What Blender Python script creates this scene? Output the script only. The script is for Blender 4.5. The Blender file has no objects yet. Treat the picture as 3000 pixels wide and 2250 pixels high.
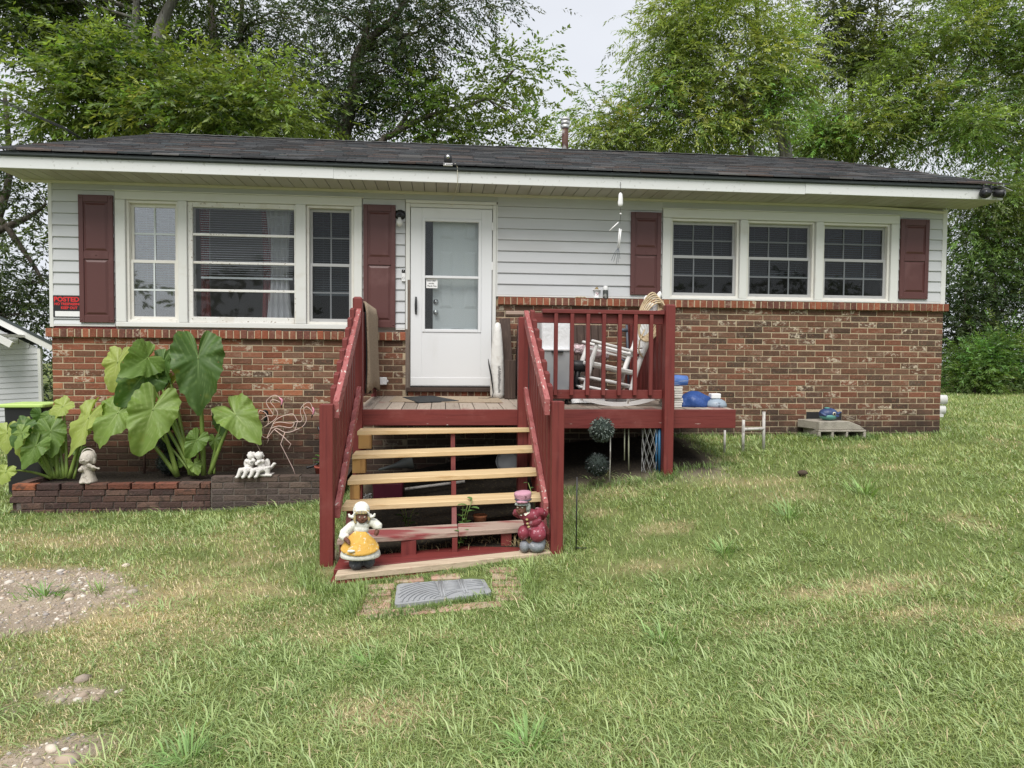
import bpy, math, random
import numpy as np
from mathutils import Vector, Matrix

random.seed(7)
rng = np.random.default_rng(11)
SC = bpy.context.scene
COL = SC.collection
PI = math.pi
R = math.radians

# ------------------------------------------------------------------ camera
cam_d = bpy.data.cameras.new('camera')
cam_d.sensor_width = 36.0
cam_d.lens = 24.41
cam_d.clip_end = 400.0
cam = bpy.data.objects.new('camera', cam_d)
COL.objects.link(cam)
_rx = Vector((0.99505423, -0.09901099, 0.00799402))
_up = Vector((-0.00414781, 0.03899133, 0.99923094))
_fw = Vector((0.09924654, 0.99432213, -0.03838781))
cam.matrix_world = Matrix(((_rx.x, _up.x, -_fw.x, 0.0), (_rx.y, _up.y, -_fw.y, -8.03),
                           (_rx.z, _up.z, -_fw.z, 1.55), (0, 0, 0, 1)))
SC.camera = cam

# ------------------------------------------------------------------ sky, sun, exposure
SUN_EL, SUN_AZ = 56.0, 198.0            # degrees; azimuth clockwise from +Y
world = bpy.data.worlds.new('World')
SC.world = world
world.use_nodes = True
wn, wl = world.node_tree.nodes, world.node_tree.links
wn.clear()
w_out = wn.new('ShaderNodeOutputWorld')
w_bg = wn.new('ShaderNodeBackground')
w_bg.inputs['Strength'].default_value = 0.11
w_sky = wn.new('ShaderNodeTexSky')
w_sky.sky_type = 'NISHITA'
w_sky.sun_disc = False
w_sky.sun_elevation = R(SUN_EL)
w_sky.sun_rotation = R(SUN_AZ)
w_tc = wn.new('ShaderNodeTexCoord')
w_map = wn.new('ShaderNodeMapping')
w_map.inputs['Scale'].default_value = (1, 1, 2.2)
w_noise = wn.new('ShaderNodeTexNoise')
w_noise.inputs['Scale'].default_value = 1.6
w_noise.inputs['Detail'].default_value = 5
w_ramp = wn.new('ShaderNodeValToRGB')
w_ramp.color_ramp.elements[0].position = .3
w_ramp.color_ramp.elements[0].color = (5.9, 6.1, 6.6, 1)
w_ramp.color_ramp.elements[1].position = .7
w_ramp.color_ramp.elements[1].color = (7.1, 7.3, 7.7, 1)
w_mix = wn.new('ShaderNodeMix')
w_mix.data_type = 'RGBA'
w_mix.inputs['Factor'].default_value = .93       # a closed deck of cloud, a little blue through it
wl.new(w_tc.outputs['Generated'], w_map.inputs['Vector'])
wl.new(w_map.outputs['Vector'], w_noise.inputs['Vector'])
wl.new(w_noise.outputs['Fac'], w_ramp.inputs['Fac'])
wl.new(w_sky.outputs['Color'], w_mix.inputs['A'])
wl.new(w_ramp.outputs['Color'], w_mix.inputs['B'])
wl.new(w_mix.outputs['Result'], w_bg.inputs['Color'])
wl.new(w_bg.outputs['Background'], w_out.inputs['Surface'])

sun_d = bpy.data.lights.new('sun', 'SUN')
sun_d.energy = 3.2
sun_d.angle = R(38)
sun_d.color = (1.0, .965, .91)
sun = bpy.data.objects.new('sun', sun_d)
COL.objects.link(sun)
_el, _az = R(SUN_EL), R(SUN_AZ)
_sd = Vector((math.sin(_az) * math.cos(_el), math.cos(_az) * math.cos(_el), math.sin(_el)))
sun.rotation_euler = (-_sd).to_track_quat('-Z', 'Y').to_euler()

SC.view_settings.view_transform = 'Standard'
SC.view_settings.look = 'None'
SC.view_settings.exposure = 0.28
SC.view_settings.gamma = 1.0
SC.view_settings.use_curve_mapping = False
SC.cycles.max_bounces = 8
SC.cycles.transparent_max_bounces = 12
SC.cycles.use_denoising = True
SC.cycles.denoising_prefilter = 'NONE'      # keeps the grain of grass and leaves

# ------------------------------------------------------------------ helpers
WO = {}                                     # world origin of every Empty or part that has children


def link(o, parent=None):
    COL.objects.link(o)
    if parent is not None:
        o.parent = parent
    return o


def thing(name, label, cat, loc, group=None):
    o = bpy.data.objects.new(name, None)
    o.empty_display_size = .1
    COL.objects.link(o)
    o.location = loc
    WO[o.name] = Vector(loc)
    return tag(o, label, cat, group)


def tag(o, label, cat, group=None):
    o['label'] = label
    o['category'] = cat
    if group:
        o['group'] = group
    return o


def struct(o):
    o['kind'] = 'structure'
    return o


def stuff(o):
    o['kind'] = 'stuff'
    return o


class MB:
    """collects vertices and faces in world coordinates; build() links them as one mesh object"""

    def __init__(s):
        s.v, s.f, s.s, s.m, s.c = [], [], [], [], []
        s.mi = 0

    def add(s, vs, fs, smooth=False):
        n = len(s.v)
        s.v.extend([tuple(v) for v in vs])
        for f in fs:
            s.f.append(tuple(i + n for i in f))
            s.s.append(smooth)
            s.m.append(s.mi)
        return s

    def box(s, x0, x1, y0, y1, z0, z1):
        vs = [(x0, y0, z0), (x1, y0, z0), (x1, y1, z0), (x0, y1, z0), (x0, y0, z1), (x1, y0, z1), (x1, y1, z1), (x0, y1, z1)]
        return s.add(vs, BOXF)

    def hexa(s, vs):                        # eight corners, bottom ring then top ring
        return s.add(vs, BOXF)

    def bar(s, p, q, w, h, up=(0, 0, 1), taper=1.0):
        p, q = Vector(p), Vector(q)
        d = (q - p).normalized()
        u = Vector(up)
        r = d.cross(u)
        if r.length < 1e-4:
            r = d.cross(Vector((1, 0, 0)))
        r.normalize()
        u = r.cross(d).normalized()
        vs = []
        for c, k in ((p, 1.0), (q, taper)):
            for a, b in ((-1, -1), (1, -1), (1, 1), (-1, 1)):
                vs.append(c + r * (a * w * .5 * k) + u * (b * h * .5 * k))
        return s.add(vs, [(3, 2, 1, 0), (4, 5, 6, 7), (0, 1, 5, 4), (1, 2, 6, 5), (2, 3, 7, 6), (3, 0, 4, 7)])

    def tube(s, path, r, n=8, caps=True, closed=False, flat=1.0):
        P = [Vector(p) for p in path]
        k = len(P)
        rs = list(r) if hasattr(r, '__len__') else [r] * k
        vs, prev = [], None
        for i in range(k):
            if closed:
                d = P[(i + 1) % k] - P[i - 1]
            else:
                d = P[min(i + 1, k - 1)] - P[max(i - 1, 0)]
            d.normalize()
            if prev is None:
                a = Vector((0, 0, 1)) if abs(d.z) < .9 else Vector((1, 0, 0))
                u = d.cross(a).normalized()
            else:
                u = prev - d * prev.dot(d)
                if u.length < 1e-5:
                    u = d.cross(Vector((0, 0, 1)))
                u.normalize()
            prev = u
            w = d.cross(u)
            for j in range(n):
                t = 2 * PI * j / n
                vs.append(P[i] + (u * math.cos(t) + w * math.sin(t) * flat) * rs[i])
        fs = []
        for i in range(k if closed else k - 1):
            for j in range(n):
                a, b = i * n + j, i * n + (j + 1) % n
                e = ((i + 1) % k) * n
                fs.append((a, b, e + (j + 1) % n, e + j))
        if caps and not closed:
            fs.append(tuple(range(n - 1, -1, -1)))
            fs.append(tuple(range((k - 1) * n, k * n)))
        return s.add(vs, fs, True)

    def lathe(s, prof, c=(0, 0, 0), n=24, wob=None, sx=1.0, sy=1.0, axis=None):
        """prof: (radius, height) pairs turned round z at c (or round the vector axis)"""
        c = Vector(c)
        q = Vector((0, 0, 1)).rotation_difference(Vector(axis)) if axis else None
        vs, fs = [], []
        for i, (r, z) in enumerate(prof):
            for j in range(n):
                t = 2 * PI * j / n
                rr = r * (wob(i, t) if wob else 1)
                p = Vector((rr * math.cos(t) * sx, rr * math.sin(t) * sy, z))
                if q:
                    p = q @ p
                vs.append(p + c)
        for i in range(len(prof) - 1):
            for j in range(n):
                a, b = i * n + j, i * n + (j + 1) % n
                fs.append((a, b, b + n, a + n))
        fs.append(tuple(range(n - 1, -1, -1)))
        k = (len(prof) - 1) * n
        fs.append(tuple(range(k, k + n)))
        return s.add(vs, fs, True)

    def ell(s, c, r, rot=None, nu=16, nv=10):
        c = Vector(c)
        r = (r, r, r) if not hasattr(r, '__len__') else r
        vs, fs = [], []
        for i in range(1, nv):
            t = PI * i / nv
            for j in range(nu):
                a = 2 * PI * j / nu
                p = Vector((r[0] * math.sin(t) * math.cos(a), r[1] * math.sin(t) * math.sin(a), r[2] * math.cos(t)))
                vs.append((rot @ p if rot else p) + c)
        for e in (r[2], -r[2]):
            p = Vector((0, 0, e))
            vs.append((rot @ p if rot else p) + c)
        for i in range(nv - 2):
            for j in range(nu):
                a, b = i * nu + j, i * nu + (j + 1) % nu
                fs.append((a, a + nu, b + nu, b))
        k = (nv - 1) * nu
        for j in range(nu):
            fs.append((k, j, (j + 1) % nu))
            a = (nv - 2) * nu
            fs.append((k + 1, a + (j + 1) % nu, a + j))
        return s.add(vs, fs, True)

    def prism(s, poly, dirv):
        """poly: planar outline of 3-D points, pushed along dirv"""
        n = len(poly)
        d = Vector(dirv)
        vs = [Vector(p) for p in poly] + [Vector(p) + d for p in poly]
        fs = [tuple(range(n - 1, -1, -1)), tuple(range(n, 2 * n))]
        for i in range(n):
            j = (i + 1) % n
            fs.append((i, j, j + n, i + n))
        return s.add(vs, fs)

    def grid(s, P, smooth=True):            # P[i][j] rows of points
        h, w = len(P), len(P[0])
        vs = [p for row in P for p in row]
        fs = [(i * w + j, i * w + j + 1, (i + 1) * w + j + 1, (i + 1) * w + j) for i in range(h - 1) for j in range(w - 1)]
        return s.add(vs, fs, smooth)

    def build(s, name, mat, parent=None, bevel=0.0, origin=None, remesh=0.0, smooth_it=0, thick=0.0, fix=True, disp=0.0):
        o0 = Vector(origin) if origin is not None else (WO.get(parent.name, Vector((0, 0, 0))) if parent is not None else Vector((0, 0, 0)))
        me = bpy.data.meshes.new(name)
        me.from_pydata([(v[0] - o0.x, v[1] - o0.y, v[2] - o0.z) for v in s.v], [], s.f)
        mats = mat if isinstance(mat, (list, tuple)) else [mat]
        for m in mats:
            me.materials.append(m)
        me.polygons.foreach_set('use_smooth', s.s)
        if len(mats) > 1:
            me.polygons.foreach_set('material_index', s.m)
        if s.c:
            at = me.attributes.new('tone', 'FLOAT_COLOR', 'FACE')
            at.data.foreach_set('color', np.array(s.c, dtype=np.float32).ravel())
        me.update()
        o = bpy.data.objects.new(name, me)
        link(o, parent)
        if parent is None:
            o.location = o0
        WO[o.name] = o0
        if remesh:
            rm = o.modifiers.new('r', 'REMESH')
            rm.mode = 'VOXEL'
            rm.voxel_size = remesh
            rm.use_smooth_shade = True
            if smooth_it:
                sm = o.modifiers.new('s', 'SMOOTH')
                sm.iterations = smooth_it
                sm.factor = .5
        if thick:
            so = o.modifiers.new('t', 'SOLIDIFY')
            so.thickness = thick
            so.offset = 0
        if bevel:
            bv = o.modifiers.new('b', 'BEVEL')
            bv.width = bevel
            bv.segments = 1
            bv.limit_method = 'ANGLE'
        return o


BOXF = [(3, 2, 1, 0), (4, 5, 6, 7), (0, 1, 5, 4), (1, 2, 6, 5), (2, 3, 7, 6), (3, 0, 4, 7)]


def box_part(name, mat, parent, x0, x1, y0, y1, z0, z1, bevel=0.0):
    return MB().box(x0, x1, y0, y1, z0, z1).build(name, mat, parent, bevel)


def np_mesh(name, V, F, mat, parent=None, colors=None, smooth=False, loops=4):
    """fast mesh from numpy arrays: V (n,3), F (m,loops)"""
    me = bpy.data.meshes.new(name)
    V = np.asarray(V, dtype=np.float32)
    F = np.asarray(F, dtype=np.int32)
    if parent is not None:
        V = V - np.array(WO.get(parent.name, Vector((0, 0, 0))), dtype=np.float32)
    me.vertices.add(len(V))
    me.vertices.foreach_set('co', V.ravel())
    me.loops.add(F.size)
    me.loops.foreach_set('vertex_index', F.ravel())
    me.polygons.add(len(F))
    me.polygons.foreach_set('loop_start', np.arange(0, F.size, loops, dtype=np.int32))
    me.polygons.foreach_set('loop_total', np.full(len(F), loops, dtype=np.int32))
    if smooth:
        me.polygons.foreach_set('use_smooth', np.ones(len(F), dtype=bool))
    me.materials.append(mat)
    if colors is not None:
        at = me.attributes.new('tone', 'FLOAT_COLOR', 'POINT' if len(colors) == len(V) else 'FACE')
        at.data.foreach_set('color', np.asarray(colors, dtype=np.float32).ravel())
    me.update(calc_edges=True)
    o = bpy.data.objects.new(name, me)
    link(o, parent)
    return o


def hash2(i, j, seed):
    n = (i * 374761393 + j * 668265263 + seed * 1274126177) & 0x7fffffff
    n = ((n ^ (n >> 13)) * 1274126177) & 0x7fffffff
    return ((n ^ (n >> 16)) & 0xffff) / 65535.0


def vnoise(x, y, seed=0):
    x, y = np.asarray(x, float), np.asarray(y, float)
    i, j = np.floor(x).astype(np.int64), np.floor(y).astype(np.int64)
    u, v = x - i, y - j
    u, v = u * u * (3 - 2 * u), v * v * (3 - 2 * v)
    a, b = hash2(i, j, seed), hash2(i + 1, j, seed)
    c, d = hash2(i, j + 1, seed), hash2(i + 1, j + 1, seed)
    return (a * (1 - u) + b * u) * (1 - v) + (c * (1 - u) + d * u) * v


def fbm(x, y, seed=0, octv=4):
    t, a, s = 0, .5, 0
    for o in range(octv):
        t = t + a * vnoise(x * 2 ** o, y * 2 ** o, seed + o * 17)
        s += a
        a *= .5
    return t / s


def sstep(a, b, x):
    t = np.clip((np.asarray(x, float) - a) / (b - a), 0, 1)
    return t * t * (3 - 2 * t)


# ------------------------------------------------------------------ materials
def M(name, col, rough=.6, layers=(), bump=None, rand=0.0, tone=None, spec=.4, metal=0.0, transl=0.0, stain=None, alpha=1.0, white=False, emit=0):
    """Principled material. layers: (colour, scale, lo, hi[, detail]) mixed in through a noise threshold; scale may be a 3-vector
    (grain). tone: 'attr' reads the per-piece colour attribute, 'obj' the object's own colour."""
    m = bpy.data.materials.new(name)
    m.use_nodes = True
    nt = m.node_tree
    N, L = nt.nodes, nt.links
    b = N['Principled BSDF']
    out = N['Material Output']
    b.inputs['Roughness'].default_value = rough
    b.inputs['Metallic'].default_value = metal
    b.inputs['Specular IOR Level'].default_value = spec
    b.inputs['Alpha'].default_value = alpha
    tc = N.new('ShaderNodeTexCoord')
    oi = N.new('ShaderNodeObjectInfo')
    ml = N.new('ShaderNodeMath')
    ml.operation = 'MULTIPLY'
    ml.inputs[1].default_value = 53.0
    L.new(oi.outputs['Random'], ml.inputs[0])
    va = N.new('ShaderNodeVectorMath')
    va.operation = 'ADD'
    L.new(tc.outputs['Object'], va.inputs[0])
    L.new(ml.outputs[0], va.inputs[1])
    vec = va.outputs[0]

    def noise(scale, detail=5, r=.55):
        mp = N.new('ShaderNodeMapping')
        mp.inputs['Scale'].default_value = scale if hasattr(scale, '__len__') else (scale,) * 3
        L.new(vec, mp.inputs['Vector'])
        n = N.new('ShaderNodeTexNoise')
        n.inputs['Scale'].default_value = 1
        n.inputs['Detail'].default_value = detail
        n.inputs['Roughness'].default_value = r
        L.new(mp.outputs[0], n.inputs['Vector'])
        return n.outputs['Fac']

    def mixc(fac, a, bb, blend='MIX'):
        x = N.new('ShaderNodeMix')
        x.data_type = 'RGBA'
        x.blend_type = blend
        for sock, val in ((x.inputs['Factor'], fac), (x.inputs['A'], a), (x.inputs['B'], bb)):
            if isinstance(val, bpy.types.NodeSocket):
                L.new(val, sock)
            elif isinstance(val, (int, float)):
                sock.default_value = val
            else:
                sock.default_value = (*val[:3], 1)
        return x.outputs['Result']

    def mrange(v, lo, hi):
        x = N.new('ShaderNodeMapRange')
        x.interpolation_type = 'SMOOTHSTEP'
        x.inputs['From Min'].default_value = lo
        x.inputs['From Max'].default_value = hi
        L.new(v, x.inputs['Value'])
        return x.outputs['Result']

    def mth(op, a, bb):
        x = N.new('ShaderNodeMath')
        x.operation = op
        for sock, val in zip(x.inputs, (a, bb)):
            if isinstance(val, bpy.types.NodeSocket):
                L.new(val, sock)
            else:
                sock.default_value = val
        return x.outputs[0]

    alpha_tone = None
    if tone == 'attr':
        at = N.new('ShaderNodeAttribute')
        at.attribute_name = 'tone'
        c = at.outputs['Color']
        alpha_tone = at.outputs['Alpha']
    elif tone == 'obj':
        c = oi.outputs['Color']
        alpha_tone = oi.outputs['Alpha']
    else:
        rgb = N.new('ShaderNodeRGB')
        rgb.outputs[0].default_value = (*col, 1)
        c = rgb.outputs[0]
    if rand:
        v = mth('MULTIPLY_ADD', oi.outputs['Random'], 2 * rand)
        v.node.inputs[2].default_value = 1 - rand
        hs = N.new('ShaderNodeHueSaturation')
        L.new(v, hs.inputs['Value'])
        L.new(c, hs.inputs['Color'])
        c = hs.outputs['Color']
    for ly in layers:
        lc, sc, lo, hi = ly[:4]
        f = mrange(noise(sc, ly[4] if len(ly) > 4 else 6), lo, hi)
        if len(ly) > 5:
            f = mth('MULTIPLY', f, ly[5])
        c = mixc(f, c, lc)
    if white:                               # splashes of lime whose strength rides in the piece's alpha
        f = mth('MULTIPLY', mrange(noise((17, 17, 24), 8, .75), .50, .60), alpha_tone)
        c = mixc(f, c, (.50, .43, .33))
    if stain:                               # mildew near the foot of a wall, broken up by its own noise
        sc_, z0, z1 = stain
        ge = N.new('ShaderNodeNewGeometry')
        sx = N.new('ShaderNodeSeparateXYZ')
        L.new(ge.outputs['Position'], sx.inputs[0])
        n1 = N.new('ShaderNodeTexNoise')
        n1.inputs['Scale'].default_value = 2.3
        n1.inputs['Detail'].default_value = 8
        n1.inputs['Roughness'].default_value = .65
        L.new(ge.outputs['Position'], n1.inputs['Vector'])
        zz = mth('MULTIPLY_ADD', n1.outputs['Fac'], 1.1)
        zz.node.inputs[2].default_value = -.55
        zt = mth('ADD', sx.outputs['Z'], zz)
        f = mth('MULTIPLY', mrange(zt, z0, z1), .82)
        c = mixc(f, c, sc_)
    L.new(c, b.inputs['Base Color'])
    if bump:
        bs, st, bd = bump
        bp = N.new('ShaderNodeBump')
        bp.inputs['Strength'].default_value = st
        bp.inputs['Distance'].default_value = bd
        L.new(noise(bs, 6, .6), bp.inputs['Height'])
        L.new(bp.outputs['Normal'], b.inputs['Normal'])
    if transl:
        tr = N.new('ShaderNodeBsdfTranslucent')
        L.new(c, tr.inputs['Color'])
        ms = N.new('ShaderNodeMixShader')
        ms.inputs[0].default_value = transl
        L.new(b.outputs[0], ms.inputs[1])
        L.new(tr.outputs[0], ms.inputs[2])
        L.new(ms.outputs[0], out.inputs['Surface'])
    return m


def glass_mat(name, tint=(.82, .87, .88), gain=1.35, dust=0.05):
    m = bpy.data.materials.new(name)
    m.use_nodes = True
    N, L = m.node_tree.nodes, m.node_tree.links
    N.clear()
    out = N.new('ShaderNodeOutputMaterial')
    tr = N.new('ShaderNodeBsdfTransparent')
    tr.inputs['Color'].default_value = (*tint, 1)
    gl = N.new('ShaderNodeBsdfGlossy')
    gl.inputs['Roughness'].default_value = .02
    fr = N.new('ShaderNodeFresnel')
    fr.inputs['IOR'].default_value = 1.55
    mu = N.new('ShaderNodeMath')
    mu.operation = 'MULTIPLY_ADD'
    mu.inputs[1].default_value = gain
    mu.inputs[2].default_value = .004
    mu.use_clamp = True
    L.new(fr.outputs[0], mu.inputs[0])
    tc = N.new('ShaderNodeTexCoord')
    no = N.new('ShaderNodeTexNoise')
    no.inputs['Scale'].default_value = 1.7
    bp = N.new('ShaderNodeBump')
    bp.inputs['Strength'].default_value = .035
    L.new(tc.outputs['Object'], no.inputs['Vector'])
    L.new(no.outputs['Fac'], bp.inputs['Height'])
    L.new(bp.outputs[0], gl.inputs['Normal'])
    ms = N.new('ShaderNodeMixShader')
    L.new(mu.outputs[0], ms.inputs[0])
    L.new(tr.outputs[0], ms.inputs[1])
    L.new(gl.outputs[0], ms.inputs[2])
    di = N.new('ShaderNodeBsdfDiffuse')
    di.inputs['Color'].default_value = (.6, .6, .58, 1)
    m2 = N.new('ShaderNodeMixShader')
    m2.inputs[0].default_value = dust
    L.new(ms.outputs[0], m2.inputs[1])
    L.new(di.outputs[0], m2.inputs[2])
    L.new(m2.outputs[0], out.inputs['Surface'])
    return m


GX, GY, GZ = (2.5, 45, 45), (45, 2.5, 45), (45, 45, 2.5)     # grain along x, y, z
RED, REDL, FLECK = (.165, .030, .026), (.215, .062, .054), (.55, .47, .42)


def red_paint(name, g, fleck=.70):
    return M(name, RED, .55, [((.115, .019, .018), g, .45, .75, 4), (REDL, (5, 5, 5), .52, .75, 6, .55), (FLECK, tuple(k * .55 + 6 for k in g), fleck, fleck + .03, 8)],
             (g, .25, .01), rand=.08)


mt = {}
mt['red_x'], mt['red_y'], mt['red_z'] = red_paint('red_paint_x', GX), red_paint('red_paint_y', GY), red_paint('red_paint_z', GZ, .74)
mt['red_rail'] = M('red_paint_rail', (.34, .105, .10), .6, [((.22, .045, .042), GY, .5, .7, 4), (FLECK, (44, 20, 30), .615, .64, 9), ((.17, .035, .03), (3, 3, 3), .5, .7, 6, .6)], (GY, .3, .01))  # paler than the posts: faded paint, with sky light put into the colour
mt['red_worn'] = M('red_paint_worn', (.36, .27, .22), .8, [((.23, .05, .05), (1.4, 7, 7), .5, .62, 8), ((.2, .16, .13), GX, .55, .8, 6, .7)], (GX, .5, .012))
mt['deck_wood'] = M('weathered_deck', (.33, .275, .225), .85, [((.17, .13, .10), GY, .5, .8, 6, .8), ((.26, .1, .09), (2, 1.4, 2), .55, .7, 7, .8)], (GY, .5, .012), rand=.2)
mt['pine'] = M('new_pine', (.62, .465, .265), .6, [((.46, .30, .14), (1.2, 26, 26), .48, .72, 3, .75), ((.68, .52, .30), (2, 9, 9), .55, .75, 4, .6), ((.25, .13, .05), (7, 22, 22), .74, .78, 3)], (GX, .2, .008), rand=.06)
mt['pine_end'] = M('pine_block', (.38, .22, .075), .65, [((.24, .13, .045), (26, 26, 2), .5, .7, 4)], (GZ, .3, .01), rand=.1)
mt['pine_old'] = M('pale_bare_wood', (.50, .40, .29), .75, [((.30, .21, .14), GX, .5, .75, 6, .7), ((.36, .13, .11), (3, 3, 3), .62, .68, 7)], (GX, .4, .01))
mt['dark_wood'] = M('dark_brown_board', (.055, .034, .026), .75, [((.09, .06, .045), GZ, .5, .75)], (GZ, .4, .012))
mt['grey_wood'] = M('bare_grey_wood', (.17, .135, .11), .85, [((.07, .055, .045), GZ, .5, .7)], (GZ, .5, .012))
mt['brick'] = M('brick_single', (.3, .1, .06), .9, [((.10, .05, .038), (30, 30, 30), .58, .72, 6, .55), ((.36, .16, .10), (55, 55, 55), .56, .7, 4, .5)],
                ((60, 60, 60), .45, .01), tone='obj', white=True, stain=((.035, .028, .024), 1.02, .45), spec=.2)
mt['brick_attr'] = M('brick_mass', (.3, .1, .06), .9, [((.10, .05, .038), (30, 30, 30), .58, .72, 6, .55), ((.36, .16, .10), (55, 55, 55), .56, .7, 4, .5)],
                     ((60, 60, 60), .45, .01), tone='attr', white=True, stain=((.035, .028, .024), 1.10, .55), spec=.2)
mt['mortar'] = M('mortar', (.47, .385, .265), .95, [((.36, .29, .20), 9, .5, .75)], (90, .5, .01), stain=((.05, .04, .034), 1.02, .45), spec=.1)
mt['white_paint'] = M('white_paint', (.67, .67, .645), .5, [((.5, .46, .38), (3, 3, 5), .58, .75, 8, .35)], (30, .1, .004))
mt['white_peel'] = M('peeling_white_paint', (.72, .71, .68), .6, [((.30, .25, .2), (34, 34, 34), .60, .66, 8), ((.55, .5, .42), 5, .5, .7, 6, .5)], (40, .4, .008))
mt['fascia'] = M('fascia_white', (.65, .66, .655), .45, [((.36, .36, .33), (26, 26, 26), .60, .70, 9, .55), ((.6, .6, .56), (1.1, 2, 6), .55, .75, 5, .35)])
mt['siding'] = M('vinyl_siding', (.54, .55, .565), .5, [((.45, .45, .445), (.8, .8, 3), .45, .7, 4, .5), ((.60, .605, .61), (1.2, 30, 30), .5, .75, 3, .3), ((.40, .40, .37), (.5, .5, 9), .62, .8, 8, .4)], (GX, .06, .003), rand=.02)
mt['soffit'] = M('soffit_vinyl', (.44, .42, .37), .6, [((.34, .31, .26), 1.6, .45, .7, 5, .6)], rand=.03)
mt['cream'] = M('cream_trim', (.68, .64, .54), .55, [((.5, .45, .36), (2, 9, 9), .5, .75, 6, .4)])
mt['vinyl'] = M('window_vinyl', (.72, .70, .65), .4, [((.55, .5, .42), 4, .55, .75, 6, .4)])
mt['sash_grey'] = M('screen_frame_grey', (.40, .40, .40), .45)
mt['shutter'] = M('maroon_shutter', (.100, .037, .034), .42, [((.19, .095, .09), (3, 3, 2.2), .55, .78, 6, .6)], (30, .05, .002), spec=.45)
mt['dark'] = M('dark_gap', (.02, .02, .02), .9)
mt['shingle'] = M('shingle', (.05, .05, .055), .95, [((.11, .11, .115), 60, .55, .75, 4, .6), ((.024, .024, .026), (.7, 1.6, 1), .55, .75, 6, .6)], (90, .6, .01), tone='attr', spec=.15)
mt['drip'] = M('drip_edge', (.045, .055, .055), .5)
mt['inside'] = M('inside_wall', (.32, .30, .27), .9)
mt['glass'] = glass_mat('window_glass', (.90, .92, .93), .45, .015)
mt['glass_l'] = glass_mat('window_glass_bright', (.93, .97, .97), 4.6, .05)
mt['glass_s'] = glass_mat('window_glass_screened', (.55, .58, .60), .42, .012)
mt['glass_d'] = glass_mat('storm_glass', (.93, .95, .95), .55, .01)
mt['blind'] = M('blind_slat', (.66, .67, .68), .5)
mt['muntin'] = M('grille_bar', (.62, .66, .66), .45)
mt['muntin_g'] = M('grille_bar_grey', (.15, .16, .17), .5)
mt['door'] = M('storm_door_white', (.70, .71, .72), .38, [((.58, .58, .56), (3, 3, 1.2), .55, .8, 6, .4)])
mt['door_in'] = M('entry_door_white', (.68, .70, .71), .45)
mt['black'] = M('black_metal', (.02, .02, .022), .35)
mt['black_p'] = M('black_plastic', (.018, .018, .02), .45)
mt['lens'] = M('dark_lens', (.03, .03, .035), .12, spec=.6)
mt['chrome'] = M('satin_chrome', (.5, .5, .5), .25, metal=1.0)
mt['rust'] = M('rusty_flue', (.095, .048, .035), .75, [((.38, .37, .36), (4, 4, 2.2), .50, .58, 6), ((.05, .02, .018), 12, .5, .7)], metal=.2)
mt['galv'] = M('galvanised', (.55, .55, .55), .4, [((.3, .28, .26), 14, .5, .7)], metal=.7)
mt['white_plain'] = M('white_plastic', (.78, .78, .78), .4, [((.6, .58, .55), 12, .6, .75, 6, .4)])
mt['grime'] = M('dirty_white', (.5, .48, .45), .7, [((.22, .2, .18), (18, 18, 9), .5, .66, 8)])


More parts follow.
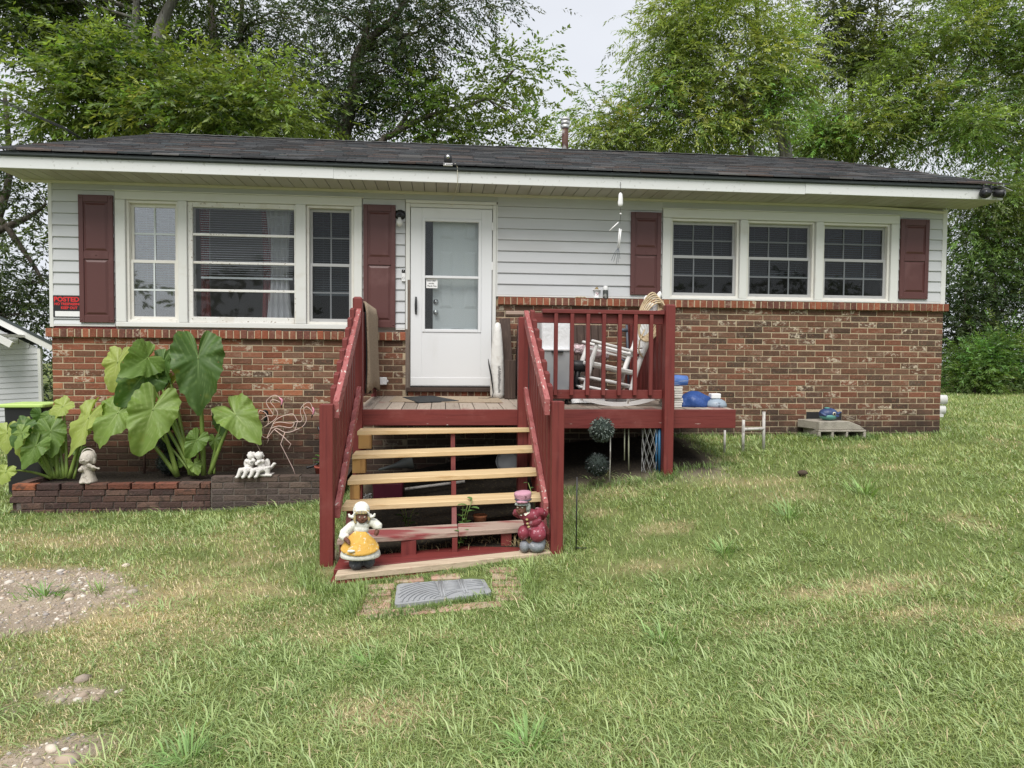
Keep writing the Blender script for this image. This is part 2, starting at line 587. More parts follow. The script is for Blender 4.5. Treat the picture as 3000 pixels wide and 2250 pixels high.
# tree and leaf measurements, metres
TREES={
 'A':([[(-7.41, 11.01, 6.78), (-7.4, 11.1, 8.93), (-7.32, 11.13, 10.01), (-6.87, 11.12, 10.98), (-6.1, 11.11, 12.54)], [(-7.98, 11.07, 6.77), (-7.98, 11.15, 8.93), (-7.96, 11.19, 10.01), (-7.93, 11.23, 10.97), (-7.89, 11.28, 12.41)]],
   [(-10.51, 11.46, 10.23, 1.08, 0.66), (-9.58, 12.39, 10.72, 1.14, 0.76), (-8.29, 13.79, 11.19, 1.23, 0.68), (-10.61, 11.93, 9.3, 0.86, 0.44), (-9.2, 12.32, 9.84, 1.39, 0.76), (-11.22, 11.55, 10.7, 1.08, 0.72), (-7.88, 11.24, 11.45, 2.4, 0.72), (-10.03, 11.46, 11.43, 1.92, 0.6)]),
 'B':([[(-6.48, 12.96, 7.37), (-6.52, 13.06, 9.9), (-6.66, 13.12, 11.23), (-6.77, 13.19, 12.57)], [(-5.75, 12.88, 7.38), (-5.77, 12.97, 9.51), (-5.83, 13.03, 10.97), (-5.71, 13.08, 12.57)]],
   [(-6.98, 14.68, 11.67, 0.86, 1.29), (-5.3, 12.95, 10.31, 0.8, 1.33), (-4.37, 12.89, 11.12, 1.07, 1.07), (-4.23, 12.8, 9.25, 1.07, 1.2), (-5.56, 12.91, 8.58, 1.47, 0.8), (-6.49, 13.03, 9.37, 0.8, 0.93), (-3.96, 12.74, 8.19, 1.07, 0.6), (-6.88, 13.02, 7.9, 1.6, 0.4)]),
 'C':([[(-2.54, 10.02, 6.67), (-2.4, 10.04, 7.6), (-2.25, 10.06, 8.42), (-2.14, 10.08, 9.24), (-1.27, 10.03, 10.06), (-0.7, 10.0, 11.0)], [(-2.25, 10.06, 8.42), (-1.97, 10.08, 9.7), (-1.72, 10.1, 10.76)], [(-2.14, 10.08, 9.24), (-1.33, 10.01, 9.53), (-0.69, 9.95, 9.71)]],
   [(-2.43, 10.14, 9.93, 1.28, 0.82), (-0.93, 9.99, 10.0, 1.05, 0.7), (-1.62, 10.01, 8.89, 1.28, 0.99), (-2.78, 10.11, 8.3, 0.93, 1.05), (-0.92, 9.92, 8.31, 0.82, 0.93), (0.18, 9.89, 10.21, 0.82, 0.3), (1.22, 9.79, 10.5, 0.58, 0.12), (-0.4, 9.91, 9.31, 0.58, 0.56), (-2.31, 10.03, 7.49, 1.05, 0.64), (-1.63, 10.1, 10.99, 2.33, 0.47)]),
 'D':([[(-1.56, 9.41, 6.47), (-1.23, 9.4, 6.98), (-0.33, 9.33, 7.45), (1.03, 9.21, 7.88), (1.7, 9.17, 8.59)], [(-1.23, 9.4, 6.98), (-0.66, 9.37, 7.78), (0.01, 9.34, 8.69)]],
   [(0.29, 9.27, 7.62, 0.85, 0.48), (1.25, 9.21, 8.48, 0.34, 0.39), (1.76, 9.12, 7.52, 0.25, 0.43), (-0.21, 9.31, 7.22, 0.91, 0.36), (0.58, 9.22, 6.89, 1.13, 0.18), (1.87, 9.15, 8.6, 0.14, 0.2), (-0.67, 9.38, 7.9, 0.57, 0.45), (2.05, 9.07, 6.9, 0.23, 0.16)]),
 'E':([[(-6.88, 8.92, 6.09), (-6.94, 8.95, 6.73), (-7.0, 9.0, 7.79), (-6.68, 9.0, 8.54)], [(-6.94, 8.95, 6.73), (-5.72, 8.85, 7.16), (-4.66, 8.76, 7.6)], [(-6.94, 8.95, 6.73), (-8.06, 9.08, 7.14), (-8.8, 9.17, 7.56)]],
   [(-7.1, 9.02, 7.95, 1.39, 0.8), (-8.27, 9.11, 7.41, 1.17, 0.69), (-5.51, 8.85, 7.8, 1.28, 0.8), (-5.72, 8.84, 6.9, 1.39, 0.41), (-3.81, 8.66, 7.18, 1.17, 0.53), (-6.99, 8.97, 6.88, 1.81, 0.34), (-8.8, 9.14, 6.87, 0.85, 0.32), (-4.66, 8.73, 6.85, 1.17, 0.37), (-7.74, 9.1, 8.32, 0.53, 0.32)]),
 'F':([[(-10.7, 9.66, 2.24), (-10.59, 9.73, 4.44), (-10.27, 9.75, 5.76), (-10.39, 9.84, 7.74)], [(-10.59, 9.73, 4.44), (-9.83, 9.67, 4.78), (-9.39, 9.64, 5.11)], [(-10.6, 9.74, 4.66), (-9.94, 9.65, 4.01), (-9.44, 9.57, 3.24)]],
   [(-10.39, 9.8, 6.75, 0.66, 0.44), (-10.38, 9.74, 5.1, 0.66, 0.31), (-9.82, 9.62, 3.46, 0.66, 0.61), (-9.56, 9.66, 5.33, 0.2, 0.44), (-10.26, 9.63, 2.68, 0.88, 0.66), (-10.81, 9.73, 3.78, 0.66, 0.77), (-9.71, 9.57, 2.47, 0.5, 0.55)]),
 'G':([[(9.14, 9.87, 6.87), (8.91, 9.92, 7.67), (8.54, 9.99, 8.53), (8.35, 10.06, 9.88), (8.22, 10.14, 11.61)], [(8.98, 9.89, 7.05), (8.48, 9.98, 8.04), (7.5, 10.11, 8.77), (6.63, 10.24, 9.99), (6.14, 10.35, 11.47)], [(8.18, 9.96, 6.86), (7.97, 10.04, 8.22), (7.74, 10.12, 9.63)], [(7.99, 10.03, 8.16), (6.4, 10.19, 8.02), (5.17, 10.32, 8.26), (4.07, 10.42, 7.94)]],
   [(6.76, 10.25, 10.49, 0.93, 0.86), (7.98, 10.12, 10.5, 1.17, 0.99), (6.21, 10.26, 9.37, 0.62, 0.69), (7.37, 10.13, 9.01, 1.3, 0.86), (8.6, 9.99, 8.53, 0.93, 0.86), (5.72, 10.27, 8.32, 0.62, 0.44), (4.19, 10.4, 7.94, 0.27, 0.32), (6.4, 10.18, 7.77, 1.17, 0.52), (7.87, 10.02, 7.54, 1.11, 0.44), (4.8, 10.33, 7.58, 0.44, 0.32), (5.96, 10.34, 10.85, 0.32, 0.25), (5.63, 10.34, 10.05, 0.15, 0.2), (9.03, 9.98, 9.52, 0.49, 0.93), (4.07, 10.39, 7.24, 0.3, 0.12), (5.42, 10.26, 7.33, 0.93, 0.22), (7.12, 10.26, 11.72, 1.85, 0.49)]),
 'H':([[(13.45, 14.02, 8.26), (13.36, 14.14, 11.17), (13.22, 14.23, 13.16), (13.05, 14.29, 14.38)], [(13.41, 14.1, 10.4), (14.12, 14.1, 12.09), (14.34, 14.15, 13.94)]],
   [(12.67, 14.27, 12.7, 1.23, 1.38), (14.05, 14.11, 12.25, 1.07, 1.38), (13.29, 14.15, 11.17, 1.07, 0.92), (13.58, 14.22, 13.93, 1.84, 0.77)]),
 'I':([[(16.68, 12.56, 4.77), (17.33, 12.54, 5.95), (17.98, 12.52, 7.13), (18.29, 12.55, 8.74), (18.98, 12.59, 11.53)], [(13.45, 13.0, 7.9), (14.18, 12.95, 8.56), (15.63, 12.85, 9.82), (16.8, 12.79, 11.22), (17.67, 12.76, 12.7)], [(13.01, 13.04, 7.89), (13.74, 13.02, 9.15), (15.05, 12.93, 10.33)]],
   [(14.17, 13.05, 11.06, 1.47, 1.1), (15.92, 12.9, 11.66, 1.76, 1.17), (17.09, 12.72, 10.2, 1.47, 1.32), (14.47, 12.96, 9.59, 1.47, 0.95), (12.57, 13.14, 9.21, 1.32, 0.88), (13.16, 13.05, 8.56, 1.32, 0.44), (15.78, 12.8, 8.72, 1.76, 0.88), (17.52, 12.76, 12.25, 1.32, 1.17), (17.83, 12.58, 8.45, 1.03, 0.88), (11.84, 13.18, 8.4, 1.03, 0.44), (18.84, 12.56, 10.51, 1.17, 1.47), (16.64, 12.9, 13.71, 2.35, 0.59)]),
 'J':([[(16.77, 11.38, 0.58), (16.62, 11.47, 2.67), (16.48, 11.56, 4.63), (16.19, 11.66, 6.31)], [(16.62, 11.47, 2.67), (17.18, 11.46, 3.8), (17.73, 11.44, 4.64)]],
   [(15.77, 11.71, 6.51, 0.7, 0.5), (16.68, 11.61, 6.45, 0.84, 0.7), (15.71, 11.67, 5.46, 0.5, 0.5), (16.82, 11.55, 5.19, 0.98, 0.64), (18.01, 11.41, 4.64, 0.84, 1.12), (18.0, 11.49, 6.6, 0.84, 0.98), (16.2, 11.58, 4.21, 0.5, 0.36)]),
 'M':([[(15.29, 11.13, 0.72), (15.35, 11.18, 2.09), (15.41, 11.22, 3.47)], [(15.35, 11.18, 2.09), (16.03, 11.15, 3.2), (16.44, 11.13, 3.75)]],
   [(15.35, 11.23, 3.47, 0.55, 0.69), (15.76, 11.16, 2.78, 0.82, 0.55), (16.44, 11.11, 3.2, 0.82, 0.82), (15.28, 11.19, 2.37, 0.49, 0.49), (16.99, 11.03, 2.66, 0.82, 0.82), (16.17, 11.1, 2.24, 0.82, 0.41)]),
 'K':([[(14.18, 9.23, 0.62), (14.17, 9.25, 1.3), (14.23, 9.27, 1.8)]],
   [(14.17, 9.26, 1.49, 0.57, 0.45), (13.93, 9.27, 1.15, 0.42, 0.32), (14.48, 9.24, 1.82, 0.32, 0.32), (14.38, 9.22, 1.08, 0.45, 0.27)]),
 'L':([[(15.72, 9.68, 0.66), (15.71, 9.7, 1.3), (15.65, 9.73, 1.81)]],
   [(15.65, 9.72, 1.68, 0.49, 0.58), (16.03, 9.67, 1.3, 0.58, 0.51), (15.39, 9.76, 2.0, 0.32, 0.32)]),
}
LEAF_R=[
  ((-2.531, -0.52, 1.525),(-2.481, -0.66, 0.944),0.53,0,0.15,(-2.51, -0.45, 0.28)),
  ((-3.074, -0.42, 1.514),(-3.172, -0.75, 1.353),0.42,-15,0.3,(-2.623, -0.45, 0.281)),
  ((-2.954, -0.3, 1.475),(-2.984, -0.36, 1.175),0.36,50,0.05,(-2.648, -0.45, 0.287)),
  ((-3.401, -0.35, 1.472),(-3.466, -0.42, 1.15),0.34,40,0.95,(-2.622, -0.45, 0.294)),
  ((-3.097, -0.46, 1.334),(-3.255, -0.72, 1.03),0.46,-10,0.15,(-2.598, -0.45, 0.28)),
  ((-2.943, -0.62, 0.995),(-3.044, -0.8, 0.524),0.48,0,0.45,(-2.773, -0.45, 0.269)),
  ((-3.282, -0.62, 0.96),(-3.472, -0.76, 0.632),0.4,25,0.4,(-2.785, -0.45, 0.276)),
  ((-3.373, -0.3, 1.0),(-3.37, -0.34, 0.859),0.2,0,0.05,(-2.623, -0.45, 0.287)),
  ((-2.169, -0.5, 0.931),(-1.878, -0.64, 0.639),0.42,0,0.55,(-2.447, -0.45, 0.292)),
  ((-2.35, -0.34, 0.872),(-2.333, -0.38, 0.67),0.22,20,0.1,(-2.447, -0.45, 0.292)),
  ((-2.536, -0.56, 0.67),(-2.626, -0.62, 0.473),0.22,0,0.3,(-2.573, -0.45, 0.28)),
  ((-2.407, -0.4, 0.651),(-2.404, -0.42, 0.529),0.14,0,0.25,(-2.403, -0.45, 0.292)),
  ((-2.714, -0.4, 0.457),(-2.769, -0.44, 0.359),0.13,10,0.2,(-2.623, -0.45, 0.281)),
  ((-2.586, -0.5, 0.399),(-2.53, -0.54, 0.295),0.14,0,0.4,(-2.585, -0.45, 0.274)),
  ((-2.894, -0.28, 1.29),(-2.938, -0.3, 1.172),0.16,40,0.8,(-2.648, -0.45, 0.287)),
]
LEAF_L=[
  ((-3.973, -0.55, 0.765),(-3.918, -0.64, 0.506),0.3,0,0.35,(-3.936, -0.5, 0.269)),
  ((-3.6, -0.55, 0.901),(-3.788, -0.66, 0.505),0.36,48,0.75,(-3.828, -0.5, 0.268)),
  ((-3.925, -0.4, 1.007),(-4.055, -0.45, 0.87),0.26,35,0.7,(-3.852, -0.5, 0.275)),
  ((-4.193, -0.62, 0.811),(-4.278, -0.7, 0.634),0.28,40,0.15,(-3.984, -0.5, 0.269)),
  ((-4.415, -0.5, 0.748),(-4.408, -0.56, 0.535),0.26,40,0.85,(-3.996, -0.5, 0.27)),
  ((-4.183, -0.66, 0.759),(-4.232, -0.7, 0.597),0.22,50,0.65,(-3.984, -0.5, 0.263)),
  ((-4.055, -0.66, 0.628),(-4.167, -0.74, 0.402),0.24,15,0.3,(-3.984, -0.5, 0.269)),
  ((-4.197, -0.52, 0.75),(-4.269, -0.6, 0.471),0.28,25,0.75,(-3.96, -0.5, 0.269)),
  ((-4.256, -0.8, 0.394),(-4.282, -0.85, 0.273),0.2,30,0.9,(-3.996, -0.5, 0.263)),
  ((-4.022, -0.5, 0.493),(-4.015, -0.54, 0.353),0.17,10,0.5,(-3.924, -0.5, 0.263)),
  ((-3.746, -0.45, 0.548),(-3.739, -0.48, 0.456),0.16,10,0.35,(-3.78, -0.5, 0.261)),
  ((-3.701, -0.4, 0.762),(-3.748, -0.43, 0.668),0.16,30,0.7,(-3.78, -0.5, 0.268)),
  ((-4.13, -0.42, 0.918),(-4.141, -0.48, 0.809),0.2,-20,0.15,(-3.9, -0.5, 0.275)),
  ((-4.028, -0.42, 0.906),(-4.011, -0.5, 0.798),0.22,20,0.2,(-3.876, -0.5, 0.268)),
  ((-3.983, -0.4, 0.607),(-3.952, -0.44, 0.471),0.16,0,0.6,(-3.9, -0.5, 0.262)),
]

# ------------------------------------------------------------------ lie of the land
def height(x, y):
    x, y = np.asarray(x, float), np.asarray(y, float)
    t = np.clip((y + 3.6) / 3.2, 0, 1)
    s = sstep(-2.6, 2.6, x)
    h = .63 * s * t + .22 * sstep(.5, 4.5, x) * (1 - t) * sstep(-7.5, -4.5, y) + .03 * sstep(4, 9, x)
    h = h * (1 - .98 * sstep(-3.0, -9.0, -x) * 0)
    h = h + .025 * (fbm(x * .9, y * .9, 5) - .5) * sstep(-9, -6, y)
    h = h - .35 * sstep(-9, -30, y)
    return h


def hz(x, y):
    return float(height(x, y))


DRY = [(-2.9, -2.95, .95, .34, .95), (-1.75, -4.2, .45, .6, .6), (-1.45, -3.25, .45, .22, .6), (-2.7, -2.1, 1.1, .16, .45), (2.62, -3.95, .50, .17, .95),
       (2.70, -4.42, .27, .12, .9), (3.05, -4.65, .28, .10, .8), (-.27, -5.05, .24, .16, .9), (3.0, -2.25, .35, .14, .5), (2.9, -1.85, .5, .16, .5),
       (-1.6, -5.35, .35, .35, .9), (2.0, -4.35, .4, .1, .45), (1.45, -3.3, .35, .1, .5), (-.55, -4.15, .3, .15, .5), (-2.0, -3.75, .5, .35, .65), (3.6, -4.9, .3, .12, .5), (-3.6, -1.9, .9, .25, .7)]
BARE = [(-2.75, -4.25, .8, .5, .55), (-2.1, -4.9, .5, .4, .55), (-3.05, -3.15, .95, .42, 1.25), (-2.4, -3.55, .45, .32, .9), (-1.5, -5.25, .24, .16, 1.0), (-1.62, -4.75, .16, .10, .8), (-3.8, -3.6, .9, .6, 1.2)]


def field(x, y, gs):
    f = 0
    for cx, cy, sx, sy, a in gs:
        f = f + a * np.exp(-(((x - cx) / sx) ** 2 + ((y - cy) / sy) ** 2))
    return f


def dry_f(x, y):
    return np.clip(field(x, y, DRY) * (.45 + 1.1 * fbm(x * 3.1, y * 3.1, 3)) + .5 * sstep(.57, .8, fbm(x * 1.7, y * 2.6, 9)), 0, 1)


def bare_f(x, y):
    under = sstep(-1.0, -.8, x) * sstep(2.95, 2.6, x) * sstep(-1.9, -1.3, y) * sstep(.3, .0, y)
    stair = sstep(-.9, -.75, x) * sstep(.95, .8, x) * sstep(-3.1, -2.8, y) * sstep(.3, 0, y)
    g = field(x, y, BARE) * (.35 + 1.3 * fbm(x * 4.3, y * 4.3, 21))
    return np.clip(sstep(.35, .75, g) + under + stair, 0, 1)


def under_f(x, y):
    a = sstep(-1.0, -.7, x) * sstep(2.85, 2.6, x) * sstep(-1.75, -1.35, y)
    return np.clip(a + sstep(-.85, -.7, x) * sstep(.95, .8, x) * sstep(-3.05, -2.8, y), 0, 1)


def axis(a, b, fine0, fine1, df, n_out):
    left = fine0 - np.geomspace(df, fine0 - a, n_out)[::-1]
    mid = np.arange(fine0, fine1, df)
    right = fine1 + np.geomspace(df, b - fine1, n_out)
    return np.concatenate([left, mid, right])


gx = axis(-90, 90, -5.5, 6.5, .07, 34)
gy = axis(-60, 110, -6.6, .6, .07, 34)
XX, YY = np.meshgrid(gx, gy)
ZZ = height(XX, YY)
dr, ba = dry_f(XX, YY), bare_f(XX, YY)
fine = fbm(XX * 11, YY * 11, 41, 3)
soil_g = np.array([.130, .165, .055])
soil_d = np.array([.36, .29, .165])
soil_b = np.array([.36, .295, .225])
soil_shade = np.array([.030, .025, .020])  # under deck and stairs: shade put into the soil colour
cc = soil_g * (.7 + .6 * fine[..., None])
cc = cc * (1 - dr[..., None]) + soil_d * (.75 + .5 * fine[..., None]) * dr[..., None]
cc = cc * (1 - ba[..., None]) + soil_b * (.6 + .8 * fine[..., None]) * ba[..., None]
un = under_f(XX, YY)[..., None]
cc = cc * (1 - un) + soil_shade * (.6 + .8 * fine[..., None]) * un
V = np.stack([XX, YY, ZZ], -1).reshape(-1, 3)
nx_, ny_ = len(gx), len(gy)
ii = np.arange(nx_ * ny_).reshape(ny_, nx_)
F = np.stack([ii[:-1, :-1], ii[:-1, 1:], ii[1:, 1:], ii[1:, :-1]], -1).reshape(-1, 4)
mt['soil'] = M('lawn_soil', (.1, .1, .04), .95, [((.12, .10, .05), 38, .55, .7, 5, .5)], (70, .8, .02), tone='attr', spec=.1)
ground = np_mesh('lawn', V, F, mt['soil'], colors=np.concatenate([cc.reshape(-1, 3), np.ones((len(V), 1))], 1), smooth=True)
struct(ground)

# ------------------------------------------------------------------ the house
HOUSE = thing('brick_house', 'low brick and grey siding house with maroon shutters and dark shingle roof', 'house', (1.0, 3.0, .3))
WALLZ = (-.3, 3.46)
# brick wall: mortar body, bricks proud of it
wall = MB()
wall.box(-4.235, -.41, .0055, .16, -.3, 1.80)
wall.box(-.41, .60, .0055, .16, -.3, 1.10)
wall.box(.60, 6.145, .0055, .16, -.3, 2.22)
wall.box(-4.235, -4.05, .16, 7.0, -.3, 3.42)
wall.box(5.96, 6.145, .16, 7.0, -.3, 3.42)
wall.box(-4.05, 5.96, 6.85, 7.0, -.3, 3.42)
WALL = wall.build('brick_wall', mt['mortar'], HOUSE)
sh = MB()                                  # sheathing behind the siding, left open for windows and the door
for a in ((-4.2, -3.47, 1.80, 3.46), (-3.47, -.99, 1.80, 1.895), (-3.47, -.99, 3.24, 3.46), (-.99, -.405, 1.80, 3.46), (-.405, .60, 3.28, 3.46),
          (.60, 2.64, 2.22, 3.46), (2.64, 5.43, 2.22, 2.265), (2.64, 5.43, 3.22, 3.46), (5.43, 6.1, 2.22, 3.46)):
    sh.box(a[0], a[1], .006, .15, a[2], a[3])
sh.build('sheathing', mt['inside'], HOUSE)
fl = MB()
fl.box(-4.05, 5.96, .16, 6.85, 1.0, 1.1)
fl.box(-4.05, 5.96, .0, 6.85, 3.47, 3.5)
fl.box(-.99, -.9, .16, 3.2, 1.1, 3.47)
fl.box(.8, .9, .16, 3.2, 1.1, 3.47)
fl.box(-4.05, -.99, 3.2, 3.3, 1.1, 3.47)
fl.box(.9, 5.96, 2.6, 2.7, 1.1, 3.47)
fl.box(-.9, .8, 3.2, 3.3, 1.1, 3.47)
fl.build('room_partition', mt['inside'], HOUSE)


def brick_mesh(l, h, d, name, ch=.004, skew=0.0):
    mb = MB()
    x, z = l / 2, h / 2
    j = lambda: random.uniform(-.0022, .0022)
    fr = [(-x + ch, -.0 + j(), -z + ch), (x - ch, j(), -z + ch), (x - ch, j(), z - ch), (-x + ch, j(), z - ch)]
    md = [(-x + j(), ch, -z + j()), (x + j(), ch, -z + j()), (x + j(), ch, z + j()), (-x + j(), ch, z + j())]
    bk = [(-x, d, -z), (x, d, -z), (x, d, z), (-x, d, z)]
    vs = fr + md + bk
    fs = [(0, 1, 2, 3)]
    for i in range(4):
        k = (i + 1) % 4
        fs += [(i, i + 4, k + 4, k), (i + 4, i + 8, k + 8, k + 4)]
    fs.append((11, 10, 9, 8))
    me = bpy.data.meshes.new(name)
    me.from_pydata(vs, [], fs)
    me.update()
    return me


BR_L, BR_H, PITX, PITZ = .2125, .0605, .2227, .0710


def brick_tone(x, z, left):
    r = random.random()
    if left and random.random() < min(1, max(.15, (-x - .9) / 2.2)):
        pal = [(.29, .092, .055), (.25, .080, .050), (.22, .085, .055), (.32, .115, .065), (.17, .075, .052), (.21, .075, .05)]
    else:
        pal = [(.20, .088, .062), (.175, .082, .058), (.155, .083, .062), (.22, .085, .058), (.105, .064, .052), (.20, .105, .078), (.145, .08, .064)]
    c = random.choice(pal)
    k = random.uniform(.8, 1.2)
    w = random.uniform(.75, 1.0) if r < (.17 if left else .21) else random.uniform(0, .16)
    k *= 1.0 if left else .84
    gr = (c[0] + c[1] + c[2]) / 3 * .10
    return ((c[0] * .86 + gr) * k, (c[1] * .86 + gr) * k, (c[2] * .74 + gr * .8) * k, w)


full = [brick_mesh(BR_L, BR_H, .05, 'brick_mesh') for _ in range(6)]
half = [brick_mesh((BR_L - .0102) / 2, BR_H, .05, 'brick_half_mesh') for _ in range(3)]
for me_ in full + half:
    me_.materials.append(mt['brick'])
cells = []
for zone, (x0, x1, ztop) in enumerate(((-4.24, -.405, 1.731), (-.405, .60, 1.098), (.60, 6.15, 2.156))):
    k = 0
    z = ztop - PITZ * .5
    while z > -.05:
        off = 0 if k % 2 == 0 else -PITX / 2
        x = x0 + off
        while x < x1 - .02:
            a, b = max(x, x0), min(x + PITX, x1)
            if b - a > .05:
                xc = (a + b) / 2
                if z + .03 > hz(xc, -.02) - .05:
                    cells.append((xc, z, b - a - .0102, zone))
            x += PITX
        z -= PITZ
        k += 1
vent = (4.405, 4.86, .69, .915)              # foundation vent opening behind the concrete block
cut = []
for (xc, z, l, zone) in cells:
    x0_, x1_ = xc - l / 2, xc + l / 2
    if zone == 2 and vent[2] < z < vent[3] and x1_ > vent[0] and x0_ < vent[1]:
        for p0, p1 in ((x0_, vent[0] - .004), (vent[1] + .004, x1_)):
            if p1 - p0 > .04:
                cut.append(((p0 + p1) / 2, z, p1 - p0, zone))
    else:
        cut.append((xc, z, l, zone))
cells = cut
single = [c for c in cells if c[3] == 0 and c[1] > .28 and c[0] < -.55]
rest = [c for c in cells if c not in single]
extra = [c for c in rest if c[3] == 2 and c[1] > 1.0]
extra.sort(key=lambda c: c[0])
n_more = max(0, 298 - len(single))
single = single[:298] + [c for c in extra if c[0] > 2.35][:n_more]
ss = set(single)
rest = [c for c in cells if c not in ss]
ow = WO[HOUSE.name]
for (xc, z, l, zone) in single:
    near_full = abs(l - BR_L) < .03
    me_ = random.choice(full if near_full else half)
    o = bpy.data.objects.new('brick', me_)
    COL.objects.link(o)
    o.parent = WALL
    base = BR_L if near_full else (BR_L - .0102) / 2
    o.scale = (l / base, 1, 1)
    o.location = Vector((xc, random.uniform(-.0025, .0025), z)) - ow
    o.rotation_euler = (random.uniform(-.01, .01), random.uniform(-.006, .006), random.uniform(-.006, .006))
    o.color = brick_tone(xc, z, zone == 0)
bm_ = MB()
for (xc, z, l, zone) in rest:
    me_ = random.choice(full)
    yj = random.uniform(-.0025, .0025)
    vs = [(v.co.x * l / BR_L + xc, v.co.y + yj, v.co.z + z) for v in me_.vertices]
    fs = [tuple(p.vertices) for p in me_.polygons]
    bm_.add(vs, fs)
    bm_.c += [brick_tone(xc, z, zone == 0 and xc < -1.5)] * len(fs)
stuff(bm_.build('brick_courses', mt['brick_attr'], WALL))
box_part('vent_shade_panel', mt['dark'], HOUSE, vent[0], vent[1], .0035, .02, vent[2], vent[3])  # near-black panel: shade of the hole put into its colour

# sill courses of bricks on edge
sill_mesh = [brick_mesh(.066, .094, .12, 'sill_brick_mesh', .005) for _ in range(5)]
for me_ in sill_mesh:
    me_.materials.append(mt['brick'])


def rowlock(x0, x1, zc, hh, yf, pitch=.0755, dark=1.0):
    n = int(round((x1 - x0) / pitch))
    p = (x1 - x0) / n
    for i in range(n):
        o = bpy.data.objects.new('sill_brick', random.choice(sill_mesh))
        COL.objects.link(o)
        o.parent = HOUSE
        o.location = Vector((x0 + (i + .5) * p, yf + random.uniform(-.004, .004), zc + random.uniform(-.002, .002))) - ow
        o.scale = (random.uniform(.95, 1.02), 1, hh / .094)
        o.rotation_euler = (0, random.uniform(-.02, .02), random.uniform(-.015, .015))
        c = random.choice([(.22, .075, .045), (.25, .08, .045), (.17, .07, .05), (.21, .08, .05), (.14, .06, .045), (.26, .09, .05)])
        k = random.uniform(.8, 1.15) * dark
        o.color = (c[0] * k, c[1] * k, c[2] * k, random.uniform(.5, .9) if random.random() < .06 else random.uniform(0, .2))
    box_part('sill_mortar', mt['mortar'], HOUSE, x0 + .004, x1 - .004, yf + .006, .04, zc - hh / 2 + .004, zc + hh / 2 - .004)


rowlock(-4.285, -.80, 1.778, .094, -.045)
rowlock(-.80, -.415, 1.778, .094, -.045)
rowlock(.625, 6.19, 2.200, .088, -.045)
rowlock(-.40, .59, 1.125, .046, -.06, .0755, .7)
box_part('painted_strip', mt['red_x'], HOUSE, -4.2, -3.57, -.004, .012, 1.826, 1.861)
box_part('painted_strip', mt['red_x'], HOUSE, .63, 2.56, -.004, .012, 2.245, 2.262)
box_part('painted_strip', mt['red_x'], HOUSE, 5.53, 6.09, -.004, .012, 2.245, 2.262)

# siding boards
def siding(x0, x1, zs, ztop, pitch=.127):
    k = 0
    while True:
        z0 = zs + k * pitch
        if z0 > ztop - .015:
            break
        z1 = min(z0 + pitch, ztop)
        t = (z1 - z0) / pitch
        poly = [(x0, -.0190, z0 + .002), (x0, -.0205, z0 + .008), (x0, -.006, z1 - .001), (x0, .0045, z1 - .001), (x0, .0045, z0 + .002)]
        MB().prism(poly, (x1 - x0, 0, 0)).build('siding_board', mt['siding'], HOUSE)
        k += 1


siding(-4.205, -3.568, 1.866, 1.926, .06)
siding(-4.205, -3.568, 1.926, 3.392)
siding(-3.568, -.905, 3.323, 3.392)
siding(-.905, -.432, 1.866, 1.926, .06)
siding(-.905, -.432, 1.926, 3.392)
siding(-.432, .62, 3.325, 3.392)
siding(.622, 2.56, 2.266, 3.392)
siding(2.56, 5.525, 3.318, 3.392)
siding(5.527, 6.09, 2.266, 3.392)
wt = mt['white_paint']
box_part('corner_trim', wt, HOUSE, -4.245, -4.205, -.02, .05, 1.84, 3.40, .003)
box_part('corner_trim', wt, HOUSE, 6.09, 6.15, -.02, .05, 2.245, 3.40, .003)
box_part('starter_strip', wt, HOUSE, -4.205, -3.57, -.019, .002, 1.853, 1.868)
box_part('starter_strip', wt, HOUSE, .622, 2.555, -.019, .002, 2.252, 2.269)
box_part('starter_strip', wt, HOUSE, 5.527, 6.09, -.019, .002, 2.252, 2.269)
box_part('starter_strip', wt, HOUSE, -.535, -.432, -.019, .002, 1.853, 1.868)
box_part('siding_channel', wt, HOUSE, .606, .622, -.02, .002, 2.25, 3.30)

# soffit, fascia, frieze
xs = -4.5
while xs < 6.44:
    box_part('soffit_panel', mt['soffit'], HOUSE, xs + .0035, min(xs + .13, 6.445) - .0035, -.485, -.002, 3.414, 3.424)
    xs += .13
box_part('soffit_backing', mt['dark'], HOUSE, -4.5, 6.44, -.48, 0.0, 3.428, 3.44)
fr = MB()
pts = [(-4.5, 3.402), (-1, 3.402), (2.2, 3.402), (4.9, 3.401), (5.35, 3.392), (5.75, 3.378), (6.12, 3.36)]
for (a, za), (b, zb) in zip(pts, pts[1:]):
    fr.bar((a, -.016, za), (b, -.016, zb), .028, .026)
fr.build('frieze_trim', mt['cream'], HOUSE)
for a, b, dz, dy in ((-4.5, -1.15, 0, 0), (-1.15, 4.05, -.003, .003), (4.05, 6.45, .004, -.002)):
    f_ = MB()
    vs = [(a, -.508 + dy, 3.412 + dz), (b, -.508 + dy, 3.412 + dz), (b, -.486, 3.412 + dz), (a, -.486, 3.412 + dz),
          (a, -.508 + dy, 3.532), (b, -.508 + dy, 3.532), (b, -.486, 3.532), (a, -.486, 3.532)]
    f_.hexa(vs)
    f_.build('fascia_board', mt['fascia'], HOUSE, .003)
box_part('drip_edge', mt['drip'], HOUSE, -4.52, 6.465, -.535, -.49, 3.534, 3.572, .003)

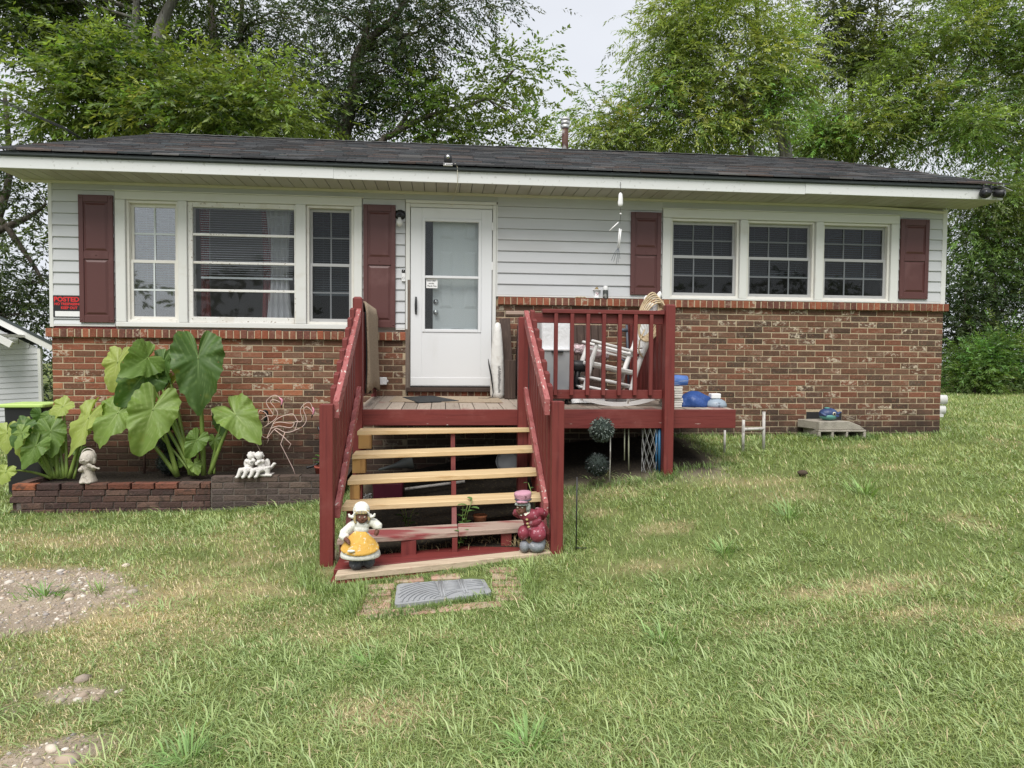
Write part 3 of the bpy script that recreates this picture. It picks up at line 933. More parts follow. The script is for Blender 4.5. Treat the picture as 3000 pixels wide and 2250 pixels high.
# roof
EY, EZ, RY, RZ = -.56, 3.585, 3.5, 5.0
SL = (RZ - EZ) / (RY - EY)
rf = MB()
rf.prism([(-4.52, EY + .02, EZ - .03), (-4.52, RY, RZ - .03), (-4.52, 2 * RY - EY, EZ - .03), (-4.52, 2 * RY - EY, EZ - .09), (-4.52, RY, RZ - .09), (-4.52, EY + .02, EZ - .012 - .03)], (10.98, 0, 0))
ROOF = rf.build('roof', mt['drip'], HOUSE)
gb = MB()
for x in (-4.22, 6.13):
    gb.prism([(x, .0, 3.42), (x, 7.0, 3.42), (x, RY, RZ - .12)], (.02, 0, 0))
gb.build('gable_wall', mt['siding'], HOUSE)
for x in (-4.515, 6.445):
    MB().bar((x, EY + .06, EZ - .10), (x, RY, RZ - .115), .02, .13).build('rake_board', mt['fascia'], HOUSE)
sg = MB()
NCO = 30
run = (RY - EY) / NCO
for side in (0, 1):
    for i in range(NCO):
        y0 = EY + i * run
        zo = random.uniform(-.002, .002)
        x = -4.545 - (i % 2) * .15
        while x < 6.49:
            w = random.uniform(.26, .34)
            a, b = max(x, -4.545), min(x + w, 6.49)
            x += w
            if b - a < .03:
                continue
            g = .004
            th = random.uniform(.007, .013)
            lift = zo + random.uniform(-.0015, .0025)
            wave = .012 * math.sin(a * .9 + 1) * math.sin(PI * i / NCO)
            za, zb = EZ + SL * (y0 - EY), EZ + SL * (y0 + run - EY)
            if side:
                ya, yb = 2 * RY - y0, 2 * RY - y0 - run
            else:
                ya, yb = y0, y0 + run
            vs = [(a + g, ya, za - .004 + wave), (b - g, ya, za - .004 + wave), (b - g, ya, za + th + lift + wave), (a + g, ya, za + th + lift + wave),
                  (a, yb, zb + .003 + wave), (b, yb, zb + .003 + wave)]
            fs = [(0, 1, 2, 3), (3, 2, 5, 4), (0, 3, 4), (1, 5, 2)]
            if side:
                fs = [tuple(reversed(f)) for f in fs]
            sg.add(vs, fs)
            k = random.uniform(.7, 1.6)
            c = random.choice([(.056, .057, .060)] * 5 + [(.050, .058, .062), (.075, .058, .052), (.085, .082, .08), (.045, .044, .044)])
            sg.c += [(c[0] * k, c[1] * k, c[2] * k, 1)] * 4
stuff(sg.build('shingle', mt['shingle'], ROOF))
rc = MB()
x = -4.55
while x < 6.45:
    th = random.uniform(.0, .006)
    for s in (-1, 1):
        vs = [(x, RY, RZ + .022 + th), (x + .29, RY, RZ + .016), (x + .29, RY + s * .14, RZ + .016 - .14 * SL), (x, RY + s * .14, RZ + .022 + th - .14 * SL)]
        rc.add(vs, [(0, 1, 2, 3) if s < 0 else (3, 2, 1, 0)])
        rc.c += [(.12, .12, .12, 1)]  # paler than the shingles: glint along the ridge put into the colour
    x += .2
rc.build('ridge_cap', mt['shingle'], ROOF)

# shutters
def shutter(x0, x1, z0, z1, zm):
    b = MB()
    yf = -.042
    b.box(x0, x1, yf + .012, -.012, z0, z1)
    st, rl = .05, .075
    for a in ((x0, x0 + st, z0, z1), (x1 - st, x1, z0, z1)):
        b.box(a[0], a[1], yf, yf + .014, a[2], a[3])
    for a, c in ((z0, z0 + rl), (zm - .04, zm + .04), (z1 - rl, z1)):
        b.box(x0 + st, x1 - st, yf + .0005, yf + .014, a, c)
    S = b.build('shutter', mt['shutter'], HOUSE, .003)
    for a, c in ((z0 + rl, zm - .04), (zm + .04, z1 - rl)):
        xa, xb = x0 + st + .012, x1 - st - .012
        za, zb = a + .012, c - .012
        e = .022
        vs = [(xa, yf + .012, za), (xb, yf + .012, za), (xb, yf + .012, zb), (xa, yf + .012, zb),
              (xa + e, yf + .002, za + e), (xb - e, yf + .002, za + e), (xb - e, yf + .002, zb - e), (xa + e, yf + .002, zb - e)]
        MB().add(vs, [(4, 5, 6, 7), (0, 1, 5, 4), (1, 2, 6, 5), (2, 3, 7, 6), (3, 0, 4, 7)]).build('raised_panel', mt['shutter'], S)
    scw = MB()
    for sx in (x0 + .022, x1 - .022):
        for sz in (z0 + .03, z1 - .03):
            scw.ell((sx, yf - .001, sz), (.008, .005, .008), nu=8, nv=5)
    scw.ell(((x0 + x1) / 2, yf - .001, zm), (.007, .005, .007), nu=8, nv=5)
    scw.build('screw', mt['shutter'], S)
    return S


shutter(-3.927, -3.572, 1.893, 3.270, 2.62)
shutter(-.897, -.538, 1.876, 3.255, 2.62)
shutter(2.182, 2.545, 2.295, 3.258, 2.80)
shutter(5.535, 5.905, 2.302, 3.268, 2.80)

# windows
def blind(parent, x0, x1, z0, z1, y, mat, pitch=.026, tilt=.5):
    b = MB()
    z = z1
    while z > z0 + .03:
        dz, dy = .0105 * math.sin(tilt), .0105 * math.cos(tilt)
        b.add([(x0, y - dy, z - dz), (x1, y - dy, z - dz), (x1, y, z + .002), (x0, y, z + .002), (x1, y + dy, z + dz), (x0, y + dy, z + dz)], [(0, 1, 2, 3), (3, 2, 4, 5)])
        z -= pitch
    b.box(x0, x1, y - .013, y + .013, z0, z0 + .022)
    for x in (x0 + .1, x1 - .1):
        b.box(x - .001, x + .001, y - .014, y - .012, z0, z1)
    return b.build('blind', mat, parent)


def double_hung(x0, x1, z0, z1, zm, cols, rows, mats, blind_z, yb=.03, lab=None):
    """vinyl window in the opening x0..x1, z0..z1 with the meeting rail at zm"""
    fm, sm, gm, mm = mats
    f = MB()
    w = .028
    f.box(x0, x0 + w, yb - .03, yb + .09, z0, z1)
    f.box(x1 - w, x1, yb - .03, yb + .09, z0, z1)
    f.box(x0 + w, x1 - w, yb - .029, yb + .089, z1 - w, z1)
    f.box(x0 + w, x1 - w, yb - .034, yb + .089, z0, z0 + w)
    Wd = f.build('window', fm, HOUSE, .003)
    for k, (a, b) in enumerate(((zm - .018, z1 - w), (z0 + w, zm + .018))):
        y = yb + (.042 if k == 0 else .012)
        s_ = .030
        xa, xb = x0 + w, x1 - w
        q = MB()
        q.box(xa, xa + s_, y - .014, y + .014, a, b)
        q.box(xb - s_, xb, y - .014, y + .014, a, b)
        q.box(xa + s_, xb - s_, y - .0135, y + .0135, a, a + (.036 if k else .034))
        q.box(xa + s_, xb - s_, y - .0135, y + .0135, b - .034, b)
        if k:
            for lx in (xa + .16 * (xb - xa), xb - .16 * (xb - xa)):
                q.box(lx - .018, lx + .018, y - .02, y - .013, a + .004, a + .015)
        q.build('sash', sm, Wd, .002)
        MB().box(xa + s_ - .004, xb - s_ + .004, y - .003, y + .003, a + .03, b - .03).build('pane', gm, Wd)
        g = MB()
        ga, gb_ = a + .035, b - .034
        xl, xr = xa + s_, xb - s_
        for c in range(1, cols):
            xx = xl + (xr - xl) * c / cols
            g.box(xx - .0085, xx + .0085, y - .0105, y - .0045, ga, gb_)
        for r_ in range(1, rows):
            zz = ga + (gb_ - ga) * r_ / rows
            g.box(xl, xr, y - .0102, y - .0042, zz - .009, zz + .009)
        g.build('grille', mm, Wd)
    if blind_z:
        blind(Wd, x0 + .06, x1 - .06, blind_z, z1 - .03, yb + .12, mt['blind'])
    if lab:
        Wd['label'] = lab
    return Wd


def trim(name, x0, x1, z0, z1, y=-.030, mat=None, y1=.02):
    return box_part(name, mat or wt, HOUSE, x0, x1, y, y1, z0, z1, .004)


# left group
trim('window_trim', -3.556, -3.452, 1.905, 3.233)
trim('window_trim', -1.002, -.912, 1.905, 3.233)
trim('window_trim', -3.556, -.912, 3.235, 3.322)
trim('window_trim', -3.575, -.895, 3.3225, 3.336, -.045)
trim('window_sill', -3.556, -.912, 1.852, 1.903, -.038)
trim('window_trim', -2.898, -2.805, 1.905, 3.233, -.034)
trim('window_trim', -1.640, -1.528, 1.905, 3.233, -.034)
double_hung(-3.450, -2.900, 1.905, 3.233, 2.573, 2, 2, (mt['vinyl'], mt['vinyl'], mt['glass_l'], mt['muntin']), 2.27, lab='tall narrow window with bright reflections and half lowered blind')
double_hung(-1.526, -1.004, 1.905, 3.233, 2.573, 2, 2, (mt['vinyl'], mt['sash_grey'], mt['glass_s'], mt['muntin_g']), 2.24, lab='tall narrow window behind a dark insect screen')
pw = MB()
pm = mt['white_peel']
pw.box(-2.803, -2.752, -.006, .10, 1.905, 3.233)
pw.box(-1.660, -1.642, -.006, .10, 1.905, 3.233)
pw.box(-2.752, -1.660, -.005, .099, 3.178, 3.233)
pw.box(-2.752, -1.660, -.012, .099, 1.905, 1.972)
PW = pw.build('picture_window', pm, HOUSE, .004)
PW['label'] = 'wide fixed window of four horizontal panes with peeling white bars'
for z in (2.881, 2.572, 2.266):
    box_part('glazing_bar', pm, PW, -2.752, -1.660, .006, .034, z - .014, z + .014, .003)
zz = [1.972, 2.252, 2.280, 2.558, 2.586, 2.867, 2.895, 3.178]
for k in range(4):
    box_part('pane', mt['glass'], PW, -2.756, -1.656, .018, .023, zz[2 * k] - .003, zz[2 * k + 1] + .003)
blind(PW, -2.70, -1.70, 2.405, 3.17, .105, mt['blind'], .0255, .35)
mt['curtain_w'] = M('white_curtain', (.74, .72, .74), .9, transl=.3)
mt['curtain_r'] = M('red_curtain', (.22, .035, .035), .9, transl=.2)


def curtain(x0, x1, z0, z1, y, mat, parent, folds=5, amp=.02):
    n = 28
    P = []
    for i in range(9):
        z = z1 + (z0 - z1) * i / 8
        row = []
        for j in range(n + 1):
            t = j / n
            k = 1 - .25 * math.sin(PI * i / 8)
            xm = (x0 + x1) / 2
            row.append((xm + (x0 + (x1 - x0) * t - xm) * k, y + amp * math.sin(t * folds * 2 * PI + i * .15), z))
        P.append(row)
    return MB().grid(P).build('curtain', mat, parent)


curtain(-2.0, -1.72, 1.95, 3.2, .14, mt['curtain_w'], PW, 4)
curtain(-2.06, -1.93, 1.95, 3.2, .165, mt['curtain_r'], PW, 2)
curtain(-2.74, -2.62, 1.95, 3.2, .165, mt['curtain_r'], PW, 2)
# right group
trim('window_trim', 2.566, 2.664, 2.272, 3.205)
trim('window_trim', 5.420, 5.521, 2.272, 3.205)
trim('window_trim', 2.566, 5.521, 3.207, 3.305)
trim('window_trim', 2.55, 5.535, 3.3055, 3.318, -.045)
trim('window_sill', 2.566, 5.521, 2.246, 2.270, -.042)
trim('window_trim', 3.510, 3.600, 2.272, 3.205, -.034)
trim('window_trim', 4.456, 4.550, 2.272, 3.205, -.034)
for (a, b), lb in zip(((2.666, 3.508), (3.602, 4.454), (4.552, 5.418)), ('dark double hung window beside the middle maroon shutter', 'dark double hung window in the middle of the right hand three', 'dark double hung window with a pale sky reflection near the house corner')):
    double_hung(a, b, 2.272, 3.205, 2.760, 3, 2, (mt['vinyl'], mt['sash_grey'], mt['glass_s'], mt['muntin_g']), 2.545, lab=lb)

# doors
trim('door_casing', -.424, -.375, 1.20, 3.285, -.035)
trim('door_casing', .563, .604, 1.20, 3.285, -.035)
trim('door_casing', -.424, .604, 3.287, 3.322, -.04)
trim('door_casing', -.375, .563, 3.242, 3.285, -.022)
box_part('bare_jamb', mt['grey_wood'], HOUSE, -.402, -.372, -.0375, -.0355, 1.18, 2.42)
box_part('bare_jamb', mt['grey_wood'], HOUSE, -.424, -.403, -.041, -.0355, 1.12, 1.86)
box_part('threshold', mt['dark_wood'], HOUSE, -.415, .595, -.095, .06, 1.152, 1.198, .004)
sd = MB()
dx0, dx1, dz0, dz1 = -.368, .556, 1.212, 3.236
gx0, gx1, gz0, gz1 = -.205, .400, 1.865, 3.085
sd.box(dx0, gx0 - .035, -.030, .010, dz0, dz1)
sd.box(gx1 + .035, dx1, -.030, .010, dz0, dz1)
sd.box(gx0 - .035, gx1 + .035, -.0298, .0098, gz1 + .035, dz1)
sd.box(gx0 - .035, gx1 + .035, -.0298, .0098, dz0, gz0 - .035)
SD = sd.build('storm_door', mt['door'], HOUSE, .003)
gm = MB()
for a in ((gx0 - .035, gx0, gz0 - .035, gz1 + .035), (gx1, gx1 + .035, gz0 - .035, gz1 + .035), (gx0, gx1, gz1, gz1 + .035), (gx0, gx1, gz0 - .035, gz0), (gx0, gx1, 2.442, 2.472)):
    gm.box(a[0], a[1], -.038, .006, a[2], a[3])
gm.build('glass_frame', mt['door'], SD, .004)
box_part('pane', mt['glass_d'], SD, gx0 - .002, gx1 + .002, -.012, -.008, 2.470, gz1 + .002)
box_part('pane', mt['glass_d'], SD, gx0 - .002, gx1 + .002, -.012, -.008, gz0 - .002, 2.444)
hd = MB()
hd.tube([(-.307, -.031, 2.225), (-.307, -.055, 2.20), (-.307, -.062, 2.13), (-.307, -.055, 2.06), (-.307, -.031, 2.035)], [.010, .012, .015, .012, .010], 8)
hd.box(-.318, -.296, -.034, -.029, 2.03, 2.23)
hd.build('handle', mt['black'], SD, .002)
box_part('kick_rail', mt['door'], SD, dx0 + .004, dx1 - .004, -.034, -.0285, dz0 + .01, dz0 + .10, .002)
hg = MB()
for z in (1.5, 2.55, 3.0):
    hg.box(.552, .566, -.040, -.028, z, z + .09)
hg.build('hinge', mt['white_plain'], SD)
ed = MB()
ed.box(-.118, .56, .085, .125, 1.21, 3.24)
ED = ed.build('entry_door', mt['door_in'], HOUSE)
ex0, ex1 = -.118, .56
for (a, b) in ((.065, .24), (.345, .52)):
    for (za, zb) in ((1.35, 1.90), (2.10, 2.78), (2.90, 3.13)):
        xa, xb = ex0 + a, ex0 + b
        e = .03
        p = MB()
        p.add([(xa, .0845, za), (xb, .0845, za), (xb, .0845, zb), (xa, .0845, zb), (xa + .012, .0905, za + .012), (xb - .012, .0905, za + .012), (xb - .012, .0905, zb - .012), (xa + .012, .0905, zb - .012)],
              [(0, 1, 5, 4), (1, 2, 6, 5), (2, 3, 7, 6), (3, 0, 4, 7)])
        xa, xb, za2, zb2 = xa + .012, xb - .012, za + .012, zb - .012
        p.add([(xa, .0840, za2), (xb, .0840, za2), (xb, .0840, zb2), (xa, .0840, zb2), (xa + e, .077, za2 + e), (xb - e, .077, za2 + e), (xb - e, .077, zb2 - e), (xa + e, .077, zb2 - e)],
              [(4, 5, 6, 7), (0, 1, 5, 4), (1, 2, 6, 5), (2, 3, 7, 6), (3, 0, 4, 7)])
        p.build('door_panel', mt['door_in'], ED)
k_ = MB()
k_.lathe([(.028, 0), (.028, .008), (.012, .012), (.012, .03), (.027, .038), (.03, .05), (.022, .062), (.004, .065)], (-.083, .085, 2.06), 16, axis=(0, -1, 0))
k_.build('door_knob', mt['chrome'], ED)
MB().lathe([(.03, 0), (.03, .012), (.02, .018), (.019, .024), (.003, .026)], (-.083, .085, 2.185), 16, axis=(0, -1, 0)).build('deadbolt', mt['chrome'], ED)
dj = MB()
dj.box(-.375, -.21, .1, .13, 1.2, 3.24)
dj.box(-.21, -.125, .2, .22, 1.2, 3.24)
dj.box(.561, .6, .02, .15, 1.2, 3.28)
dj.build('door_jamb', mt['dark'], HOUSE)
# downspout round the right corner
ds = MB()
ds.tube([(6.30, .30, 3.3), (6.31, .30, 1.10)], .036, 10)
ds.build('downspout', mt['black_p'], HOUSE)
mt['pvc'] = M('pale_plastic_pipe', (.66, .66, .64), .45, [((.45, .44, .4), 9, .5, .7, 5, .5)])
dz = MB()
dz.tube([(6.12, .27, 1.06), (6.36, .18, 1.055)], .062, 14)
dz.tube([(6.12, .27, .93), (6.345, .18, .925)], .058, 14)
dz.box(6.155, 6.30, .14, .30, .84, .875)
dz.box(6.155, 6.262, .16, .28, .64, .84)
dz.build('downspout_elbow', mt['pvc'], HOUSE)

# ------------------------------------------------------------------ wooden deck
DECK = thing('wooden_deck', 'dark red painted timber porch deck with weathered boards and railing at the front door', 'deck', (.6, -.8, .35))
DF = -1.5                                  # front of the deck


def deckz(y):
    return 1.100 + .030 * y


x = -.80
while x < 2.84:                            # boards run out from the wall
    w = .138
    b = min(x + w, 2.855)
    j = random.uniform(-.003, .003)
    mb = MB()
    y0, y1 = DF + .038, -.05
    mb.hexa([(x + .003, y0, deckz(y0) - .036 + j), (b - .003, y0, deckz(y0) - .036 + j), (b - .003, y1, deckz(y1) - .036 + j), (x + .003, y1, deckz(y1) - .036 + j),
             (x + .003, y0, deckz(y0) + j), (b - .003, y0, deckz(y0) + j), (b - .003, y1, deckz(y1) + j), (x + .003, y1, deckz(y1) + j)])
    mb.build('deck_board', mt['deck_wood'], DECK, .003)
    x += w
rx = mt['red_x']
box_part('rim_joist', rx, DECK, -.80, .93, DF - .002, DF + .036, .905, 1.055, .004)
box_part('rim_joist', rx, DECK, .932, 2.855, DF - .004, DF + .036, .874, 1.056, .004)
box_part('rim_joist', mt['red_y'], DECK, -.80, -.764, DF + .04, -.03, .88, 1.012)
box_part('rim_joist', mt['red_y'], DECK, 2.818, 2.854, DF + .04, -.03, .87, 1.012)
for x in (-.3, .2, .7, 1.2, 1.7, 2.3):
    box_part('floor_joist', mt['dark_wood'], DECK, x - .019, x + .019, DF + .04, -.04, .88, 1.01)
box_part('ledger', mt['dark_wood'], DECK, -.76, 2.8, -.038, -.003, .87, 1.01)


def post(x0, x1, y0, y1, zt, cap=.012, gz=None, name='post', par=None):
    z0 = hz((x0 + x1) / 2, y0) - .1 if gz is None else gz
    b = MB()
    c = cap
    b.hexa([(x0, y0, z0), (x1, y0, z0), (x1, y1, z0), (x0, y1, z0), (x0, y0, zt - c), (x1, y0, zt - c), (x1, y1, zt - c), (x0, y1, zt - c)])
    b.hexa([(x0, y0, zt - c), (x1, y0, zt - c), (x1, y1, zt - c), (x0, y1, zt - c), (x0 + c, y0 + c, zt), (x1 - c, y0 + c, zt), (x1 - c, y1 - c, zt), (x0 + c, y1 - c, zt)])
    b.f = [f for i, f in enumerate(b.f) if i not in (1, 6)]
    b.s = [False] * len(b.f)
    b.m = [0] * len(b.f)
    return b.build(name, mt['red_z'], par or DECK, .003)


post(2.108, 2.200, DF - .096, DF - .005, 2.066)            # corner post in front of the rim
post(-.822, -.735, DF - .06, DF + .03, 2.094, .018)         # post at the head of the stairs
post(.705, .80, DF - .06, DF + .03, 1.93)
post(-.80, -.745, -.13, -.06, 2.06, gz=1.09)
post(2.13, 2.2, -.13, -.06, 2.03, gz=1.09)
# front railing
box_part('cap_rail', rx, DECK, .93, 2.106, DF - .062, DF + .03, 1.968, 2.006, .004)
box_part('top_rail', rx, DECK, .80, 2.106, DF - .022, DF + .014, 1.878, 1.9675, .003)
box_part('bottom_rail', rx, DECK, .80, 2.106, DF - .022, DF + .014, 1.160, 1.246, .003)
box_part('cap_rail', mt['red_worn'], DECK, .635, .929, -1.0, -.91, 1.985, 2.02, .004)
for i in range(7):
    x = 1.060 + i * (1.980 - 1.060) / 6
    MB().box(x - .018, x + .018, DF - .060, DF - .0225, 1.195, 1.9675).build('baluster', mt['red_z'], DECK, .003)
# side rails back to the wall
for xa in (-.775, 2.165):
    box_part('side_rail', mt['red_y'], DECK, xa - .018, xa + .018, DF + .03, -.13, 1.965, 2.03, .003)
    box_part('side_rail', mt['red_y'], DECK, xa - .018, xa + .018, DF + .03, -.13, 1.16, 1.246, .003)
    for i in range(9):
        y = DF + .16 + i * .14
        MB().box(xa + .018 * (1 if xa < 0 else -1) - .018, xa + .018 * (1 if xa < 0 else -1) + .018, y - .045, y + .045, 1.19, 1.964).build('baluster', mt['red_z'], DECK, .003)
box_part('splice_post', mt['red_z'], DECK, 2.215, 2.25, -1.46, -1.425, 1.02, 1.24)

# ------------------------------------------------------------------ stairs
ST = thing('porch_stairs', 'open timber stairs with pale new treads between red handrails', 'stairs', (0, -2.3, .05))
TR = [(-.752, -1.80, .888, .852, -1.60, .892, 'pine'), (-.755, -2.14, .724, .885, -1.84, .731, 'pine'), (-.752, -2.44, .562, .875, -2.13, .569, 'pine'),
      (-.765, -2.665, .402, .862, -2.42, .407, 'pine'), (-.745, -3.03, .241, .80, -2.75, .245, 'worn')]
for (xl, yl, zl, xr, yr, zr, kind) in TR:
    d = .255
    th = .040
    parts = [(xl, yl, zl, xr, yr, zr)]
    if kind == 'worn':
        f = .56
        xm, ym, zm = xl + (xr - xl) * f, yl + (yr - yl) * f, zl + (zr - zl) * f
        parts = [(xl, yl, zl, xm - .002, ym, zm), (xm + .002, ym + .004, zm + .002, xr, yr, zr)]
    for (a, ya, za, b, yb, zb) in parts:
        if kind == 'pine':
            rows = [(0, d * .49, 0), (d * .51, d, -.001)] if zl in (.402,) else [(0, d, 0)]
        else:
            rows = [(0, d, 0)]
        for (d0, d1, dz_) in rows:
            yb1, ya1 = yb + d1, ya + d1
            lim = DF - .105 if zl > .8 else 9
            ya1, yb1 = min(ya1, lim + .05), min(yb1, lim + .05)
            MB().hexa([(a, ya + d0, za - th), (b, yb + d0, zb - th), (b, yb1, zb - th), (a, ya1, za - th), (a, ya + d0, za + dz_), (b, yb + d0, zb + dz_), (b, yb1, zb + dz_), (a, ya1, za + dz_)]
                      ).build('tread', mt['pine'] if kind == 'pine' else mt['red_worn'], ST, .004)
# the bottom step: a red frame with a bare front board
def skew(name, mat, x0, x1, y0l, y0r, y1l, y1r, z0, z1l, z1r, bev=.004):
    return MB().hexa([(x0, y0l, z0), (x1, y0r, z0), (x1, y1r, z0), (x0, y1l, z0), (x0, y0l, z1l), (x1, y0r, z1r), (x1, y1r, z1r), (x0, y1l, z1l)]).build(name, mat, ST, bev)


skew('step_board', mt['pine_old'], -.712, .86, -3.345, -2.955, -3.225, -2.835, .045, .083, .105)
skew('step_board', mt['red_x'], -.74, .84, -3.222, -2.832, -2.96, -2.57, .042, .086, .108)
skew('step_frame', mt['red_x'], -.715, .855, -3.340, -2.950, -3.30, -2.91, -.08, .044, .044)
skew('step_frame', mt['red_y'], -.745, -.709, -3.33, -3.325, -2.97, -2.96, -.08, .0415, .0415)
for x0 in (-.735, .075, .80):
    b = MB()
    w = .038
    prof = [(-3.0, .05), (-2.95, .20)]
    top = [(-1.56, .85), (-1.74, .85), (-1.77, .685), (-2.05, .685), (-2.08, .52), (-2.36, .52), (-2.38, .362), (-2.60, .362), (-2.70, .200), (-2.98, .200), (-2.98, .02), (-2.75, .02), (-1.56, .62)]
    dy = (x0 + .735) * .10
    b.prism([(x0, yy + dy * (1 if yy < -1.6 else .3), zz) for yy, zz in top], (w, 0, 0))
    b.build('stringer', mt['red_z'], ST)
for (xa, xb, ya, yb, za, zb) in ((-.742, -.628, -1.80, -1.71, .727, .851), (-.755, -.645, -2.12, -2.03, .563, .686), (-.735, -.66, -2.42, -2.35, .404, .523)):
    box_part('riser_block', mt['pine_end'], ST, xa, xb, ya, yb, za, zb, .004)
box_part('riser_block', mt['red_z'], ST, -.30, -.19, -2.93, -2.86, .05, .199, .003)
box_part('riser_block', mt['red_z'], ST, .45, .53, -2.78, -2.72, .06, .202, .003)

PBL = post(-.872, -.778, -3.0, -2.91, 1.205, .004, name='newel_post', par=ST)
PBR = post(.803, .893, -2.99, -2.90, 1.228, .004, name='newel_post', par=ST)


def rail(name, mat, x0, x1, ya, za, yb, zb, h):
    b = MB()
    b.hexa([(x0, yb, zb - h), (x1, yb, zb - h), (x1, ya, za - h), (x0, ya, za - h), (x0, yb, zb), (x1, yb, zb), (x1, ya, za), (x0, ya, za)])
    return b.build(name, mat, ST, .003)


for sx, xc, ztop, zbot in ((-1, -.765, 1.985, 1.225), (1, .775, 1.99, 1.245)):
    off = 0 if sx < 0 else 0
    rail('handrail', mt['red_rail'], xc - .021, xc + .021, DF - .06, ztop, -2.93, zbot, .125)
    rail('lower_rail', mt['red_rail'], xc - .018, xc + .021, DF - .03, 1.29, -2.90, .46, .095)
    for i in range(8):
        t = (i + .6) / 8.2
        y = DF - .10 + t * (-2.86 - DF + .10)
        zt = ztop + (zbot - ztop) * t + .055
        zb = 1.29 + (.46 - 1.29) * t - .16
        xo = xc + sx * .041
        MB().hexa([(xo - .019, y - .045, zb), (xo + .019, y - .045, zb), (xo + .019, y + .045, zb), (xo - .019, y + .045, zb),
                   (xo - .019, y - .045, zt - .02), (xo + .019, y - .045, zt - .02), (xo + .019, y + .045, zt), (xo - .019, y + .045, zt)]).build('baluster', mt['red_z'], ST, .003)
post(.845, .905, DF - .10, DF - .04, 1.0, name='stair_support', par=ST)

# ------------------------------------------------------------------ things on the deck
mt['rug'] = M('tan_carpet', (.36, .29, .215), 1.0, [((.25, .19, .135), 60, .45, .7, 4), ((.2, .15, .1), (3, 3, 1.5), .6, .8, 5, .5)], (160, .6, .006), spec=.05)
mt['rubber'] = M('black_rubber', (.022, .024, .026), .8, [((.05, .05, .05), 30, .55, .7)], (120, .4, .005))
rg = MB()
P = []
for i in range(15):                        # folded over the side rail, long side towards the stairs
    row = []
    for j in range(11):
        y = -1.36 + 1.12 * j / 10
        if i < 10:
            z = 2.06 - .86 * (1 - i / 10) ** 1.0 + 0
            z = 2.055 - (.86 - .03 * math.sin(j * 1.1)) * (1 - i / 10)
            x = -.715 + .022 * math.sin(j * .8 + i * .3) * (1 - i / 10) + .0
        elif i < 12:
            x, z = -.735 - .02 * (i - 10), 2.06
        else:
            x, z = -.835, 2.04 - .06 * (i - 12)
        row.append((x, y, z))
    P.append(row)
rg.grid(P)
rug = rg.build('carpet', mt['rug'], None, origin=(-.735, -.8, 1.2), thick=.014)
tag(rug, 'beige carpet hung over the side rail at the top of the stairs', 'carpet')
MB().grid([[(p[0] - .016, p[1], p[2]) for p in row] for row in P[:10]]).build('carpet_backing', mt['rubber'], rug, thick=.006)

fm = MB()
fm.hexa([(-.44, -.33, 1.094), (-.25, -.93, 1.076), (.17, -.75, 1.082), (-.12, -.13, 1.1), (-.44, -.33, 1.106), (-.25, -.93, 1.088), (.17, -.75, 1.094), (-.12, -.13, 1.112)])
tag(fm.build('door_mat', mt['rubber'], None, .003, origin=(-.15, -.5, 1.09)), 'thin black rubber mat lying askew before the front door', 'mat')
wm = MB()
wm.hexa([(-.55, -.80, 1.079), (.62, -.86, 1.077), (.62, -.16, 1.098), (-.52, -.14, 1.099), (-.55, -.80, 1.086), (.62, -.86, 1.084), (.62, -.16, 1.105), (-.52, -.14, 1.106)])
tag(wm.build('runner', mt['rug'], None, origin=(0, -.5, 1.08)), 'flat tan runner laid on the deck boards under the black mat', 'rug')
box_ = MB()
box_.box(-.762, -.632, -.055, -.001, 1.225, 1.312)
box_.box(-.632, -.618, -.03, -.008, 1.25, 1.285)
ob = box_.build('outlet_box', mt['white_plain'], None, .008, origin=(-.7, 0, 1.22))
tag(ob, 'white weatherproof socket cover on the bricks beside the carpet', 'outlet')

# bag of soil by the door jamb
SB = thing('soil_bag', 'tall narrow white plastic sack standing beside the storm door', 'bag', (.60, -.30, 1.09))
mt['bag'] = M('plastic_sack', (.66, .65, .62), .35, [((.42, .39, .34), (7, 7, 4), .56, .72, 7, .7)], (14, .6, .02))
pf = [(.050, 0), (.075, .01), (.080, .05), (.078, .25), (.072, .45), (.060, .62), (.045, .76), (.03, .83), (.010, .845)]
MB().lathe(pf, (.605, -.30, 1.092), 22, wob=lambda i, t: 1 + .05 * math.sin(3 * t + i) + .03 * math.sin(7 * t + 2 * i), sy=.75).build('sack', mt['bag'], SB)
mt['print'] = M('faded_print', (.08, .08, .085), .5)
pr = MB()
for k in range(26):                        # smudged small print and a barcode block, unreadable in the photograph too
    z = 1.16 + k * .0115
    a = .615 + random.uniform(-.01, .0)
    b = a + random.uniform(.016, .034)
    pr.add([(a, -.3625 + .6 * (a - .605) ** 2 / .08, z), (b, -.3625 + .6 * (b - .605) ** 2 / .08, z), (b, -.3625 + .6 * (b - .605) ** 2 / .08, z + .005), (a, -.3625 + .6 * (a - .605) ** 2 / .08, z + .005)], [(0, 1, 2, 3)])
pr.build('small_print', mt['print'], SB)
bl = MB()
bl.tube([(.50, -.34, 1.53), (.51, -.36, 1.46), (.53, -.375, 1.36), (.545, -.385, 1.25), (.555, -.39, 1.16), (.545, -.40, 1.11), (.49, -.42, 1.098), (.39, -.40, 1.098)],
        [.006, .018, .020, .016, .011, .009, .008, .008], 8, flat=.5)
tag(bl.build('strap', mt['black_p'], None, origin=(.53, -.38, 1.1)), 'black strap leaning against the white sack by the door', 'strap')

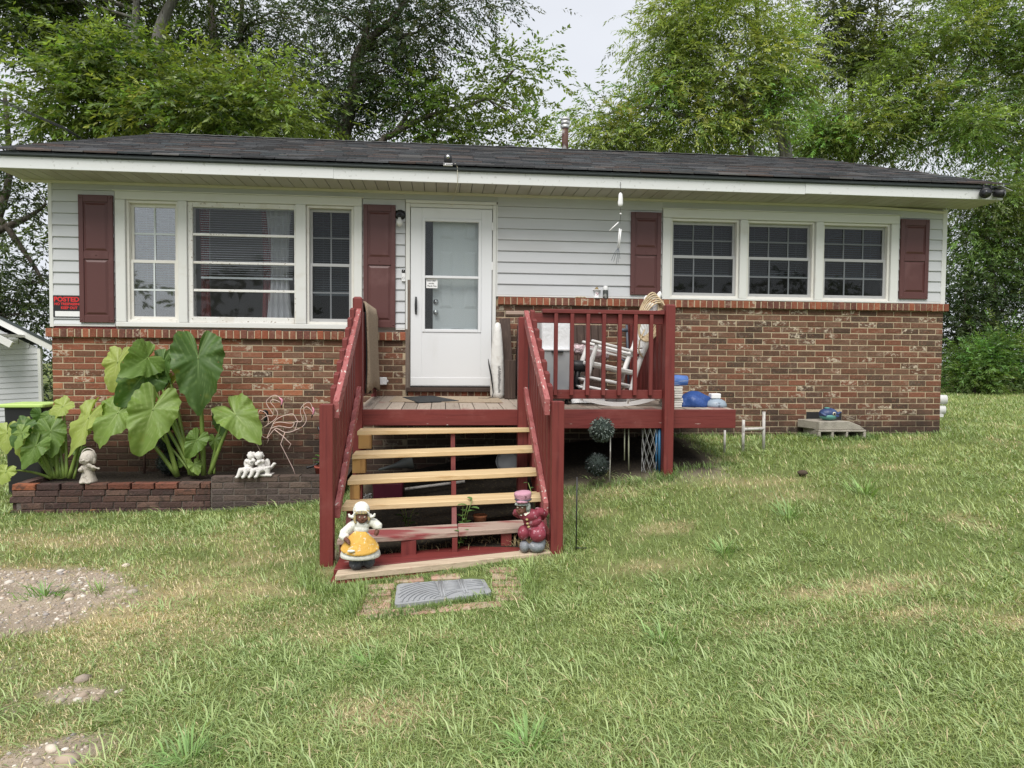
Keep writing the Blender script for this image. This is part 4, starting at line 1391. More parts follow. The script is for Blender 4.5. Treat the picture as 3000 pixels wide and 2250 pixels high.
pk = MB()
pk.bar((.735, -.30, 1.09), (.70, -.12, 1.99), .12, .035, up=(0, -1, 0))
tag(pk.build('plank', mt['dark_wood'], None, .003, origin=(.73, -.3, 1.09)), 'dark brown plank leaning on the bricks right of the white sack', 'plank')
pk = MB()
pk.box(.68, .80, -.42, -.36, 1.09, 1.52)
tag(pk.build('board_stump', mt['dark_wood'], None, .004, origin=(.74, -.4, 1.09)), 'short dark board standing upright before the leaning plank', 'board')
gc = MB()
gc.hexa([(.815, -.62, 1.095), (1.02, -.62, 1.095), (1.02, -.12, 1.10), (.815, -.12, 1.10), (.84, -.52, 1.90), (1.0, -.52, 1.90), (1.0, -.14, 1.93), (.84, -.14, 1.93)])
gco = gc.build('black_cover', mt['black_p'], None, .02, origin=(.9, -.4, 1.09))
tag(gco, 'tall black covered object in the corner behind the stair rail', 'cover')
cs = MB()
for x in (.84, .90):
    cs.lathe([(.035, -.012), (.035, .012)], (x, -.70, 1.115), 12, axis=(1, 0, .2))
cs.box(.80, .94, -.72, -.64, 1.14, 1.17)
tag(cs.build('caster_base', mt['black_p'], None, .003, origin=(.87, -.7, 1.08)), 'small black wheeled base on the deck by the stair rail', 'wheels')

# clear plastic cart
mt['clear'] = M('cloudy_plastic', (.60, .62, .64), .3, [((.42, .45, .5), (2, 2, 3), .45, .7, 3, .6)], transl=.35, alpha=.86)
CT = thing('storage_bin', 'cloudy plastic storage bin with a black foot behind the railing', 'bin', (1.16, -.85, 1.07))


def rbox(b, x0, x1, y0, y1, z0, z1, tap=0.0, r=.03):
    def ring(e, z):
        o = []
        for cx, cy, a0 in ((x1 - r - e, y1 - r - e, 0), (x0 + r + e, y1 - r - e, 90), (x0 + r + e, y0 + r + e, 180), (x1 - r - e, y0 + r + e, 270)):
            for k in range(4):
                t = R(a0 + 30 * k)
                o.append((cx + r * math.cos(t), cy + r * math.sin(t), z))
        return o
    a, c = ring(tap, z0), ring(0, z1)
    n = len(a)
    b.add(a + c, [tuple(range(n - 1, -1, -1)), tuple(range(n, 2 * n))] + [(i, (i + 1) % n, n + (i + 1) % n, n + i) for i in range(n)])


b = MB()
rbox(b, .99, 1.33, -1.02, -.62, 1.215, 1.62, .03)
b.build('bin_body', mt['clear'], CT, .006)
b = MB()
rbox(b, .975, 1.345, -1.035, -.605, 1.62, 1.645)
rbox(b, 1.0, 1.32, -1.01, -.63, 1.645, 1.93, .01)
b.build('bin_cover', M('white_sheet_plastic', (.74, .75, .77), .4, [((.55, .56, .6), (3, 3, 2), .5, .7, 4, .6)], (9, .5, .03)), CT, .006)
b = MB()
rbox(b, 1.0, 1.32, -1.03, -.61, 1.125, 1.215, -.01)
b.build('bin_foot', mt['black_p'], CT, .004)
b = MB()
b.box(1.10, 1.22, -1.045, -1.02, 1.60, 1.622)
b.build('bin_latch', mt['black_p'], CT, .004)
for cx in (1.05, 1.27):
    MB().lathe([(.028, -.012), (.028, .012)], (cx, -.98, 1.093), 12, axis=(1, 0, 0)).build('caster', mt['black_p'], CT)

# dark slatted panel leaned on the wall
PN = thing('slatted_panel', 'dark brown vertical board panel leaning against the bricks behind the rocking chair', 'panel', (1.68, -.2, 1.09))
for i in range(5):
    x0 = 1.46 + i * .083
    MB().hexa([(x0, -.24, 1.095), (x0 + .079, -.24, 1.095), (x0 + .079, -.215, 1.095), (x0, -.215, 1.095), (x0, -.09, 1.93), (x0 + .079, -.09, 1.93), (x0 + .079, -.065, 1.93), (x0, -.065, 1.93)]).build('board', mt['dark_wood'], PN, .003)
MB().bar((1.46, -.20, 1.25), (1.875, -.20, 1.25), .02, .06).build('rail', mt['dark_wood'], PN)
mt['foil'] = M('crinkled_foil', (.62, .50, .52), .28, metal=.85, bump=((28, 28, 28), 1.0, .03))
df = MB()
path = [(1.36 + .03 * i, -.55 + .01 * math.sin(i * .7), 1.655 - .004 * i) for i in range(16)]
df.tube(path, [.058 + .010 * (i % 2) for i in range(16)], 14)
tag(df.build('foil_duct', mt['foil'], None, origin=(1.58, -.55, 1.6)), 'crinkled silver pink foil duct lying behind the rocking chair arms', 'duct')
vc = MB()
vc.tube([(1.33, -.72, 1.47), (1.42, -.72, 1.465), (1.50, -.72, 1.46), (1.60, -.70, 1.455)], [.055, .062, .062, .04], 14)
vc.tube([(1.44, -.72, 1.45), (1.42, -.72, 1.30), (1.46, -.70, 1.14)], [.03, .035, .05], 10)
rbox(vc, 1.36, 1.60, -.80, -.56, 1.085, 1.15)
tag(vc.build('vacuum_cleaner', mt['black_p'], None, origin=(1.45, -.7, 1.09)), 'black cylinder machine under the foil duct behind the chair legs', 'vacuum cleaner')
wf = MB()
mt['walker'] = M('blue_grey_tube', (.07, .085, .11), .5)
for x in (2.02, 2.11):
    wf.tube([(x, -.30, 1.10), (x - .01, -.27, 1.6), (x - .02, -.24, 1.93)], .014, 8)
wf.tube([(2.0, -.25, 1.87), (2.1, -.25, 1.87)], .020, 8)
wf.tube([(2.01, -.28, 1.55), (2.1, -.28, 1.5)], .012, 8)
tag(wf.build('metal_frame', mt['walker'], None, origin=(2.06, -.3, 1.1)), 'blue grey tube frame leaning at the wall beside the chair back', 'frame')

# white rocking chair
RC = thing('rocking_chair', 'white wooden rocking chair with a woven back tipped behind the porch railing', 'rocking chair', (1.75, -.92, 1.06))
mt['chair'] = M('chair_white', (.76, .75, .74), .5, [((.5, .45, .42), (9, 9, 9), .62, .74, 7, .5)])
mt['weave'] = M('woven_cord', (.70, .69, .67), .8, bump=((6, 6, 120), .8, .01))
Yn, Yf = -1.13, -.66
for y in (Yn, Yf):
    pts = []
    for i in range(15):
        t = i / 14
        xx = 1.36 + .84 * t
        pts.append((xx, 1.062 + .33 * (t - .50) ** 2))
    b = MB()
    for (a, za), (c, zc) in zip(pts, pts[1:]):
        b.hexa([(a, y - .016, za), (c, y - .016, zc), (c, y + .016, zc), (a, y + .016, za), (a, y - .016, za + .042), (c, y - .016, zc + .042), (c, y + .016, zc + .042), (a, y + .016, za + .042)])
    b.build('rocker', mt['chair'], RC)
    MB().tube([(1.40, y, 1.12), (1.425, y, 1.24), (1.455, y, 1.36), (1.475, y, 1.44), (1.48, y, 1.455), (1.496, y, 1.53), (1.52, y, 1.60), (1.535, y, 1.66), (1.548, y, 1.70)],
              [.017, .020, .025, .027, .022, .026, .021, .022, .018], 10).build('front_leg', mt['chair'], RC)
    MB().tube([(1.87, y, 1.09), (1.905, y, 1.22), (1.955, y, 1.41), (2.01, y, 1.57), (2.06, y, 1.68), (2.10, y, 1.85), (2.14, y, 2.03), (2.155, y, 2.08), (2.165, y, 2.12), (2.172, y, 2.16), (2.18, y, 2.17), (2.187, y, 2.20), (2.192, y, 2.23)],
              [.018, .023, .028, .027, .026, .025, .026, .020, .026, .020, .016, .027, .008], 12).build('back_post', mt['chair'], RC)
    MB().bar((1.49, y - .01, 1.725), (2.01, y - .01, 1.60), .062, .024).build('armrest', mt['chair'], RC, .006)
    MB().tube([(1.52, y, 1.665), (2.01, y, 1.55)], .011, 8).build('arm_brace', mt['chair'], RC)
    for (a, za, c, zc) in ((1.43, 1.365, 1.93, 1.265), (1.415, 1.27, 1.90, 1.165)):
        MB().tube([(a, y, za), ((a + c) / 2, y, (za + zc) / 2), (c, y, zc)], [.011, .016, .011], 8).build('stretcher', mt['chair'], RC)
for (a, za) in ((1.44, 1.33), (1.42, 1.25), (1.92, 1.25)):
    MB().tube([(a, Yn, za), (a, (Yn + Yf) / 2, za), (a, Yf, za)], [.011, .016, .011], 8).build('stretcher', mt['chair'], RC)
MB().tube([(2.155, Yn, 2.08), (2.16, -.9, 2.11), (2.155, Yf, 2.08)], [.02, .028, .02], 8).build('crest_rail', mt['chair'], RC)
MB().tube([(2.03, Yn, 1.63), (2.03, -.9, 1.63), (2.03, Yf, 1.63)], .018, 8).build('back_rail', mt['chair'], RC)
MB().hexa([(1.475, Yn, 1.475), (1.95, Yn, 1.375), (1.95, Yf, 1.375), (1.475, Yf, 1.475), (1.485, Yn - .01, 1.52), (1.96, Yn - .01, 1.42), (1.96, Yf + .01, 1.42), (1.485, Yf + .01, 1.52)]).build('seat', mt['weave'], RC, .012)
P = []
for i in range(19):
    t = i / 18
    z = 1.66 + .41 * t
    x = 2.055 + .10 * t
    P.append([(x + .02 * math.sin(PI * j / 10) + (.004 if (i + j) % 2 else 0), Yn + .02 + (Yf - Yn - .04) * j / 10, z) for j in range(11)])
MB().grid(P, False).build('woven_back', mt['weave'], RC, thick=.02)
mt['hose'] = M('tan_cord', (.52, .41, .26), .55, [((.36, .27, .16), 30, .5, .7, 4, .6)])
hs = MB()
for k in range(6):
    pts = []
    for i in range(22):
        t = 2 * PI * i / 21
        pts.append((2.06 + .105 * math.cos(t) * (1 + .06 * k) + .006 * k, -1.17 - .012 * k + .016 * math.sin(3 * t + k), 1.99 + .20 * math.sin(t) * (1 - .03 * k) - .015 * k + .10 * math.cos(t)))
    hs.tube(pts, .0085, 6)
hs.tube([(2.02, -1.19, 1.84), (1.97, -1.19, 1.72), (1.965, -1.18, 1.64), (1.99, -1.17, 1.58), (2.02, -1.16, 1.56)], .0075, 6)
tag(hs.build('garden_hose', mt['hose'], None, origin=(2.08, -1.17, 1.7)), 'tan coiled cord looped over the back of the white rocking chair', 'cord')
pb = MB()
for i in range(7):
    a = (1.33 + .045 * i, -.96 + .02 * (i % 2), 1.08)
    pb.add([a, (a[0] + .07, a[1] - .05, 1.09), (a[0] + .08, a[1] + .06, 1.16 + .02 * (i % 3)), (a[0] - .02, a[1] + .07, 1.17 + .03 * (i % 2))], [(0, 1, 2, 3)])
tag(pb.build('crumpled_sheet', mt['white_plain'], None, origin=(1.45, -.95, 1.08), thick=.004), 'crumpled white sheet on the deck under the rocking chair', 'sheet')

# clutter on the open end of the deck
mt['blue'] = M('blue_plastic', (.025, .07, .24), .4, [((.09, .17, .38), (9, 9, 9), .52, .66, 5, .6), ((.012, .03, .14), 5, .55, .7)], (16, .6, .02))
mt['blue_l'] = M('blue_wrapper', (.10, .20, .52), .35, [((.55, .58, .65), (3, 3, 30), .58, .64, 4)], (22, .5, .015))
tw = MB()
tw.tube([(2.225, -1.18, 1.33), (2.30, -1.18, 1.333), (2.38, -1.18, 1.33), (2.47, -1.18, 1.328)], [.05, .056, .055, .05], 12)
tag(tw.build('paper_roll', mt['blue_l'], None, origin=(2.33, -1.18, 1.28)), 'blue and white wrapped roll on the stack beside the corner post', 'roll')
pp = MB()
for k in range(9):
    j = random.uniform(-.012, .012)
    pp.box(2.225 + j, 2.395 + j, -1.28 + j, -1.06 + j, 1.064 + k * .0235, 1.083 + k * .0235)
tag(pp.build('paper_stack', M('paper_white', (.7, .68, .63), .9, [((.4, .38, .35), (4, 4, 60), .5, .7)]), None, origin=(2.31, -1.17, 1.06)), 'stack of white papers beside the corner post of the deck', 'papers')
tp = MB()
tp.lathe([(.17, 0), (.18, .03), (.165, .075), (.15, .105), (.10, .13), (.05, .16), (.01, .165)], (2.55, -1.17, 1.058), 28, wob=lambda i, t: 1 + .1 * math.sin(4 * t + i) + .06 * math.sin(9 * t), sy=.8)
tag(tp.build('blue_bag', mt['blue'], None, origin=(2.55, -1.17, 1.06)), 'crumpled blue plastic bag on the open end of the deck', 'bag')
HL = thing('plastic_bowl', 'small blue white bowl upturned near the end of the deck', 'bowl', (2.76, -1.22, 1.06))
MB().lathe([(.115, 0), (.112, .03), (.095, .062), (.06, .082), (.01, .088)], (2.76, -1.22, 1.061), 20, sx=1.0).build('dome', M('pale_blue_shell', (.26, .32, .38), .4, [((.08, .1, .13), 9, .5, .6)]), HL)
MB().box(2.70, 2.80, -1.27, -1.18, 1.148, 1.20).build('lid_block', mt['white_plain'], HL, .008)
wfm = MB()
for pts in ([(3.205, -.9, .55), (3.205, -.9, .90)], [(3.46, -.85, .55), (3.455, -.85, .985)], [(3.205, -.9, .80), (3.46, -.85, .80)]):
    wfm.tube(pts, .017, 8)
tag(MB().tube([(3.0, -.9, .55), (3.0, -.9, .79)], .013, 8).build('white_peg', mt['grime'], None, origin=(3.0, -.9, .6)), 'single short white peg in the grass at the open deck end', 'peg')
tag(wfm.build('pipe_rack', mt['grime'], None, origin=(3.2, -.9, .63)), 'low dirty white pipe rack on the grass past the deck end', 'rack')

# ------------------------------------------------------------------ under the deck
cr = MB()
rbox(cr, -.66, -.37, -1.42, -1.15, hz(-.5, -1.3), .345, .01, .02)
cro = cr.build('red_toolbox', M('dark_red_plastic', (.10, .012, .03), .5), None, .006, origin=(-.52, -1.3, hz(-.5, -1.3)))
tag(cro, 'dark red plastic box under the stairs', 'box')
rod_ = MB().tube([(-.36, -1.3, .27), (.22, -1.25, .33)], .014, 8)
tag(rod_.build('pole', mt['grime'], None, origin=(0, -1.28, .3)), 'dirty white pole lying on the soil beneath the treads', 'pole')
cn = MB()
cn.lathe([(.012, -.34), (.02, -.2), (.055, -.06), (.075, 0), (.085, .005)], (-.30, -1.05, .50), 14, axis=(.95, .1, .22))
tag(cn.build('grey_funnel', M('grey_plastic_dull', (.09, .10, .10), .5), None, origin=(-.4, -1.05, .42)), 'long grey funnel lying under the second tread', 'funnel')
bw = MB()
bw.lathe([(.03, .0), (.09, .012), (.115, .05), (.118, .052), (.088, .02), (.02, .008)], (.66, -1.10, .50), 20, axis=(-.3, -.9, .25))
tag(bw.build('grey_dish', M('grey_dish_plastic', (.28, .29, .30), .5), None, origin=(.66, -1.1, .42)), 'round grey dish standing on edge under the third tread', 'dish')
mesh_ = MB()
for k in range(16):
    t = k / 16
    a = 2 * PI * t
    pts = []
    for i in range(13):
        aa = a + (i / 12) * 1.8 * (1 if k % 2 else -1)
        pts.append((2.02 + .075 * math.cos(aa), -1.42 + .07 * math.sin(aa), .44 + .43 * i / 12))
    mesh_.tube(pts, .0025, 4, False)
tag(mesh_.build('wire_roll', mt['galv'], None, origin=(2.02, -1.42, .42)), 'rolled wire netting stood under the deck by the corner post', 'netting')
for k, (x, lb) in enumerate(((2.075, 'blue'), (1.80, 'pale'))):
    p_ = MB()
    if k == 0:
        p_.tube([(2.105, -1.475, .43), (2.10, -1.47, .87)], .013, 8)
        p_.tube([(2.078, -1.46, .44), (2.073, -1.46, .87)], .010, 8)
        tag(p_.build('blue_pole', M('blue_tube', (.03, .12, .24), .4), None, origin=(2.1, -1.47, .42)), 'pair of blue tubes standing under the deck against the corner post', 'tubes')
    else:
        p_.tube([(1.82, -1.40, .45), (1.81, -1.41, .87)], .007, 6)
        p_.tube([(1.775, -1.40, .55), (1.77, -1.41, .87)], .006, 6)
        tag(p_.build('thin_stakes', M('pale_stake', (.35, .36, .26), .6), None, origin=(1.8, -1.4, .45)), 'two thin pale stakes standing in the dark under the deck', 'stakes')
ms = MB()
for k in range(14):
    pts = [(-.74 + .09 * random.random(), -1.6 + .1 * random.random(), .12 + .02 * i + .03 * random.random()) for i in range(8)]
    ms.tube(pts, .003, 4, False)
tag(ms.build('wire_tangle', mt['galv'], None, origin=(-.7, -1.55, .1)), 'tangle of grey netting beside the stair stringer', 'netting')
ob2 = MB().lathe([(.045, 0), (.055, .08), (.06, .085), (.06, .10), (.052, .10), (.04, .02)], (.31, -2.35, hz(.3, -2.35)), 18)
tag(ob2.build('clay_pot', M('terracotta', (.32, .12, .055), .85), None, origin=(.31, -2.35, .05)), 'small terracotta pot in the gap under the worn tread', 'pot')

# topiary balls on a pale pole, in front of the rim
def leaf_ball(b, c, r, n, s, squash=1.0):
    for k in range(n):
        z = random.uniform(-1, 1)
        a = random.uniform(0, 2 * PI)
        q = math.sqrt(1 - z * z)
        d = Vector((q * math.cos(a), q * math.sin(a), z * squash))
        p = Vector(c) + d * r * random.uniform(.86, 1.05)
        u = d.cross(Vector((random.uniform(-1, 1), random.uniform(-1, 1), random.uniform(-1, 1)))).normalized()
        w = (d * random.uniform(.3, 1) + u * .6).normalized()
        t = w.cross(u).normalized()
        b.add([p, p + w * s + t * s * .45, p + w * s * 1.9, p + w * s - t * s * .45], [(0, 1, 2, 3)])


mt['topi'] = M('topiary_leaf', (.10, .13, .11), .45, [((.24, .27, .25), 40, .55, .65)], rand=.1)
mt['topi_d'] = M('topiary_leaf_dark', (.018, .026, .024), .4, [((.15, .17, .17), 50, .63, .68)])
mt['core'] = M('topiary_core', (.02, .03, .025), .9)
TP = thing('ball_topiary', 'grey green leafy topiary ball on a pale pole before the deck rim', 'topiary', (1.55, -1.72, .45))
b = MB().ell((1.47, -1.72, .885), .10)
BL = b.build('leaf_ball', mt['core'], TP)
b = MB()
leaf_ball(b, (1.47, -1.72, .885), .108, 900, .011)
b.build('leaves', mt['topi'], BL)
b = MB().ell((1.44, -1.70, .555), (.095, .095, .10))
BL2 = b.build('leaf_ball', mt['core'], TP)
b = MB()
leaf_ball(b, (1.44, -1.70, .555), .105, 700, .011)
b.build('leaves', mt['topi_d'], BL2)
MB().tube([(1.545, -1.74, .40), (1.55, -1.74, .65), (1.548, -1.73, .90), (1.50, -1.72, .95)], .006, 6).build('pole', mt['grime'], TP)

# iron stake on the lawn
sk = MB()
gz_ = hz(1.0, -2.95)
sk.tube([(1.0, -2.95, gz_ - .05), (1.0, -2.95, .66)], .0055, 6)
sk.tube([(1.0, -2.955, gz_ + .02), (1.08, -2.955, gz_ + .018)], .005, 6)
tag(sk.build('iron_stake', mt['black'], None, origin=(1.0, -2.95, gz_)), 'thin black iron stake in the grass right of the stairs', 'stake')

# ------------------------------------------------------------------ small things fixed to the house
LP = thing('porch_light', 'bare bulb porch lamp on a round black base left of the front door', 'lamp', (-.49, -.02, 3.15))
MB().lathe([(.062, 0), (.058, .012), (.045, .026), (.02, .03)], (-.487, -.0135, 3.15), 20, axis=(0, -1, 0)).build('base', mt['black'], LP)
MB().tube([(-.487, -.035, 3.145), (-.489, -.065, 3.13), (-.491, -.075, 3.11)], [.02, .022, .026], 10).build('socket', mt['black'], LP)
MB().lathe([(.015, 0), (.022, -.02), (.034, -.05), (.036, -.068), (.028, -.09), (.006, -.1)], (-.491, -.078, 3.11), 18).build('bulb', M('lamp_bulb', (.8, .8, .78), .25, transl=.3), LP)
DB = thing('doorbell', 'white video doorbell with a black lens on the siding left of the door', 'doorbell', (-.45, -.02, 2.47))
b = MB()
rbox(b, -.470, -.425, -.040, -.013, 2.40, 2.537, 0, .010)
b.build('housing', mt['white_plain'], DB, .004)
box_part('lens_panel', mt['black_p'], DB, -.467, -.428, -.0425, -.040, 2.495, 2.534, .002)
MB().lathe([(.007, 0), (.006, .004), (.001, .005)], (-.448, -.0425, 2.517), 12, axis=(0, -1, 0)).build('lens', mt['chrome'], DB)
MB().tube([(-.448 + .012 * math.cos(t), -.0405, 2.438 + .012 * math.sin(t)) for t in np.linspace(0, 2 * PI, 17)[:-1]], .0013, 5, closed=True).build('button', mt['black_p'], DB)


def text(body, size, loc, mat, parent, name, rot=(PI / 2, 0, 0), align='LEFT', ext=.0006, sx=1.0, bold=0.0, space=1.0, shear=0.0):
    cu = bpy.data.curves.new(name, 'FONT')
    cu.body = body
    cu.size = size
    cu.extrude = ext
    cu.offset = bold
    cu.align_x = align
    cu.space_character = space
    cu.shear = shear
    tmp = bpy.data.objects.new(name, cu)
    COL.objects.link(tmp)
    dg = bpy.context.evaluated_depsgraph_get()
    me = bpy.data.meshes.new_from_object(tmp.evaluated_get(dg))
    bpy.data.objects.remove(tmp)
    me.materials.clear()
    me.materials.append(mat)
    o = bpy.data.objects.new(name, me)
    link(o, parent)
    o.location = Vector(loc) - WO[parent.name]
    o.rotation_euler = rot
    o.scale = (sx, 1, 1)
    return o


SG = thing('warning_sign', 'black no trespassing sign with red letters and a white strip on the siding', 'sign', (-4.07, -.02, 1.95))
box_part('sign_plate', mt['black_p'], SG, -4.205, -3.905, -.024, -.0165, 1.944, 2.178)
box_part('white_strip', mt['white_plain'], SG, -4.185, -3.91, -.026, -.0235, 1.955, 2.012)
mt['sign_red'] = M('sign_red', (.62, .03, .03), .5)
text('POSTED', .068, (-4.198, -.0245, 2.118), mt['sign_red'], SG, 'lettering', sx=1.06, bold=.0026)
text('NO TRESPASSING', .036, (-4.192, -.0245, 2.078), mt['sign_red'], SG, 'lettering', sx=.98, bold=.0014)
text('KEEP OUT', .038, (-4.125, -.0245, 2.036), mt['sign_red'], SG, 'lettering', sx=.98, bold=.0014)
NT_ = thing('paper_note', 'small handwritten white note taped inside the storm door glass', 'note', (-.13, -.014, 2.33))
box_part('paper', M('note_paper', (.82, .82, .82), .8), NT_, -.192, -.064, -.0145, -.0135, 2.332, 2.440)
for i, (s, dx) in enumerate((('Door Bell', 0), ('works', .02), ('Thank-You', 0))):
    text(s, .026, (-.187 + dx, -.0150, 2.408 - i * .030), mt['black_p'], NT_, 'handwriting', sx=.95, ext=.0002, bold=.0004, shear=.3)

WC = thing('wind_chime', 'broken wind chime of white tubes hanging from the fascia', 'wind chime', (1.92, -.515, 3.47))
MB().tube([(1.925, -.512, 3.475), (1.927, -.515, 3.37), (1.926, -.515, 3.33)], .0022, 5).build('cord', mt['black_p'], WC)
b = MB()
b.lathe([(.006, .07), (.020, .055), (.026, .0), (.030, -.05), (.024, -.075), (.005, -.08)], (1.925, -.515, 3.29), 10, wob=lambda i, t: 1 + .15 * math.sin(3 * t + i), sy=.5)
b.build('top_ornament', mt['white_plain'], WC)
b = MB().ell((1.93, -.515, 3.13), (.012, .012, .010), nu=8, nv=6)
b.build('bead', mt['white_plain'], WC)
MB().tube([(1.926, -.515, 3.21), (1.930, -.515, 3.14), (1.925, -.515, 3.02)], .0018, 5).build('cord', mt['black_p'], WC)
MB().tube([(1.905, -.52, 3.035), (1.805, -.53, 2.94)], .0065, 8).build('chime_tube', mt['white_plain'], WC)
MB().tube([(1.922, -.51, 2.97), (1.905, -.51, 2.76)], .0065, 8).build('chime_tube', mt['white_plain'], WC)
MB().tube([(1.935, -.525, 2.96), (1.915, -.525, 2.75)], .0065, 8).build('chime_tube', mt['white_plain'], WC)
b = MB()
for (dx, dz_) in ((-.05, -.09), (.02, -.06), (-.02, -.12), (-.075, -.08), (0, -.1)):
    b.tube([(1.91, -.515, 2.76), (1.91 + dx * .5, -.515, 2.76 + dz_ * .6), (1.91 + dx, -.515, 2.70 + dz_)], .0022, 5)
b.build('tail_wires', mt['walker'], WC)

RCM = thing('security_camera', 'small black camera standing on the roof edge above the front door', 'camera', (.045, -.53, 3.57))
MB().lathe([(.03, 0), (.042, .02), (.046, .05), (.036, .085), (.012, .10)], (.045, -.535, 3.605), 16, sy=.7).build('head', mt['black_p'], RCM)
MB().lathe([(.022, 0), (.02, .004), (.003, .007)], (.045, -.566, 3.665), 12, axis=(0, -1, 0)).build('lens', mt['chrome'], RCM)
MB().box(-.005, .095, -.56, -.50, 3.575, 3.600).build('bracket', mt['white_plain'], RCM, .003)
cb = MB()
cb.tube([(.09, -.545, 3.59), (.125, -.545, 3.60), (.145, -.54, 3.57), (.148, -.515, 3.45), (.150, -.50, 3.40), (.13, -.05, 3.395), (.11, -.02, 3.36), (.08, -.02, 3.30), (.105, -.02, 3.27)], .004, 6)
tag(cb.build('camera_wire', mt['cream'], None, origin=(.14, -.5, 3.4)), 'thin pale wire running down the fascia from the roof camera', 'wire')
FLT = thing('floodlight', 'black twin floodlight with a small solar plate at the right roof corner', 'floodlight', (6.25, -.56, 3.50))
for k, (x, r) in enumerate(((6.17, .052), (6.34, .044))):
    b = MB().lathe([(.02, -.06), (r, -.04), (r * 1.12, 0), (r * 1.15, .05), (r * .9, .06), (.01, .055)], (x, -.575, 3.475), 18, axis=(-.5 if k == 0 else .6, -.8, -.25))
    b.build('lamp_head', mt['black_p'], FLT)
    MB().lathe([(r * .85, 0), (.01, .004)], (x - .03 if k == 0 else x + .03, -.63, 3.46), 14, axis=(-.5 if k == 0 else .6, -.8, -.25)).build('lens', mt['lens'], FLT)
b = MB()
b.tube([(6.17, -.55, 3.58), (6.17, -.56, 3.49)], .008, 6)
b.tube([(6.26, -.55, 3.58), (6.26, -.56, 3.50)], .008, 6)
b.tube([(6.17, -.575, 3.49), (6.34, -.575, 3.49)], .012, 8)
b.build('bracket', mt['black_p'], FLT)
MB().hexa([(6.30, -.64, 3.548), (6.49, -.60, 3.500), (6.50, -.48, 3.510), (6.31, -.50, 3.556), (6.30, -.64, 3.553), (6.49, -.60, 3.505), (6.50, -.48, 3.515), (6.31, -.50, 3.561)]).build('solar_plate', mt['galv'], FLT)
# roof fittings
FP = thing('flue_pipe', 'rusty metal flue pipe with a ribbed white cap on the roof ridge', 'chimney pipe', (2.02, 3.55, 4.95))
MB().tube([(2.02, 3.6, 4.80), (2.02, 3.6, 5.40)], .055, 16).build('pipe', mt['rust'], FP)
MB().lathe([(.062, 0), (.07, .01), (.072, .05), (.06, .055), (.062, .06), (.075, .07), (.078, .115), (.064, .12), (.066, .125), (.078, .135), (.076, .165), (.05, .185), (.01, .19)], (2.02, 3.6, 5.38), 20).build('cap', mt['galv'], FP)
TV = thing('turbine_vent', 'dark ribbed roof turbine vent just showing over the ridge', 'vent', (1.10, 3.75, 4.92))
MB().lathe([(.13, 0), (.13, .08)], (1.10, 3.75, 4.86), 18).build('collar', mt['galv'], TV)
b = MB()
for k in range(18):
    a0 = 2 * PI * k / 18
    rows = []
    for i in range(7):
        t = PI * (.5 - i / 12.0 * 1.0)
        rr = .18 * math.cos(.5 * PI * i / 6.3)
        zz_ = 4.94 + .17 * math.sin(.5 * PI * i / 6)
        rows.append([(1.10 + rr * math.cos(a0), 3.75 + rr * math.sin(a0), zz_), (1.10 + (rr + .018) * math.cos(a0 + .30), 3.75 + (rr + .018) * math.sin(a0 + .30), zz_)])
    b.grid(rows)
b.build('vane', mt['black'], TV, thick=.003)
MB().lathe([(.05, 0), (.04, .012), (.004, .016)], (1.10, 3.75, 5.10), 14).build('crown_cap', mt['galv'], TV)
svc = MB()
for k in range(3):
    svc.tube([(-4.10 + .02 * k, .35, 3.98), (-4.22, .30, 4.06 + .01 * k), (-5.2, -.15, 4.42 + .015 * k), (-9, -1.9, 5.75 + .02 * k), (-14, -4.2, 7.5)], .0045, 5)
tag(svc.build('service_cable', mt['black_p'], None, origin=(-4.2, .3, 4.0)), 'dark overhead service cable meeting the left end of the roof', 'cable')
# on the sill ledge
JR = thing('ceramic_burner', 'small white ceramic pot with pink marks on the brick ledge', 'pot', (1.79, .0, 2.246))
MB().lathe([(.040, 0), (.044, .005), (.026, .025), (.024, .07), (.030, .085), (.046, .095), (.046, .100), (.03, .098)], (1.786, -.022, 2.246), 20).build('pot_body', mt['white_plain'], JR)
MB().lathe([(.022, 0), (.026, .008), (.016, .02), (.012, .03), (.004, .034)], (1.786, -.022, 2.344), 14).build('wick_top', M('brass_dull', (.25, .17, .06), .5), JR)
b = MB()
for (u, v) in ((-.004, .03), (.01, .05), (-.010, .055), (.004, .04)):
    b.box(1.786 + u - .004, 1.786 + u + .004, -.049, -.045, 2.246 + v, 2.246 + v + .009)
b.build('pink_mark', M('pink_mark', (.35, .05, .12), .6), JR)
CN = thing('spray_can', 'dark spray can with a white cap beside the ceramic pot on the ledge', 'can', (1.89, .0, 2.246))
MB().lathe([(.030, 0), (.032, .004), (.032, .09), (.028, .098)], (1.890, -.02, 2.246), 20).build('can_body', M('can_dark', (.055, .06, .055), .35, [((.3, .3, .28), (9, 9, 5), .6, .66)]), CN)
MB().lathe([(.027, 0), (.028, .004), (.028, .04), (.02, .05)], (1.890, -.02, 2.342), 18).build('cap', mt['white_plain'], CN)
ro = MB()
for k in range(3):
    ro.tube([(1.535 + .02 * i, -.035 + .012 * k + .006 * (i % 2), 2.252 + .006 * (i % 2)) for i in range(7)], .006, 6)
tag(ro.build('rope_piece', mt['hose'], None, origin=(1.6, -.03, 2.245)), 'short piece of tan rope lying on the brick ledge', 'rope')

